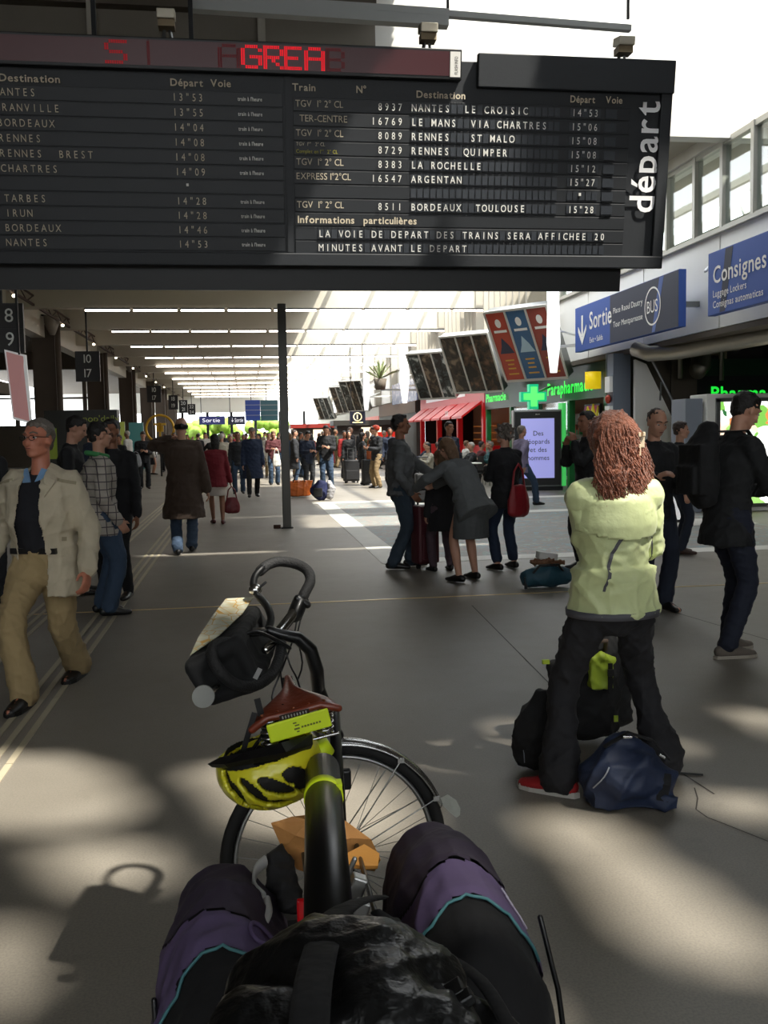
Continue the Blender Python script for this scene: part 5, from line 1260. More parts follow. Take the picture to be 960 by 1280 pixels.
# ---- curly haired woman with red bag
b = person('curly-haired woman in a black top and cropped jeans with a red shoulder bag', 633, 712, rz=0.35, H=1.66, vox=0.011, hair='curly', hcol='g', skin='f', sex='f', top=fb('black knit top', '15161a'), bottom=fb('navy jeans', '1d2c42'), shoes=M_leather, hem=-0.14, thick=0.024, bulk=1.08,
    hands=((-0.06, 0.3, 1.15), (0.12, 0.3, 1.1)), feet=((-0.12, 0.0), (0.15, 0.06)), legend=0.85, hemleg=0.02, face=0, hy=0.5)
p = at(650, 618, b.root.location.y - 0.22)
handbag('shoulder_bag', 'big red shoulder bag hanging behind the curly-haired woman', (p.x, p.y + 0.06, p.z - 0.22), 0.36, 0.3, 0.14, '8c1822', 0.6, 0.26)
# ---- girl between the suitcase and the women
person('girl in dark clothes standing behind the dark red suitcase', 553, 714, rz=0.2, H=1.38, vox=0.013, hair='bob', hcol='l', skin='f', sex='f', top=M_blk, bottom=fb('mauve tights', '4a3a42'), shoes=M_leather, hem=-0.3, flare=0.04, face=0, hy=0.4)
# ---- man eating, facing left
b = person('dark-haired man in a black suit eating, facing left behind the red-haired woman', 735, 712, rz=LEFT + 0.2, H=1.78, vox=0.012, hcol='k', skin='t', top=M_blk, bottom=M_blk, shoes=M_leather, hands=((-0.08, 0.22, 1.44), (0.06, 0.24, 1.40)), bulk=1.04,
    hint=((-0.3, 0.3, -1), (0.3, 0.3, -1)), collar=1)
# ---- man in black jacket looking down
b = person('short-haired man in a black jacket looking down, right of the red-haired woman', 815, 762, rz=PI + 0.15, H=1.76, vox=0.01, hair='cropped', hcol='b', skin='f', top=fb('black zip jacket', '15171a'), bottom=M_denimd, shoes=M_leather, face=2, hp=0.35, hands=((-0.12, 0.3, 1.12), (0.14, 0.28, 1.18)),
    bulk=1.1, feet=((-0.09, 0.05), (0.1, -0.05)), hemleg=0.02, legw=0.016)
person('person in dark jeans and brown shoes standing behind the black-jacket man', 848, 692, rz=RIGHT - 0.3, H=1.66, vox=0.014, hcol='b', top=M_blk, bottom=M_denimd, shoes=mat('brown shoe', '3c2418', 0.5))
# ---- man with backpack at the right
b = person('young man in a black jacket with a black backpack looking down at paper', 907, 818, rz=RIGHT + 0.15, lean=0.12, H=1.84, vox=0.009, hcol='k', skin='f', top=fb('black waterproof jacket', '16181a', bump=0.25), bottom=fb('dark navy jeans', '161c2c'), shoes=fb('taupe suede shoes', '5a524a'), soles=mat('pale sole', '8f887c', 0.6),
    face=2, hp=0.45, hem=-0.16, flare=0.02, hands=((-0.16, 0.42, 1.12), (0.12, 0.44, 1.12)), feet=((-0.10, 0.1), (0.1, -0.06)), hemleg=0.016, legw=0.014, wr=0.016, collar=1, thick=0.024)
rb = b
bp = thing('backpack', 'black backpack worn by the young man at the right', 'backpack', rb.root.location, rb.root.rotation_euler.z)
g = G(); c0 = rb.Ch - rb.Fw * 0.235
g.tube([c0 + Vector((0, 0.0, -0.24)), c0 + Vector((0, -0.03, -0.1)), c0 + Vector((0, 0, 0.1)), c0 + Vector((0, 0.04, 0.22))], [0.13, 0.15, 0.14, 0.09], 18, ry=[0.085, 0.11, 0.10, 0.06], side=(1, 0, 0)); g.box(c0 + Vector((0, -0.03, -0.05)), (0.26, 0.16, 0.34)); g.box(c0 + Vector((0, -0.11, -0.12)), (0.2, 0.08, 0.2))
link('pack_body', fuse(g, 0.011, 2, 0.01, 0.12), fb('black pack cloth', '101113', bump=0.2), bp)
g = G()
for sx in (-1, 1): g.tube([c0 + Vector((sx * 0.09, 0.08, 0.2)), rb.Sh + Vector((sx * 0.105, 0.02, 0.075)), rb.Ch + Vector((sx * 0.12, 0.2, 0.02)), rb.Ch + Vector((sx * 0.17, 0.05, -0.2))], [0.02, 0.026, 0.026, 0.014], 10, ry=[0.006] * 4, side=(1, 0, 0))
g.obj('strap', fb('black pack cloth', '101113'), bp, True)
Mw = Matrix.Translation(rb.root.location) @ Matrix.Rotation(rb.root.rotation_euler.z, 4, 'Z')
p = Mw @ ((rb.wri[0] + rb.wri[1]) / 2 + Vector((0, 0.1, -0.03)))
pr = tag(G().box((0, 0, 0), (0.2, 0.28, 0.004), Matrix.Rotation(0.6, 3, 'X')).obj('paper_sheet', mat('paper', 'd8d6d0', 0.6), None), 'white papers held by the young man with the backpack', 'paper'); pr.location = p; pr.rotation_euler.z = rb.root.rotation_euler.z

# ---- the red-haired woman in the lime jacket
M_lime = mat('lime shell jacket', 'c3cc96', 0.5, 0, 0.05, 6, 0.3, 18, sheen=0.2)
M_dart = mat('dark grey trim', '4c4c52', 0.6)
b = person('red-haired woman in a pale lime jacket and black trousers standing with legs apart', 766, 984, rz=0.06, H=1.66, vox=0.0085, hair='none', hcol='b', skin='f', sex='f', top=M_lime, bottom=fb('black track trousers', '16161a', bump=0.25), shoes=None,
    face=0, hem=-0.04, flare=0.0, thick=0.034, toploose=0.018, bulk=1.0, hands=((0.05, 0.22, 1.12), (0.10, 0.25, 1.14)), hint=((-0.5, -0.7, -0.6), (0.5, -0.7, -0.6)), feet=((-0.26, -0.02), (0.27, 0.04)), fh=(0.8, -0.6), hemleg=0.05, legw=0.014, wr=0.02, hy=0.35, sleeve=0.97, hp=0.0, legend=0.98)
o = b.root; wm = b
# yoke flap over the upper back
g = G(); b.torso(g, 0.042, low=1)
g.tube([b.Sh, b.Nk + (b.Hd - b.Nk) * 0.18], [0.095, 0.078], 14, dome=False)
def ycut(v):
    if v.y > b.Ch.y - 0.01: return True
    lim = 1.17 * b.k + 0.9 * (v.x - 0.02) ** 2 
    return v.z < lim
link('back_yoke', fuse(g, 0.009, 3, 0.006, 0.2, ycut, -0.004), M_lime, o)
drape(b.top, [(-0.02, 1.13), (-0.06, 1.06), (-0.10, 0.9)], 0.016, 'side_dart', M_dart, o, (0, 1, 0))
drape(b.top, [(0.17, 1.12), (0.2, 0.98), (0.19, 0.85)], 0.008, 'side_dart', M_dart, o, (0, 1, 0))
drape(b.top, [(-0.19, 1.35), (-0.2, 1.3)], 0.025, 'shoulder_patch', M_dart, o, (0, 1, 0))
g = G(); P0 = b.P - b.U * 0.05
g.tube([P0 - Vector((0, 0, 0.0)), P0 - Vector((0, 0, 0.03))], [0.212, 0.208], 26, ry=[0.170, 0.166], side=(1, 0, 0), dome=False); g.obj('hem_band', M_dart, o, True)
# hair: mass plus wavy locks, held up by a clip
M_red_hair = mat('auburn hair', '7e4224', 0.5, 0, 0.6, 45, 0.7, 90, sheen=0.3)
q = b.q; g = G()
g.ell(q(0, -0.02, 0.03), (0.103, 0.118, 0.108), 18, 12, b.HM); g.ell(q(0, -0.055, 0.0), (0.095, 0.09, 0.085), 16, 10, b.HM)
g.tube([q(0, -0.07, 0.0), q(0.01, -0.095, -0.08), q(0.0, -0.105, -0.15), q(-0.01, -0.10, -0.22)], [0.095, 0.12, 0.135, 0.08], 14, ry=[0.05, 0.045, 0.04, 0.02], side=b.HM @ Vector((1, 0, 0)))
hr = link('hair', fuse(g, 0.009, 1, 0.014, 0.04), M_red_hair, o)
rs = random.Random(5); g = G(); curls = []
for k in range(430):
    a = rs.uniform(-1.25, 1.25); zz = rs.uniform(-0.02, 0.13); L = rs.uniform(0.24, 0.42) if abs(a) < 0.95 else rs.uniform(0.16, 0.3)
    x0_, y0_ = 0.105 * math.sin(a), -0.02 - 0.112 * math.cos(a)
    pts = []; ph = rs.uniform(0, 6); am = rs.uniform(0.006, 0.022); fq = rs.uniform(35, 70)
    zt_ = 0.135 - 0.05 * rs.random()
    pts.append(q(x0_ * 0.25, y0_ * 0.35, 0.137)); pts.append(q(x0_ * 0.75, y0_ * 0.8, 0.1))
    n = 9
    for j in range(n + 1):
        z = 0.04 - L * j / n; tt = j / n
        sp = 1 + 0.5 * math.sin(tt * 1.9) - (0.15 if zz > 0.05 else 0)
        pts.append(q(x0_ * sp + (0.05 * tt if x0_ > -0.03 else 0.0) + am * (0.4 + tt) * math.sin(fq * z + ph), y0_ * (1 + 0.04 * tt) - 0.004 + am * 0.7 * math.cos(fq * z + ph), z))
    g.tube(pts, [0.003, 0.004] + [0.0042 * (1 - 0.6 * j / n) + 0.0006 for j in range(n + 1)], 5, dome=False)
lk = g.obj('hair_locks', M_red_hair, o, True); lk['kind'] = 'stuff'
M_clip = mat('horn clip', 'c9b89c', 0.3)
g = G()
cpt = q(0.055, -0.135, -0.005)
g.box(cpt, (0.034, 0.018, 0.05)); g.box(cpt + Vector((-0.008, -0.01, -0.035)), (0.01, 0.012, 0.05)); g.box(cpt + Vector((0.008, -0.012, 0.032)), (0.012, 0.02, 0.02)); g.box(cpt + Vector((-0.012, -0.012, 0.03)), (0.012, 0.02, 0.02))
g.obj('hair_clip', M_clip, o, bevel=0.003)
M_rs = mat('red trainer', '9c1c20', 0.6, 0, 0.1, 20); M_ws = mat('white trainer sole', 'bdbab2', 0.6)
for i in (0, 1):
    g, P, n = b.foot(i, 0.006); link('trainer', fuse(g, 0.008, 2), M_rs, o); sole(b, i, M_ws, o, 0.03)
# ================================================================== THE LOADED TOURING BICYCLE
M_frame = mat('black bike frame', '101112', 0.35, 0.2, coat=0.3); M_rub = mat('tyre rubber', '161616', 0.75, 0, 0.1, 60); M_chr = mat('chrome', 'c8c8c6', 0.18, 1.0); M_alu = mat('aluminium', 'a9aaa8', 0.35, 0.9)
M_foam = mat('black foam grip', '0e0e0f', 0.75, 0, 0.15, 40, 0.3, 200); M_neon = mat('neon yellow strap', 'c6dc1c', 0.5, emit='c6dc1c', es=0.03); M_sad = mat('brown saddle leather', '6e2f1c', 0.35, 0, 0.2, 15, 0.1, 60, coat=0.2)
bk = thing('bicycle', 'loaded black touring bicycle seen from behind, front wheel turned left, brown saddle', 'bicycle', (0.24, 1.72, 0))
BI = Matrix.Translation((-0.24, -1.72, 0))
def bobj(g, name, m, smooth=True, parent=None, bevel=0):
    o = g.obj(name, m, parent or bk, smooth, bevel, BI); return o
LM = Matrix.Translation((0.24, 1.72, 0)) @ Matrix.Rotation(R(-7), 4, 'Y')     # leaned frame of the bike
def L(x, y, z): return LM @ Vector((x, y, z))
def A(px, py, Y): return at(px, py, Y)
# --- wheels
def wheel(c, n, name, parent, rot=0.0):
    n = Vector(n).normalized(); u = Vector((0, 0, 1)); u = (u - n * u.dot(n)).normalized(); v = n.cross(u)
    P = lambda r, a, o=0.0: c + u * (r * math.cos(a)) + v * (r * math.sin(a)) + n * o
    tyre = bobj(G().tube([P(0.335, 2 * PI * j / 56) for j in range(57)], 0.0195, 10, dome=False), 'tyre', M_rub)
    tyre.name = name + '_tyre'
    g = G(); g.tube([P(0.308, 2 * PI * j / 56) for j in range(57)], 0.008, 8, ry=0.012, dome=False); bobj(g, 'rim', M_alu)
    g = G(); g.tube([c - n * 0.045, c + n * 0.045], 0.012, 12); g.tube([c - n * 0.034, c - n * 0.03], 0.026, 12, dome=False); g.tube([c + n * 0.03, c + n * 0.034], 0.026, 12, dome=False); bobj(g, 'hub', M_alu)
    for j in range(32):
        a = 2 * PI * (j + 0.5) / 32; s = 1 if j % 2 else -1; da = (1 if (j // 2) % 2 else -1) * 1.25
        bobj(G().tube([P(0.024, a + da, s * 0.032), P(0.302, a, s * 0.003)], 0.0011, 5, dome=False), 'spoke', M_alu, False)
    return P
CF = A(420, 1068, 2.85)
PF = wheel(CF, (0.10, -1, 0.0), 'front', bk)
CR = L(0, 0, 0.345)
PRr = wheel(CR, LM.to_3x3() @ Vector((1, 0, 0)), 'rear', bk)
# --- front mudguard (rear part points right), flap and stays.  angle runs from up towards v = n x u
def guard(P, a0, a1, name, m, w=0.027, R0=0.366):
    g = G(); N_ = 26; ring = []
    for i in range(N_ + 1):
        a = a0 + (a1 - a0) * i / N_
        for j in range(7):
            t = -1 + 2 * j / 6; ring.append(P(R0 - 0.016 * t * t, a, w * t))
    g.add(ring, [(i * 7 + j, i * 7 + j + 1, (i + 1) * 7 + j + 1, (i + 1) * 7 + j) for i in range(N_) for j in range(6)])
    o = bobj(g, name, m); so = o.modifiers.new('s', 'SOLIDIFY'); so.thickness = 0.002; return o
sg = 1 if PF(0.3, 0.5).x > CF.x else -1
guard(PF, -sg * 0.18, sg * 1.22, 'front_mudguard', mat('polished steel mudguard', 'b0b0ae', 0.2, 0.9), 0.031)
a = sg * 1.22
fp = [PF(0.366, a, -0.025), PF(0.366, a, 0.025), PF(0.385, a + sg * 0.07, 0.034), PF(0.41, a + sg * 0.13, 0.03), PF(0.42, a + sg * 0.15, 0.0), PF(0.41, a + sg * 0.13, -0.03), PF(0.385, a + sg * 0.07, -0.034)]
# flap of pale plastic, turned so its face is seen
fc = PF(0.372, a)
fl_ = [fc + Vector(q) for q in ((-0.012, 0, 0.012), (0.012, 0, 0.022), (0.038, -0.005, 0.004), (0.05, -0.01, -0.022), (0.048, -0.012, -0.042), (0.036, -0.012, -0.05), (0.018, -0.008, -0.034), (-0.004, 0, -0.012))]
g = G(); g.add(fl_, [tuple(range(8))]); o = bobj(g, 'mud_flap', mat('clear scuffed plastic', 'a6a89e', 0.35, 0, 0.15, 60), False); o.modifiers.new('s', 'SOLIDIFY').thickness = 0.003
for aa in (sg * 0.62, sg * 1.12):
    bobj(G().box(PF(0.35, aa, 0.03), (0.02, 0.008, 0.014)), 'stay_clip', M_chr, False)
    for s in (-1, 1): bobj(G().tube([PF(0.02, aa, s * 0.045), PF(0.352, aa, s * 0.03)], 0.0022, 6), 'mudguard_stay', M_alu)
# --- fork, head tube, stem
crown = A(417, 912, 2.86); 
nf = Vector((0.10, -1, 0)).normalized()
for s in (-1, 1):
    bobj(G().tube([crown + nf * s * 0.05 + Vector((0, 0, -0.01)), crown.lerp(CF, 0.3) + nf * s * 0.055, crown.lerp(CF, 0.36) + nf * s * 0.056, crown.lerp(CF, 0.75) + nf * s * 0.056, CF + nf * s * 0.052], [0.014, 0.014, 0.021, 0.02, 0.012], 12), 'fork_leg', M_alu)
bobj(G().tube([crown - nf * 0.06, crown + nf * 0.06], 0.02, 12), 'fork_crown', M_frame)
bobj(G().box(crown.lerp(CF, 0.33) + nf * 0.075 + Vector((0.02, 0, 0)), (0.03, 0.03, 0.06)), 'brake_arm', M_frame, False, bevel=0.006)
stem_b = A(398, 862, 2.80); stem_t = A(366, 795, 2.78)
bobj(G().tube([crown, stem_b], 0.021, 12), 'head_tube', M_frame)
bobj(G().tube([stem_b, A(396, 838, 2.78), A(388, 812, 2.76), A(372, 797, 2.76), A(350, 793, 2.74), A(336, 788, 2.74)], [0.02, 0.021, 0.021, 0.019, 0.016, 0.014], 12), 'stem', M_frame)
bobj(G().tube([A(349, 790, 2.78), A(371, 762, 2.86)], 0.0165, 12), 'silver_extender', M_chr)
bobj(G().tube([A(368, 769, 2.85), A(375, 752, 2.88)], 0.023, 12).tube([A(372, 748, 2.87), A(384, 756, 2.87)], 0.012, 8), 'bar_clamp', M_frame)
bobj(G().tube([A(332, 812, 2.66), A(341, 803, 2.68)], 0.012, 10), 'silver_bolt', M_chr)
def S(name, pts, r, m=M_foam, n=12):
    # smooth the path
    P = [A(*p) for p in pts]; Q = []
    for i in range(len(P) - 1):
        p0, p1, p2, p3 = P[max(i - 1, 0)], P[i], P[i + 1], P[min(i + 2, len(P) - 1)]
        for t in (0, 0.33, 0.66):
            Q.append(0.5 * ((2 * p1) + (p2 - p0) * t + (2 * p0 - 5 * p1 + 4 * p2 - p3) * t * t + (3 * p1 - p0 - 3 * p2 + p3) * t ** 3))
    Q.append(P[-1]); return bobj(G().tube(Q, r, n), name, m)
S('far_handlebar_loop', [(374, 758, 2.87), (381, 741, 2.9), (388, 726, 2.95), (384, 713, 2.99), (370, 705, 3.02), (350, 702, 3.03), (335, 706, 3.02), (325, 714, 3.0)], 0.0165)
S('handlebar_tube', [(328, 710, 3.0), (319, 720, 2.97), (317, 734, 2.93), (324, 746, 2.9), (334, 758, 2.86), (339, 774, 2.82), (334, 789, 2.77)], 0.0115, M_frame)
S('near_handlebar_loop', [(352, 806, 2.7), (348, 826, 2.62), (338, 845, 2.55), (318, 857, 2.5), (296, 856, 2.47), (278, 843, 2.46), (266, 824, 2.48), (267, 809, 2.53), (280, 803, 2.58), (300, 806, 2.62)], 0.0155)
bobj(G().ell(A(319, 737, 2.91), (0.021, 0.021, 0.018), 16, 10), 'bell', M_chr); bobj(G().tube([A(324, 735, 2.9), A(332, 728, 2.9)], 0.004, 6), 'bell_lever', M_frame)
S('brake_lever', [(300, 795, 2.6), (320, 790, 2.62), (345, 800, 2.66), (362, 810, 2.68)], 0.006, M_frame, 8)
for k, pts in enumerate(([(352, 795, 2.75), (362, 830, 2.74), (372, 850, 2.7), (380, 880, 2.6)], [(345, 800, 2.72), (350, 835, 2.7), (356, 870, 2.6), (372, 900, 2.5)], [(372, 770, 2.85), (366, 800, 2.8), (352, 838, 2.7), (340, 872, 2.55), (352, 905, 2.4)], [(385, 750, 2.88), (372, 790, 2.84), (378, 828, 2.8), (372, 850, 2.75)])):
    S('cable', pts, 0.0028, M_frame, 6)
bobj(G().box(A(322, 790, 2.72), (0.05, 0.04, 0.02)), 'shifter', M_frame, False, bevel=0.004); bobj(G().ell(A(312, 790, 2.7), (0.008, 0.008, 0.006)), 'red_button', mat('red plastic', 'b01c24', 0.4))
bobj(G().tube([A(254, 871, 2.40), A(254.5, 870, 2.415)], 0.028, 24, dome=False), 'bar_end_mirror', mat('mirror grey', '70726e', 0.5, 0.2), False); bobj(G().tube([A(262, 866, 2.43), A(272, 858, 2.46)], 0.008, 8), 'mirror_arm', M_chr)
# --- frame
seat_t = A(401, 930, 2.14); bb_ = L(0.0, 0.46, 0.29)
for n_, a_, b_, r in (('seat_tube', seat_t, bb_, 0.018), ('top_tube', A(405, 965, 2.2), stem_b.lerp(crown, 0.3), 0.017), ('down_tube', bb_, crown + Vector((0, 0, 0.05)), 0.021)): bobj(G().tube([a_, b_], r, 12), n_, M_frame)
for s in (-1, 1):
    bobj(G().tube([L(s * 0.02, 0.42, 0.3), L(s * 0.062, 0, 0.345)], 0.009, 8), 'chain_stay', M_frame); bobj(G().tube([A(404, 970, 2.15) + Vector((s * 0.012, 0, 0)), L(s * 0.062, 0.0, 0.345)], 0.008, 8), 'seat_stay', M_frame)
    bobj(G().tube([bb_ + LM.to_3x3() @ Vector((s * 0.05, 0, 0)), bb_ + LM.to_3x3() @ Vector((s * 0.07, -s * 0.12, -s * 0.12))], 0.011, 8), 'crank', M_alu)
    bobj(G().box(bb_ + LM.to_3x3() @ Vector((s * 0.12, -s * 0.12, -s * 0.12)), (0.09, 0.08, 0.022)), 'pedal', M_frame, False)
bobj(G().tube([bb_ + LM.to_3x3() @ Vector((0.045, 0, 0)), bb_ + LM.to_3x3() @ Vector((0.049, 0, 0))], 0.09, 28, dome=False), 'chainring', M_alu)
guard(PRr, -0.9, 1.9, 'rear_mudguard', mat('polished black mudguard', '3a3a3a', 0.15, 0.8))
# kickstand on the left
bobj(G().tube([L(-0.03, 0.2, 0.3), Vector((0.0, 1.86, 0.012))], 0.009, 8), 'kickstand', M_alu)
# --- saddle, post, springs
sr = lambda x, y, z: A(366, 884, 2.08) + Matrix.Rotation(R(-11), 3, 'Y') @ Vector((x, y, z))
g = G()
N_ = 14
prof = [(0.0, 0.098, 0.0), (0.02, 0.103, 0.006), (0.05, 0.094, 0.010), (0.08, 0.066, 0.012), (0.115, 0.036, 0.016), (0.16, 0.022, 0.016), (0.24, 0.018, 0.012), (0.275, 0.014, 0.006)]
vs = []; J = 13
for y, w, z in prof:
    for j in range(J):
        t = -1 + 2 * j / (J - 1); vs.append(sr(w * t, y, z - (0.055 if y > 0.12 else 0.03) * abs(t) ** 3.5 + (0.012 * math.exp(-(t * 3) ** 2) * -1 if y < 0.2 else 0)))
g.add(vs, [(i * J + j, i * J + j + 1, (i + 1) * J + j + 1, (i + 1) * J + j) for i in range(len(prof) - 1) for j in range(J - 1)])
o = bobj(g, 'saddle', M_sad); so = o.modifiers.new('s', 'SOLIDIFY'); so.thickness = 0.007; ss = o.modifiers.new('ss', 'SUBSURF'); ss.levels = ss.render_levels = 1
bobj(G().tube([sr(-0.097, -0.003, -0.026), sr(-0.06, -0.006, -0.008), sr(0, -0.008, -0.010), sr(0.06, -0.006, -0.008), sr(0.097, -0.003, -0.026)], 0.009, 10), 'saddle_rear_rim', M_sad)
nmp = bobj(G().box(sr(0, -0.017, -0.012), (0.066, 0.002, 0.012), Matrix.Rotation(R(-11), 3, 'Y')), 'name_plate', mat('dark plate', '2a1a12', 0.4, 0.4), False)
for k in range(9): bobj(G().box(sr(-0.026 + k * 0.0065, -0.019, -0.012), (0.003, 0.001, 0.006), Matrix.Rotation(R(-11), 3, 'Y')), 'plate_mark', M_alu, False)
for k in range(5): bobj(G().ell(sr(-0.07 + 0.035 * k, 0.0, -0.002), (0.004, 0.004, 0.003), 8, 5), 'rivet', mat('copper', '9a5a3a', 0.3, 1))
for s in (-1, 1):
    c0 = sr(s * 0.062, 0.02, -0.05)
    bobj(G().tube([c0 + Vector((0.019 * math.cos(t * 0.55), 0.019 * math.sin(t * 0.55), -0.03 + t * 0.0011)) for t in range(56)], 0.0032, 6), 'coil_spring', M_chr)
    bobj(G().tube([sr(s * 0.06, 0.02, -0.085), sr(s * 0.03, 0.08, -0.06), sr(s * 0.02, 0.16, -0.05), sr(s * 0.01, 0.26, 0.0)], 0.0036, 6), 'saddle_rail', M_chr)
bobj(G().tube([sr(-0.085, -0.002, -0.082), sr(0.085, 0.0, -0.082)], 0.0035, 6), 'spring_bar', M_chr)
o = bobj(G().box(sr(0.005, -0.025, -0.036), (0.138, 0.006, 0.042), Matrix.Rotation(R(-13), 3, 'Y')), 'reflective_band', M_neon, False, bevel=0.003)
mm = Matrix.Translation(BI @ sr(0.005, -0.0295, -0.036)) @ Matrix.Rotation(R(-13), 4, 'Y') @ frame((0, 0, 0), (1, 0, 0), (0, 0, 1), (0, -1, 0))
g = G()
for q_ in ((-0.012, 0.008, 0.008, 0.003), (-0.009, 0.002, 0.010, 0.003), (-0.012, -0.006, 0.012, 0.004), (-0.008, -0.012, 0.006, 0.003)): g.bb(q_[0], q_[0] + q_[2], q_[1], q_[1] + q_[3], 0, 0.0006)
for k in range(7): g.bb(0.004 + k * 0.0065, 0.0085 + k * 0.0065, -0.005, -0.001, 0, 0.0006)
g.obj('band_print', mat('print grey', '5f6a1c', 0.6), bk, M=mm)
bobj(G().tube([sr(0.02, 0.06, -0.05), seat_t + Vector((0, 0, -0.02))], 0.0155, 14), 'seat_post', M_chr)
def band(c, d, r, w, name='reflective_strap'):
    d = Vector(d).normalized(); return bobj(G().tube([c - d * w / 2, c + d * w / 2], r, 20, dome=False), name, M_neon)
pz = (seat_t - sr(0.02, 0.06, -0.05)).normalized()
band(A(401, 938, 2.11), pz, 0.026, 0.034)
# black strap hanging from the saddle
bobj(G().box(A(311, 915, 2.08), (0.012, 0.004, 0.09), Matrix.Rotation(R(18), 3, 'Y')), 'hanging_strap', M_frame, False)
bobj(G().box(A(328, 900, 2.1), (0.014, 0.004, 0.10), Matrix.Rotation(R(-12), 3, 'Y')), 'hanging_strap', M_frame, False)
# --- rear rack, lights
for s in (-1, 1):
    bobj(G().tube([L(s * 0.055, 0.22, 0.73), L(s * 0.055, -0.3, 0.73)], 0.005, 8), 'rack_rail', M_frame); bobj(G().tube([L(s * 0.055, -0.1, 0.73), L(s * 0.07, 0, 0.36)], 0.005, 8), 'rack_leg', M_frame)
for y in (0.2, 0.05, -0.1, -0.28): bobj(G().tube([L(-0.055, y, 0.73), L(0.055, y, 0.73)], 0.004, 8), 'rack_bar', M_frame)
M_rl = mat('red reflector', 'b01018', 0.15, emit='c01018', es=0.1)
bobj(G().box(A(381, 1138, 1.55), (0.026, 0.012, 0.04)), 'tail_light', M_rl, False, bevel=0.003); bobj(G().box(A(430, 1131, 1.6), (0.014, 0.012, 0.04)), 'tail_reflector', M_rl, False, bevel=0.003)
for k, (px, py, Y, d) in enumerate(((445, 1110, 1.75, (0.03, 0.03, 0.05)), (452, 1135, 1.7, (0.028, 0.02, 0.03)), (436, 1092, 1.78, (0.01, 0.01, 0.07)))): bobj(G().box(A(px, py, Y), d, Matrix.Rotation(0.4, 3, 'Y')), 'rack_bracket', M_alu, False, bevel=0.004)
S('rack_hoop', [(427, 1085, 1.9), (432, 1120, 1.8), (440, 1150, 1.7), (436, 1170, 1.6)], 0.004, M_alu, 6)
# --- long black tube carried over the rack
tb0, tb1 = A(403, 962, 2.02), A(412, 1172, 1.30)
tb = thing('carrying_tube', 'long black poster tube strapped behind the saddle with two neon bands', 'tube', tb0)
iT = Matrix.Translation(-tb0)
G().tube([tb0, tb1], 0.037, 26, dome=0.3).obj('tube_body', mat('satin black tube', '0e0f10', 0.32), tb, True, M=iT)
dd = (tb1 - tb0).normalized(); c = A(388 + 4, 1003, 1.86); t_ = (c - tb0).dot(dd); c = tb0 + dd * t_
G().tube([c - dd * 0.014, c + dd * 0.014], 0.0395, 26, dome=False).obj('neon_band', M_neon, tb, True, M=iT)
G().box(c + Vector((0.03, -0.005, 0.024)), (0.012, 0.03, 0.012)).obj('band_buckle', M_neon, tb, M=iT)
# --- helmet hung from the saddle
hc = A(333, 953, 2.10)
hm_ = thing('helmet', 'yellow and black cycling helmet hanging upside down under the saddle', 'helmet', hc)
g = G(); g.ell((0, 0, -0.01), (0.112, 0.12, 0.088), 40, 26); g.ell((0.03, 0, 0.0), (0.095, 0.12, 0.09), 30, 18)
vents = [(-0.062, -0.042, 0.011, 0.038, 0.5), (-0.028, -0.03, 0.012, 0.045, 0.75), (0.02, -0.018, 0.015, 0.045, 1.1), (0.062, 0.004, 0.018, 0.03, 1.25), (0.03, -0.062, 0.011, 0.034, 1.25), (-0.018, -0.073, 0.009, 0.024, 1.0), (0.085, -0.03, 0.014, 0.03, 1.1), (-0.085, -0.012, 0.008, 0.026, 0.3)]
def hcut(v):
    if v.z > 0.035 + 0.25 * v.x: return True
    for (vx, vz, a_, b_, th) in vents:
        dx, dz = v.x - vx, v.z - vz; p = dx * math.cos(th) + dz * math.sin(th) if False else dx * math.sin(th) - dz * math.cos(th); q_ = dx * math.cos(th) + dz * math.sin(th)
        if (p / b_) ** 2 * 1.0 + (q_ / a_) ** 2 < 1 and abs(v.y) > 0.0 and v.y < 0.02: return True
    return False
sh_ = link('shell', fuse(g, 0.0035, 3, 0, 0.1, hcut, -0.012), mat('helmet yellow', 'd2cb28', 0.3, coat=0.3), hm_)
g = G(); g.ell((0, 0.0, -0.006), (0.1, 0.108, 0.078), 24, 14); g.ell((0.03, 0, 0.002), (0.084, 0.108, 0.08), 20, 12)
link('liner', fuse(g, 0.006, 2, 0, 0.1, lambda v: v.z > 0.03, 0), mat('helmet liner', '0c0c0d', 0.7), hm_)
g = G(); V_ = [(-0.128, -0.02, 0.012), (-0.09, -0.075, 0.014), (-0.03, -0.11, 0.034), (0.04, -0.118, 0.046), (0.1, -0.07, 0.058), (0.1, -0.05, 0.074), (0.03, -0.09, 0.072), (-0.05, -0.08, 0.052), (-0.1, -0.04, 0.032)]
g.add(V_, [(0, 1, 8), (1, 2, 7, 8), (2, 3, 6, 7), (3, 4, 5, 6)]); g.v = [(x, y, z + (0.014 if i in (1, 2, 3) else 0)) for i, (x, y, z) in enumerate(g.v)]; o = g.obj('visor', mat('helmet black', '0f0f11', 0.4), hm_); o.modifiers.new('s', 'SOLIDIFY').thickness = 0.014
G().tube([(0.0, 0, 0.03), (0.04, 0.02, 0.12)], 0.005, 6).tube([(-0.03, 0, 0.03), (0.04, 0.02, 0.12)], 0.005, 6).obj('chin_strap', M_frame, hm_)
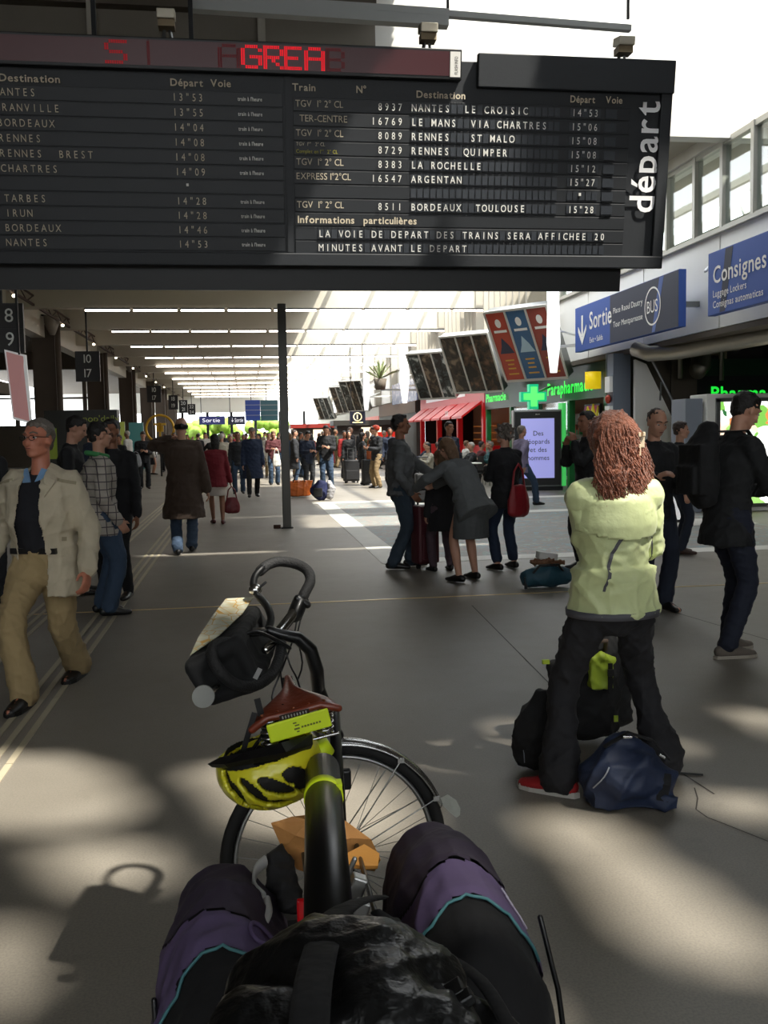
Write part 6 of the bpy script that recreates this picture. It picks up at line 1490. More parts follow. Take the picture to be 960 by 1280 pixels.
# --- handlebar bag
ha = [A(230, 838, 2.47), A(296, 802, 2.50), A(326, 862, 2.50), A(256, 884, 2.47), A(280, 764, 2.93), A(322, 758, 2.95), A(344, 800, 2.92), A(300, 812, 2.9)]
hbx = thing('handlebar_bag', 'black handlebar bag with a paper map under its clear cover', 'bag', ha[0]); iH = Matrix.Translation(-ha[0])
g = G()
def bl(a, b, r): g.tube([a, b], r, 10)
cen = sum(ha, Vector()) / 8; hs = [cen + (p - cen) * 0.86 for p in ha]
g.add(hs, [(0, 1, 2, 3), (7, 6, 5, 4), (4, 5, 1, 0), (5, 6, 2, 1), (6, 7, 3, 2), (7, 4, 0, 3)])
for i, j in ((0, 1), (1, 2), (2, 3), (3, 0), (4, 5), (5, 6), (6, 7), (7, 4), (0, 4), (1, 5), (2, 6), (3, 7)): bl(hs[i], hs[j], 0.022)
me = fuse(g, 0.008, 6, 0.004, 0.1); me.transform(iH); bg_ = link('bag_body', me, fabric('black bag fabric', '08090a', bump=0.2), hbx)
def map_mat():
    m = bpy.data.materials.new('road map'); m.use_nodes = True; nt = m.node_tree; b = nt.nodes['Principled BSDF']; N = nt.nodes.new; LK = nt.links.new
    tc = N('ShaderNodeTexCoord'); w = N('ShaderNodeTexVoronoi'); w.feature = 'DISTANCE_TO_EDGE'; w.inputs['Scale'].default_value = 26; LK(tc.outputs['Object'], w.inputs['Vector'])
    n = N('ShaderNodeTexNoise'); n.inputs['Scale'].default_value = 14; LK(tc.outputs['Object'], n.inputs['Vector'])
    cr = N('ShaderNodeValToRGB'); e = cr.color_ramp.elements; e[0].color = rgb('b8ad88'); e[0].position = 0.3; e[1].color = rgb('cfcdb8'); e[1].position = 0.5; q_ = e.new(0.68); q_.color = rgb('a8a890'); LK(n.outputs['Fac'], cr.inputs[0])
    lt = N('ShaderNodeMath'); lt.operation = 'LESS_THAN'; lt.inputs[1].default_value = 0.03; LK(w.outputs['Distance'], lt.inputs[0])
    mx = N('ShaderNodeMix'); mx.data_type = 'RGBA'; LK(lt.outputs[0], mx.inputs[0]); LK(cr.outputs[0], mx.inputs[6]); mx.inputs[7].default_value = rgb('c09858'); LK(mx.outputs[2], b.inputs['Base Color']); b.inputs['Roughness'].default_value = 0.25; b.inputs['Coat Weight'].default_value = 0.4
    return m
mq = [A(284, 757, 2.94), A(318, 755, 2.95), A(305, 775, 2.84), A(276, 803, 2.62), A(240, 828, 2.52), A(250, 806, 2.62), A(268, 778, 2.80)]
upv = Vector((-0.15, -0.1, 1)).normalized() * 0.02
o = G().add([p + upv for p in mq], [(0, 1, 2, 6), (6, 2, 3, 5), (5, 3, 4)]).obj('map_sheet', map_mat(), hbx, M=iH); o.modifiers.new('s', 'SOLIDIFY').thickness = 0.003
G().box(A(322, 842, 2.47), (0.012, 0.003, 0.03), Matrix.Rotation(0.5, 3, 'Y')).obj('grey_tab', mat('grey tab', '8a8a88', 0.5), hbx, M=iH)
# --- panniers (leaned frame)
M_pd = fabric('dark aubergine pannier cloth', '33293b', 0.12, 0.25, 0.8); M_pl = fabric('mauve pannier cloth', '5c4d70', 0.12, 0.25, 0.8); M_pk = fabric('black pannier cloth', '121214', 0.15, 0.3); M_cy = mat('teal piping', '467a80', 0.6)
def pannier(label, sx, w=0.215):
    t = thing('pannier', label, 'pannier', L(sx * 0.2, -0.02, 0.33)); iP = Matrix.Translation(-t.location) @ LM
    def solid(o=0.0):
        g = G(); cx_ = 0.198 if sx > 0 else -0.222
        for y0_, y1_, z0_, z1_, ww in ((-0.30, 0.20, 0.36, 0.70, w), ):
            pts = [Vector((cx_, 0.235, 0.60)), Vector((cx_, 0.18, 0.575)), Vector((cx_, 0.02, 0.56)), Vector((cx_, -0.15, 0.555)), Vector((cx_ , -0.27, 0.53)), Vector((cx_, -0.33, 0.52))]
            g.tube(pts, [0.065 + o, 0.105 + o, 0.122 + o, 0.127 + o, 0.118 + o, 0.09 + o], 22, ry=[0.12 + o, 0.20 + o, 0.235 + o, 0.24 + o, 0.215 + o, 0.16 + o], side=(1, 0, 0), dome=0.4)
            g.box((cx_, -0.03, 0.45), (0.17 + 2 * o, 0.40 + 2 * o, 0.26 + 2 * o))
        return g
    me = fuse(solid(), 0.010, 4, 0.012, 0.16, wseed=int(3 + sx)); me.transform(iP); body = link('pannier_body', me, M_pk, t)
    iv = lambda v: v
    def fz(v):   # signed distance style coordinate: >0 inside the lid
        xo = (v.x * sx - 0.205) / 0.11
        return v.y + 0.245 + 0.05 * (1 - xo * xo) * -1 - 0.75 * max(0, 0.755 - v.z) + (0.03 if xo > 0.7 else 0) 
    def fb_(v):
        xo = (v.x * sx - 0.205) / 0.11
        return v.y + 0.085 - 0.02 * xo - 0.9 * max(0, 0.74 - v.z)
    me = fuse(solid(0.006), 0.007, 4, 0.014, 0.16, lambda v: fz(v) < 0 or fb_(v) > 0.0 or v.z < 0.5, 0, wseed=int(3 + sx)); me.transform(iP); link('mauve_panel', me, M_pl, t)
    me = fuse(solid(0.007), 0.007, 4, 0.014, 0.16, lambda v: fb_(v) < -0.002 or v.z < 0.52, 0, wseed=int(3 + sx)); me.transform(iP); link('dark_lid_panel', me, M_pd, t)
    # teal piping where the lid ends
    from mathutils.bvhtree import BVHTree
    bm_ = fuse(solid(0.007), 0.012, 4, 0.014, 0.16, wseed=int(3 + sx)); bvh = BVHTree.FromPolygons([v.co for v in bm_.vertices], [tuple(p.vertices) for p in bm_.polygons]); path = []
    for k in range(23):
        a_ = -0.97 + 1.94 * k / 22; x = sx * (0.205 + 0.128 * a_)
        # follow fz = 0 by stepping along the surface from above
        best = None
        for yy in range(60):
            y = -0.36 + yy * 0.006; h = bvh.ray_cast(Vector((x, y, 1.2)), Vector((0, 0, -1)))
            if h[0] is not None and h[0].z > 0.6:
                d_ = abs(fz(h[0]))
                if best is None or d_ < best[0]: best = (d_, h[0])
        if best and best[0] < 0.02: path.append(best[1])
    if len(path) > 3:
        G().tube(path, 0.003, 6).obj('teal_piping', M_cy, t, True, M=iP)
    # side hook rails and compression strap
    G().tube([(sx * 0.325, -0.20, 0.72), (sx * 0.335, -0.22, 0.60), (sx * 0.33, -0.24, 0.45)], 0.005, 6).obj('side_cord', M_frame, t, True, M=iP)
    G().box((sx * 0.33, -0.24, 0.47), (0.02, 0.03, 0.04)).obj('toggle', M_black, t, M=iP)
    return t, iP, bvh
t1, iP1, b1 = pannier('purple pannier on the right side of the bicycle, sunlit, teal piping', 1)
t2, iP2, b2 = pannier('purple pannier on the left side of the bicycle, darker, with a round emblem', -1)
def patch(bvh, pts2, t, iP, name, m, w=0.004):
    P = []
    for x, y in pts2:
        h = bvh.ray_cast(Vector((x, y, 1.2)), Vector((0, 0, -1)))
        if h[0] is not None: P.append(h[0] + h[1] * 0.003)
    if len(P) > 1: G().tube(P, w, 6).obj(name, m, t, True, M=iP)
M_lg = mat('logo pale', 'b5aec0', 0.6)
for k in range(5): patch(b1, [(0.283 + 0.004 * k, -0.10 - 0.011 * k), (0.292 + 0.004 * k, -0.103 - 0.011 * k)], t1, iP1, 'brand_mark', M_lg, 0.0018)
patch(b2, [(-0.145 + 0.018 * math.cos(2 * PI * j / 16), -0.13 + 0.022 * math.sin(2 * PI * j / 16)) for j in range(15)], t2, iP2, 'round_emblem', M_pl, 0.0045)
# --- black roll bag on the rack, nearest the camera
M_pvc = mat('black tarpaulin', '0e0f10', 0.36, 0, 0.1, 10, 0.25, 40)
rbg = thing('rack_bag', 'glossy black roll-top bag strapped across the rack nearest the camera', 'bag', A(430, 1270, 1.2)); iR = Matrix.Translation(-rbg.location)
g = G()
g.tube([A(330, 1262, 1.2), A(400, 1238, 1.18), A(470, 1240, 1.16), A(540, 1262, 1.14)], [0.075, 0.092, 0.092, 0.075], 20, dome=0.6)
g.tube([A(425, 1178, 1.34), A(432, 1205, 1.22), A(460, 1260, 1.12), A(480, 1320, 1.05)], [0.035, 0.055, 0.085, 0.09], 16, dome=0.7)
g.tube([A(300, 1330, 1.08), A(560, 1340, 1.04)], [0.085, 0.09], 16, dome=0.6)
for dx_ in range(4): g.tube([A(470 + dx_ * 26, 1192 + dx_ * 16, 1.24 - .01 * dx_), A(520 + dx_ * 26, 1250 + dx_ * 18, 1.12)], [0.016, 0.026], 10)
rf = random.Random(8)
for k in range(11):
    x0_ = 440 + k * 13; y0_ = 1180 + k * 7 + rf.uniform(-6, 6); dx_ = 60 + k * 6 + rf.uniform(-12, 12)
    g.tube([A(x0_, y0_, 1.235 - 0.008 * k), A(x0_ + dx_ * 0.45, y0_ + 34, 1.165 - 0.006 * k), A(x0_ + dx_, y0_ + 88, 1.08)], [0.008, 0.017 + rf.uniform(0, 0.007), 0.012], 8)
for k in range(6):
    x0_ = 400 - k * 18; y0_ = 1190 + k * 12
    g.tube([A(x0_, y0_, 1.22 - 0.01 * k), A(x0_ - 22, y0_ + 45, 1.14 - 0.01 * k), A(x0_ - 30, y0_ + 100, 1.06)], [0.01, 0.02, 0.014], 8)
me = fuse(g, 0.0065, 3, 0.006, 0.07, wseed=21); me.transform(iR); rb_o = link('bag_body', me, M_pvc, rbg)
def ribbon(pts, w, name, m, parent, M, wdir=None):
    P = [A(*p) for p in pts]; Q = []
    for i in range(len(P) - 1):
        p0, p1, p2, p3 = P[max(i - 1, 0)], P[i], P[i + 1], P[min(i + 2, len(P) - 1)]
        for t in (0, 0.25, 0.5, 0.75): Q.append(0.5 * ((2 * p1) + (p2 - p0) * t + (2 * p0 - 5 * p1 + 4 * p2 - p3) * t * t + (3 * p1 - p0 - 3 * p2 + p3) * t ** 3))
    Q.append(P[-1]); return G().tube(Q, [w] * len(Q), 8, ry=[0.004] * len(Q), side=wdir or (1, 0, 0)).obj(name, m, parent, True, M=M)
M_web = fabric('black webbing', '0e0e10', bump=0.5)
ribbon([(470, 1122, 1.42), (440, 1130, 1.34), (415, 1150, 1.24), (400, 1190, 1.12), (390, 1240, 1.02), (385, 1300, 0.95)], 0.022, 'wide_strap', M_web, rbg, iR)
ribbon([(490, 1150, 1.33), (510, 1190, 1.2), (540, 1230, 1.1), (570, 1275, 1.02)], 0.012, 'thin_strap', M_web, rbg, iR)
ribbon([(470, 1140, 1.38), (540, 1185, 1.25), (600, 1225, 1.15), (640, 1290, 1.05)], 0.010, 'thin_strap', M_web, rbg, iR)
G().box(A(566, 1240, 1.08), (0.03, 0.03, 0.012), Matrix.Rotation(-0.5, 3, 'Y')).obj('buckle', M_black, rbg, bevel=0.003, M=iR)
G().box(A(576, 1252, 1.06), (0.034, 0.02, 0.014), Matrix.Rotation(-0.5, 3, 'Y')).obj('buckle', M_black, rbg, bevel=0.003, M=iR)
# black rear pockets that fill the space either side
# --- crumpled kraft paper bag under the tube
kb = thing('paper_bag', 'crumpled orange-brown kraft paper bag tucked under the black tube', 'paper bag', A(410, 1055, 1.93)); iK = Matrix.Translation(-kb.location)
M_kraft = mat('kraft paper', 'd89a58', 0.7, 0, 0.15, 12, 0.3, 25)
pts = [(340, 1028), (365, 1022), (395, 1020), (430, 1028), (462, 1048), (475, 1072), (468, 1086), (440, 1082), (425, 1092), (395, 1092), (372, 1084), (355, 1060)]
rs = random.Random(4); g = G(); top_ = [A(x, y, 1.95 + rs.uniform(-0.02, 0.02)) for x, y in pts]; ce = A(405, 1055, 1.90) + Vector((0, 0, 0.0)); mid = [p.lerp(ce, 0.5) + Vector((rs.uniform(-.006, .006), rs.uniform(-.01, .01), rs.uniform(-0.005, 0.02))) for p in top_]; n = len(pts)
g.add(top_ + mid + [ce], [(i, (i + 1) % n, n + (i + 1) % n, n + i) for i in range(n)] + [(n + i, n + (i + 1) % n, 2 * n) for i in range(n)])
o = g.obj('paper', M_kraft, kb, M=iK); o.modifiers.new('s', 'SOLIDIFY').thickness = 0.006
g = G(); f_ = [A(430, 1072, 1.86), A(455, 1058, 1.88), A(474, 1070, 1.86), A(472, 1086, 1.83), A(452, 1087, 1.82), A(428, 1083, 1.83)]
g.add(f_, [(0, 1, 2), (0, 2, 3), (0, 3, 4), (0, 4, 5)]); o = g.obj('folded_mouth', mat('bright kraft', 'eea850', 0.7), kb, M=iK); o.modifiers.new('s', 'SOLIDIFY').thickness = 0.008
# --- white and dark cloth strap bits left of the tube
cl = thing('bungee_cloth', 'grey and white rolled cloth wedged left of the black tube', 'cloth', A(345, 1090, 1.85)); iC = Matrix.Translation(-cl.location)
g = G(); g.tube([A(350, 1075, 1.9), A(352, 1100, 1.85), A(362, 1130, 1.78)], [0.03, 0.035, 0.025], 12); me = fuse(g, 0.006, 3, 0.012, 0.05); me.transform(iC); link('dark_roll', me, fabric('grey cloth roll', '2c2c2e'), cl)
ribbon([(332, 1076, 1.86), (320, 1088, 1.83), (318, 1108, 1.79), (330, 1122, 1.75)], 0.012, 'white_fold', mat('white cloth', 'b9b9b6', 0.7), cl, iC, (0, 0.3, 1))
ribbon([(333, 1122, 1.75), (336, 1140, 1.7), (330, 1155, 1.68)], 0.007, 'white_tail', mat('white cloth', 'b9b9b6', 0.7), cl, iC)
# ================================================================== LUGGAGE
def soft(g, vox, wr, ws, m, name, t, M, seed=0):
    me = fuse(g, vox, 4, wr, ws, wseed=seed); me.transform(M); return link(name, me, m, t)
def rot(a): return Matrix.Rotation(a, 3, 'Z')
# navy duffel in front of the woman's feet
d0 = fl(785, 1012); dz = Vector((d0.x + 0.02, d0.y + 0.06, 0))
t = thing('duffel_bag', 'navy blue holdall on the floor behind the red-haired woman\'s heels', 'bag', dz, -0.15)
g = G(); g.tube([(-0.15, 0, 0.10), (-0.08, 0, 0.135), (0.04, 0, 0.14), (0.16, 0, 0.09)], [0.09, 0.135, 0.135, 0.08], 20, ry=[0.10, 0.13, 0.13, 0.08], dome=0.6); g.box((0.01, 0, 0.035), (0.36, 0.2, 0.06)); g.tube([(-0.07, 0.01, 0.24), (0.0, 0.01, 0.27), (0.08, 0.0, 0.23)], 0.045, 12)
M_nv = fabric('navy nylon', '17243f', 0.15, 0.35, 0.6)
body = soft(g, 0.009, 0.03, 0.16, M_nv, 'bag_body', t, Matrix.Identity(4), 5)
drape(body, [(-0.16, 0.1), (-0.12, 0.16), (-0.1, 0.2)], 0.006, 'piping', mat('grey piping', '8f949c', 0.5), t)
drape(body, [(0.12, 0.05), (0.15, 0.2)], 0.05, 'black_panel', fabric('black nylon', '101114'), t)
G().box((-0.01, -0.05, 0.305), (0.04, 0.012, 0.012)).obj('metal_ring', M_chr, t, bevel=0.003); G().box((0.13, -0.06, 0.225), (0.03, 0.012, 0.012), Matrix.Rotation(0.6, 3, 'Y')).obj('metal_ring', M_chr, t, bevel=0.003)
G().tube([(-0.1, -0.03, 0.26), (0.0, -0.02, 0.315), (0.1, -0.02, 0.28), (0.17, -0.02, 0.2)], [0.018] * 4, 8, ry=[0.006] * 4, side=(0, 1, 0)).obj('handle', M_web, t, True)
a, b_ = fl(838, 967), fl(879, 970)
tag(strip('loose_strap', [(a.x, a.y), (b_.x, b_.y)], 0.028, M_web, 0.006), 'black webbing strap end lying on the floor right of the navy holdall', 'strap'); C.objects['loose_strap'].pop('kind', None)
# black bag on the left
d0 = fl(685, 970); t = thing('duffel_bag', 'black soft bag standing left of the red-haired woman\'s leg', 'bag', (d0.x, d0.y + 0.10, 0), 0.2)
g = G(); g.tube([(-0.02, 0, 0.06), (-0.01, 0, 0.2), (0.02, 0, 0.36)], [0.125, 0.13, 0.06], 18, ry=[0.11, 0.11, 0.05], side=(1, 0, 0), dome=0.5)
body = soft(g, 0.009, 0.02, 0.14, fabric('black bag cloth', '131416'), 'bag_body', t, Matrix.Identity(4), 2)
drape(body, [(-0.115, 0.06), (-0.12, 0.12)], 0.005, 'piping', mat('grey piping', '8f949c', 0.5), t)
drape(body, [(0.05, 0.12), (0.03, 0.2), (0.06, 0.27)], 0.006, 'lime_cord', mat('dull lime cord', '6c7c2c', 0.6), t)
# tall rucksack seen between the legs
d0 = fl(757, 945); t = thing('rucksack', 'tall black rucksack with a lime pocket seen between the woman\'s legs', 'rucksack', (d0.x, d0.y + 0.22, 0), 0.0)
g = G(); g.tube([(0, 0, 0.08), (0, 0, 0.3), (0, 0, 0.52), (0.02, 0.01, 0.66)], [0.16, 0.17, 0.16, 0.1], 20, ry=[0.12, 0.13, 0.12, 0.08], side=(1, 0, 0), dome=0.5); g.tube([(-0.17, 0, 0.12), (-0.17, 0, 0.38)], 0.055, 12); g.tube([(0.17, 0, 0.12), (0.17, 0, 0.38)], 0.055, 12)
soft(g, 0.010, 0.02, 0.14, fabric('black pack cloth', '101113'), 'pack_body', t, Matrix.Identity(4), 7)
M_lp = fabric('lime pocket cloth', '9fb534', 0.1, 0.4, 0.6)
g = G(); g.box((0.005, -0.13, 0.38), (0.12, 0.07, 0.14)); g.tube([(-0.05, -0.14, 0.46), (0.0, -0.15, 0.475), (0.06, -0.14, 0.45)], 0.025, 10); soft(g, 0.007, 0.014, 0.07, M_lp, 'lime_pocket', t, Matrix.Identity(4), 9)
G().box((0.04, -0.178, 0.37), (0.022, 0.008, 0.15)).obj('strap', M_web, t); G().box((0.04, -0.184, 0.4), (0.032, 0.012, 0.035)).obj('buckle', M_black, t, bevel=0.003)
G().tube([(-0.03, -0.11, 0.50), (-0.01, -0.15, 0.55), (0.03, -0.15, 0.55), (0.04, -0.11, 0.5)], 0.012, 8).obj('grab_handle', fabric('brown webbing', '4a3c32'), t, True)
G().box((-0.235, -0.02, 0.43), (0.035, 0.02, 0.02)).obj('lime_tag', M_lp, t); G().box((0.08, -0.15, 0.16), (0.02, 0.01, 0.03)).obj('lime_tag', M_lp, t)
# teal bag with paper on top
d0 = fl(687, 737); t = thing('duffel_bag', 'teal bag with papers on top, on the floor near the red-haired woman\'s elbow', 'bag', (d0.x, d0.y + 0.12, 0), 0.1)
g = G(); g.tube([(-0.22, 0, 0.1), (0.0, 0, 0.13), (0.22, 0, 0.1)], [0.09, 0.13, 0.09], 18, dome=0.6); soft(g, 0.012, 0.025, 0.15, fabric('teal nylon', '1d4452', 0.15, 0.3, 0.6), 'bag_body', t, Matrix.Identity(4), 4)
G().tube([(-0.2, -0.05, 0.12), (-0.1, -0.08, 0.24), (0.1, -0.08, 0.24), (0.2, -0.05, 0.12)], 0.014, 8).obj('handle', M_black, t, True); G().box((-0.24, -0.06, 0.07), (0.03, 0.02, 0.12)).obj('strap_end', M_black, t)
tag(G().box((d0.x + 0.01, d0.y + 0.12, 0.325), (0.2, 0.12, 0.07), Matrix.Rotation(0.15, 3, 'Y')).obj('food_box', mat('white box', 'c9c8c4', 0.5), None, bevel=0.01), 'white take-away box lying on the teal bag', 'box')
g = G(); rs = random.Random(3); 
tag(soft(G().tube([(d0.x - 0.14, d0.y + 0.1, 0.265), (d0.x, d0.y + 0.06, 0.275), (d0.x + 0.16, d0.y + 0.08, 0.26)], [0.035, 0.04, 0.03], 10), 0.01, 0.03, 0.05, fabric('brown paper wrap', '6a4a34'), 'paper_wrap', None, Matrix.Identity(4)), 'crumpled brown paper on the teal bag, under the white box', 'paper')
# suitcases
def suitcase(label, px, py, col, w=0.42, h=0.62, d=0.24, rz=0.0, group=None, handle=0.35, Y=None):
    p = fl(px, py); t = thing('suitcase', label, 'suitcase', (p.x, p.y + d / 2, 0), rz, group); m = fabric('case ' + col, col, 0.12, 0.2, 0.6)
    G().bb(-w / 2, w / 2, -d / 2, d / 2, 0.06, h).obj('case_body', m, t, bevel=0.035)
    G().bb(-w / 2 + 0.05, w / 2 - 0.05, -d / 2 - 0.02, -d / 2, 0.12, h * 0.55).obj('front_pocket', m, t, bevel=0.008)
    for s in (-1, 1):
        G().tube([(s * (w / 2 - 0.05) - 0.02, 0, 0.03), (s * (w / 2 - 0.05) + 0.02, 0, 0.03)], 0.03, 10, dome=False).obj('castor', M_black, t)
        if handle: G().tube([(s * 0.09, d / 2 - 0.04, h), (s * 0.09, d / 2 - 0.04, h + handle)], 0.007, 8).obj('handle_rod', M_alu, t)
    if handle: G().tube([(-0.1, d / 2 - 0.04, h + handle), (0.1, d / 2 - 0.04, h + handle)], 0.014, 8).obj('grip', M_black, t)
    return t
suitcase('dark red suitcase standing between the hooded man and the bending woman', 534, 712, '4a1620', 0.28, 0.74, 0.22, 0.3, handle=0.18)
suitcase('black trolley case behind the hooded man, towards the totem', 532, 632, '121214', 0.40, 0.7, 0.25)
suitcase('black trolley case at the feet of the woman with the white scarf', 440, 604, '131316', 0.5, 0.75, 0.28, 0.1, 'black cases of the waiting crowd')
suitcase('black trolley case between the dark-haired woman and the red-capped man', 462, 607, '101012', 0.42, 0.8, 0.28, 0.1, 'black cases of the waiting crowd')
suitcase('black trolley case by the man waiting at the left columns', 167, 607, '0f1012', 0.42, 0.65, 0.26, 0.1)
# orange tote and blue rucksack by the post
d0 = fl(374, 622); t = thing('tote_bag', 'bright orange shopping bag on the floor beside the steel post', 'bag', (d0.x, d0.y + 0.12, 0), 0.1)
g = G(); g.tube([(0, 0, 0.05), (0, 0, 0.25), (0, 0, 0.42)], [0.31, 0.33, 0.36], 20, ry=[0.15, 0.15, 0.07], side=(1, 0, 0), dome=0.2); soft(g, 0.016, 0.03, 0.2, mat('orange plastic cloth', 'c9641c', 0.45, 0, 0.1, 5), 'bag_body', t, Matrix.Identity(4))
G().tube([(-0.15, -0.08, 0.4), (-0.08, -0.1, 0.58), (0.08, -0.1, 0.58), (0.15, -0.08, 0.4)], 0.012, 8).obj('handle', M_black, t, True)
d0 = fl(402, 626); t = thing('rucksack', 'blue, black and white rucksack lying right of the orange bag', 'rucksack', (d0.x, d0.y + 0.15, 0), -0.2)
g = G(); g.tube([(-0.1, 0, 0.12), (0.0, 0, 0.24), (0.05, 0, 0.42)], [0.22, 0.25, 0.15], 18, ry=[0.16, 0.17, 0.12], side=(1, 0, 0), dome=0.5); body = soft(g, 0.016, 0.025, 0.2, fabric('royal blue pack', '1a2148'), 'pack_body', t, Matrix.Identity(4))
g = G(); g.tube([(0.22, -0.06, 0.1), (0.27, -0.04, 0.3), (0.2, -0.02, 0.45)], [0.09, 0.1, 0.05], 14); soft(g, 0.014, 0.02, 0.1, fabric('pale grey pack panel', '98979a'), 'grey_panel', t, Matrix.Identity(4))
G().box((-0.05, -0.17, 0.2), (0.22, 0.05, 0.22)).obj('black_pocket', fabric('black pack cloth', '101113'), t, bevel=0.02)
# ================================================================== THE CROWD
CM = {n: fabric('crowd ' + n, c) for n, c in dict(black='141518', char='24262a', navy='182236', blue='24405e', grey='55585a', brown='3c2c22', maroon='4a1c20', tan='8a7656', cream='a39c8c', olive='3a3c28', white='b8b5ae', red='8a1c1c', denim='2f4258', teal='1e4a4c', lilac='7a728a').items()}
def recolour(o, top=None, bottom=None, hair=None, skin=None, extra=None):
    for c in [o] + list(o.children):
        n = c.name.split('.')[0]; m = None
        if n in ('jacket', 'coat', 'shirt') and top: m = CM[top]
        elif n in ('trousers', 'skirt') and bottom: m = CM[bottom]
        elif n == 'hair' and hair: m = HAIR[hair]
        elif n == 'person' and skin: m = SKIN[skin]
        if m is not None and c.material_slots:
            c.material_slots[0].link = 'OBJECT'; c.material_slots[0].material = m
T = {}
def tmpl(k, **kw):
    b = person('x', loc=(0, 0, 0), **kw); T[k] = b.root; return b
cm = dict(vox=0.017, wr=0.016)
tmpl('stand', hcol='b', top=CM['black'], bottom=CM['denim'], shoes=M_leather, hem=-0.1, thick=0.03, hemleg=0.02, legw=0.02, **cm)
tmpl('phone', hcol='b', top=CM['char'], bottom=CM['denim'], shoes=M_leather, hem=-0.12, thick=0.035, hands=((-0.1, 0.3, 1.12), (0.12, 0.3, 1.14)), hp=0.4, hemleg=0.022, legw=0.022, **cm)
tmpl('walk', hcol='k', top=CM['navy'], bottom=CM['black'], shoes=M_leather, hem=-0.14, thick=0.03, feet=((-0.08, -0.3), (0.08, 0.32)), hands=((-0.3, 0.2, 0.85), (0.3, -0.15, 0.85)), hemleg=0.02, legw=0.018, **cm)
tmpl('coat', hcol='g', top=CM['brown'], bottom=CM['black'], shoes=M_leather, hem=-0.45, flare=0.05, thick=0.035, topname='coat', **cm)
tmpl('woman', sex='f', H=1.65, hair='bob', hcol='k', top=CM['maroon'], bottom=CM['black'], shoes=M_leather, hem=-0.14, thick=0.026, **cm)
tmpl('womanskirt', sex='f', H=1.64, hair='bob', hcol='b', top=CM['cream'], bkind='skirt', bottom=CM['grey'], shoes=M_leather, hem=-0.1, thick=0.026, **cm)
tmpl('sit', hcol='b', top=CM['cream'], bottom=CM['black'], shoes=M_leather, crouch=0.50, feet=((-0.1, 0.40), (0.12, 0.44)), hands=((-0.15, 0.42, 0.78), (0.15, 0.42, 0.78)), hem=0.0, thick=0.028, **cm)
used = set()
def put(k, label, loc, rz, H=None, top=None, bottom=None, hair=None, skin=None, group=None):
    src = T[k]
    if k in used: o = copy_tree(src)
    else: o = src; used.add(k)
    o.location = loc; o.rotation_euler = (0, 0, rz); s = H or 1.0; o.scale = (s, s, s)
    o['label'] = label; o['category'] = 'person'
    if group: o['group'] = group
    elif 'group' in o: del o['group']
    recolour(o, top, bottom, hair, skin); return o
def pf_(k, label, px, py, rz, H=None, **kw): p = fl(px, py); return put(k, label, (p.x, p.y, 0), rz, H, **kw)
pf_('phone', 'man in a black jacket holding a grey bag, waiting by the left columns', 181, 611, PI + 0.2, 1.02, top='black', bottom='black', hair='b', skin='f')
pf_('stand', 'dark-clothed person with brown hair left of the man with the grey bag', 152, 618, PI - 0.6, 0.95, top='black', bottom='black', skin='t')
pf_('phone', 'person in a reddish checked top holding a white bag, seen left of the steel post', 343, 606, PI + 0.1, 0.99, top='maroon', bottom='denim', hair='l')
pf_('coat', 'man in a dark suit with a pale lanyard just right of the steel post', 369, 603, RIGHT, 1.0, top='char', bottom='denim', hair='b')
pf_('phone', 'man in a navy jacket looking down, behind the orange bag', 385, 613, PI + 0.5, 0.97, top='navy', bottom='char', hair='k')
pf_('phone', 'tall man in a black hooded top and jeans reading a phone, behind the blue rucksack', 409, 611, PI - 0.1, 1.06, top='black', bottom='denim', hair='b')
pf_('woman', 'woman in an open dark jacket over a white scarf, left of the dark-haired woman', 437, 603, PI + 0.1, 1.02, top='black', bottom='black', hair='k')
pf_('woman', 'woman with long dark hair and jeans turned away, beside the red-capped man', 454, 606, RIGHT, 0.98, top='char', bottom='denim', hair='k')
b = pf_('phone', 'man in a red cap, dark jacket and beige trousers reading a paper', 472, 610, LEFT + 0.4, 1.03, top='char', bottom='tan', hair='b')
q = Vector((b.location.x, b.location.y, 0))
tag(G().ell((q.x - 0.02, q.y, 1.735), (0.12, 0.135, 0.10), 14, 8).obj('cap', mat('red cap', 'b03a20', 0.7), None, True), 'red-orange cap on the man in beige trousers', 'cap')
pf_('stand', 'man in dark clothes behind the red-capped man', 488, 603, PI, 1.0, top='navy', bottom='black', hair='b')
pf_('stand', 'person in a dark coat close behind the man in the navy overcoat', 299, 617, PI, 0.97, top='char', bottom='denim', hair='g')
pf_('womanskirt', 'woman in a cream cardigan seen past the navy overcoat', 290, 600, PI + 0.2, 0.98, top='cream', bottom='grey', hair='g')
pf_('coat', 'grey-haired man in a pale grey jacket walking away beyond the crimson jacket', 279, 608, AWAY, 0.95, top='cream', bottom='char', hair='w')
pf_('stand', 'man in a dark jacket just beyond the golden ring sign', 208, 590, PI, 1.0, top='char', bottom='black')
# bag in the arm of the first, white carrier bag of the plaid person
p = fl(175, 611); handbag('carrier_bag', 'pale grey plastic bag hanging from the arm of the man by the left columns', (p.x - 0.05, p.y - 0.42, 0.72), 0.36, 0.34, 0.14, '8e9094', 0.0, 0.1)
p = fl(346, 606); handbag('carrier_bag', 'white plastic bag held by the person in the reddish top', (p.x, p.y - 0.42, 0.62), 0.26, 0.36, 0.1, 'd0cec8', 0.0, 0.2)
p = fl(461, 606); handbag('shoulder_bag', 'orange-tan shoulder bag between the dark-haired woman and the red-capped man', (p.x, p.y - 0.35, 0.78), 0.2, 0.45, 0.1, '9a4a20', 0.0, 0.2)
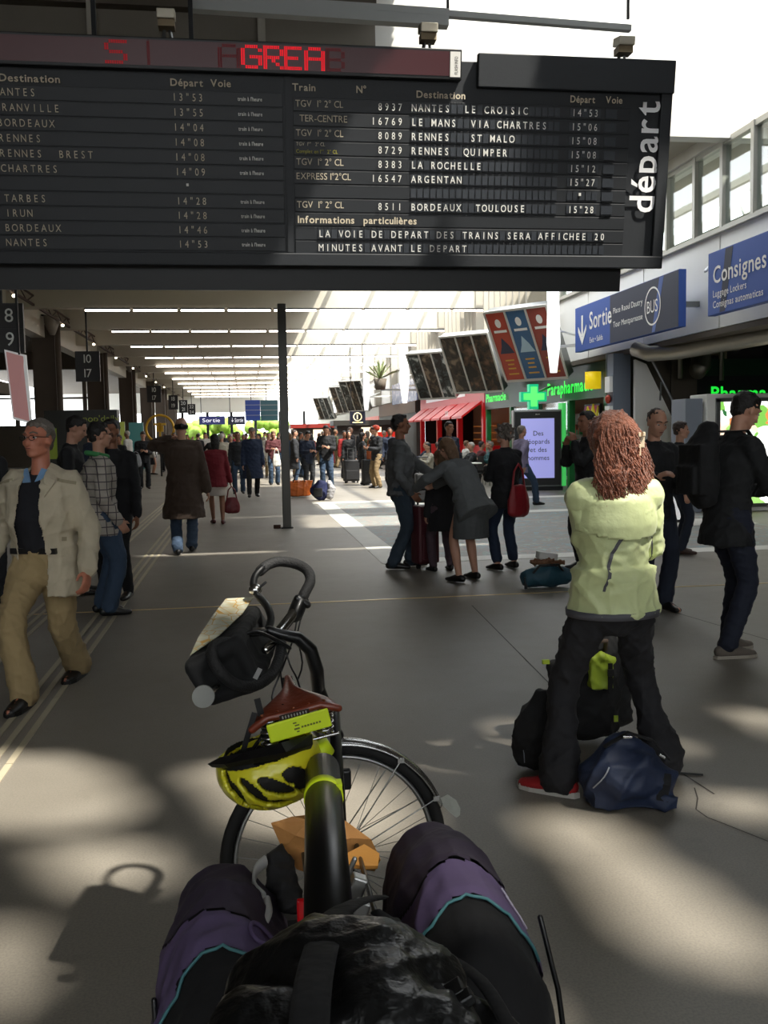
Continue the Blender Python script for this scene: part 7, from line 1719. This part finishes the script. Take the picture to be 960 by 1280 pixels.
# by the totem and the cafe
pf_('walk', 'person in lilac with a grey rucksack walking past the screen totem', 652, 632, RIGHT + 0.3, 1.0, top='lilac', bottom='denim', hair='g')
pf_('stand', 'man in a dark navy jacket stooping between the hooded man and the curly-haired woman', 562, 640, PI + 0.5, 1.02, top='navy', bottom='black', hair='k')
M_ch = mat('dark cane chair', '1a1816', 0.6)
seatc = ['cream', 'white', 'navy', 'lilac', 'black', 'maroon', 'grey', 'white', 'teal', 'tan']
wd = {'cream': 'cream', 'white': 'white', 'navy': 'navy', 'lilac': 'lilac', 'black': 'black', 'maroon': 'maroon', 'grey': 'grey', 'teal': 'teal', 'tan': 'tan'}
spots = [(536, 27.5), (548, 29.5), (534, 31), (556, 33), (590, 27), (602, 29), (612, 31), (583, 32.6), (614, 27.6), (570, 35)]
def cafe_chair(label, loc, rz):
    t = thing('cafe_chair', label, 'chair', loc, rz, 'chairs of the terrace')
    G().bb(-0.2, 0.2, -0.2, 0.2, 0.36, 0.39).obj('seat', M_ch, t); G().bb(-0.2, 0.2, -0.24, -0.2, 0.46, 0.88).obj('backrest', M_ch, t)
    for x in (-0.18, 0.18):
        for y in (-0.2, 0.18): G().bb(x - 0.015, x + 0.015, y - 0.015, y + 0.015, 0, 0.36).obj('leg', M_alu, t)
    return t
ch0 = None
for i, ((px, Y), c) in enumerate(zip(spots, seatc)):
    p = at(px, 600, Y); rz = (RIGHT if i % 2 else LEFT) + random.uniform(-0.4, 0.4)
    put('sit', 'seated person in %s at the terrace, %s' % (wd[c] + (' top' if c != 'white' else ' shirt'), ['left of the totem, front row', 'second from the hooded man', 'behind the hooded man', 'far left back row', 'beyond the curly-haired woman', 'near the totem, front', 'near the totem, second row', 'back row by the red awnings', 'closest to the totem', 'middle of the back row'][i]), (p.x, Y, 0), rz, 1.0, top=c, bottom='black', hair='kblgw'[i % 5], group='people seated at the terrace')
    lb = 'dark terrace chair under the seated person in ' + wd[c] + (' by the back row' if i == 7 else '')
    loc = Vector((p.x, Y, 0)) - Matrix.Rotation(rz, 3, 'Z') @ Vector((0, 0.06, 0))
    if ch0 is None: ch0 = cafe_chair(lb, loc, rz)
    else:
        n = copy_tree(ch0); n.location = loc; n.rotation_euler = (0, 0, rz); n['label'] = lb
for i, (px, Y) in enumerate(((542, 28.4), (588, 25.6), (584, 29.6))):
    p = at(px, 600, Y); t = thing('cafe_table', ['round white terrace table behind the hooded man', 'round white terrace table beyond the curly-haired woman', 'round white terrace table nearest the totem'][i], 'table', (p.x, Y, 0), 0, 'terrace tables')
    G().tube([(0, 0, 0.71), (0, 0, 0.74)], 0.32, 20, dome=False).obj('table_top', M_white, t, False); G().tube([(0, 0, 0.02), (0, 0, 0.71)], 0.025, 8).obj('leg', M_dk, t); G().tube([(0, 0, 0), (0, 0, 0.02)], 0.2, 14, dome=False).obj('base', M_dk, t)
# far crowd
tops = ['black', 'char', 'navy', 'grey', 'brown', 'black', 'char', 'blue', 'maroon', 'cream', 'olive', 'red', 'teal', 'white']
rs = random.Random(12); placed = [(c.location.x, c.location.y) for c in PERS]
def far(px, Y, i, lab, grp):
    p = at(px, 560, Y)
    for (x, y) in placed:
        if abs(x - p.x) < 0.45 and abs(y - Y) < 0.45: return
    if p.x > 7.0 or p.x < -6.3: return
    for kx, ky in ((400, 60), (462, 47.5), (392, 72)):
        if abs(Y - ky - 0.7) < 2.0 and abs(p.x - at(kx, 560, ky).x) < 2.4: return
    placed.append((p.x, Y))
    k = rs.choice(['stand', 'walk', 'woman', 'coat', 'stand', 'phone', 'womanskirt'])
    tp_ = tops[rs.randrange(len(tops))]; bt_ = rs.choice(['black', 'denim', 'char', 'tan', 'black']); hr_ = rs.choice('kkbbglw')
    cn = {'char': 'charcoal', 'denim': 'denim blue', 'tan': 'tan'}
    rz_ = rs.uniform(0, 6.28); who = {'woman': 'woman', 'womanskirt': 'woman in a skirt', 'coat': 'long-coated figure', 'walk': 'walking figure', 'phone': 'figure looking down'}.get(k, 'standing figure')
    put(k, '%s, %s top and %s below, %s hair, %s' % (who, cn.get(tp_, tp_), cn.get(bt_, bt_), {'k': 'black', 'b': 'brown', 'g': 'grey', 'l': 'light', 'w': 'white'}[hr_], lab), (p.x, Y, 0), rz_, rs.uniform(0.93, 1.06), top=tp_, bottom=bt_, hair=hr_, group=grp)
for i in range(26): far(248 + i * 9.6 + rs.uniform(-3, 3), rs.uniform(34, 46), i, 'mid crowd', 'waiting crowd, middle distance')
for i in range(26): far(236 + i * 10.2 + rs.uniform(-4, 4), rs.uniform(50, 66), i, 'back of the crowd', 'waiting crowd, farther back')
for i in range(24): far(232 + i * 9.5 + rs.uniform(-4, 4), rs.uniform(70, 98), i, 'far end', 'figures at the far end')
for i, (px, Y) in enumerate(((112, 27), (160, 36), (190, 42), (218, 38), (128, 33))): far(px, Y, i, 'among left columns', 'figures among the left columns')
for k, r in T.items():
    if k not in used:
        for c in list(r.children): bpy.data.objects.remove(c)
        bpy.data.objects.remove(r)
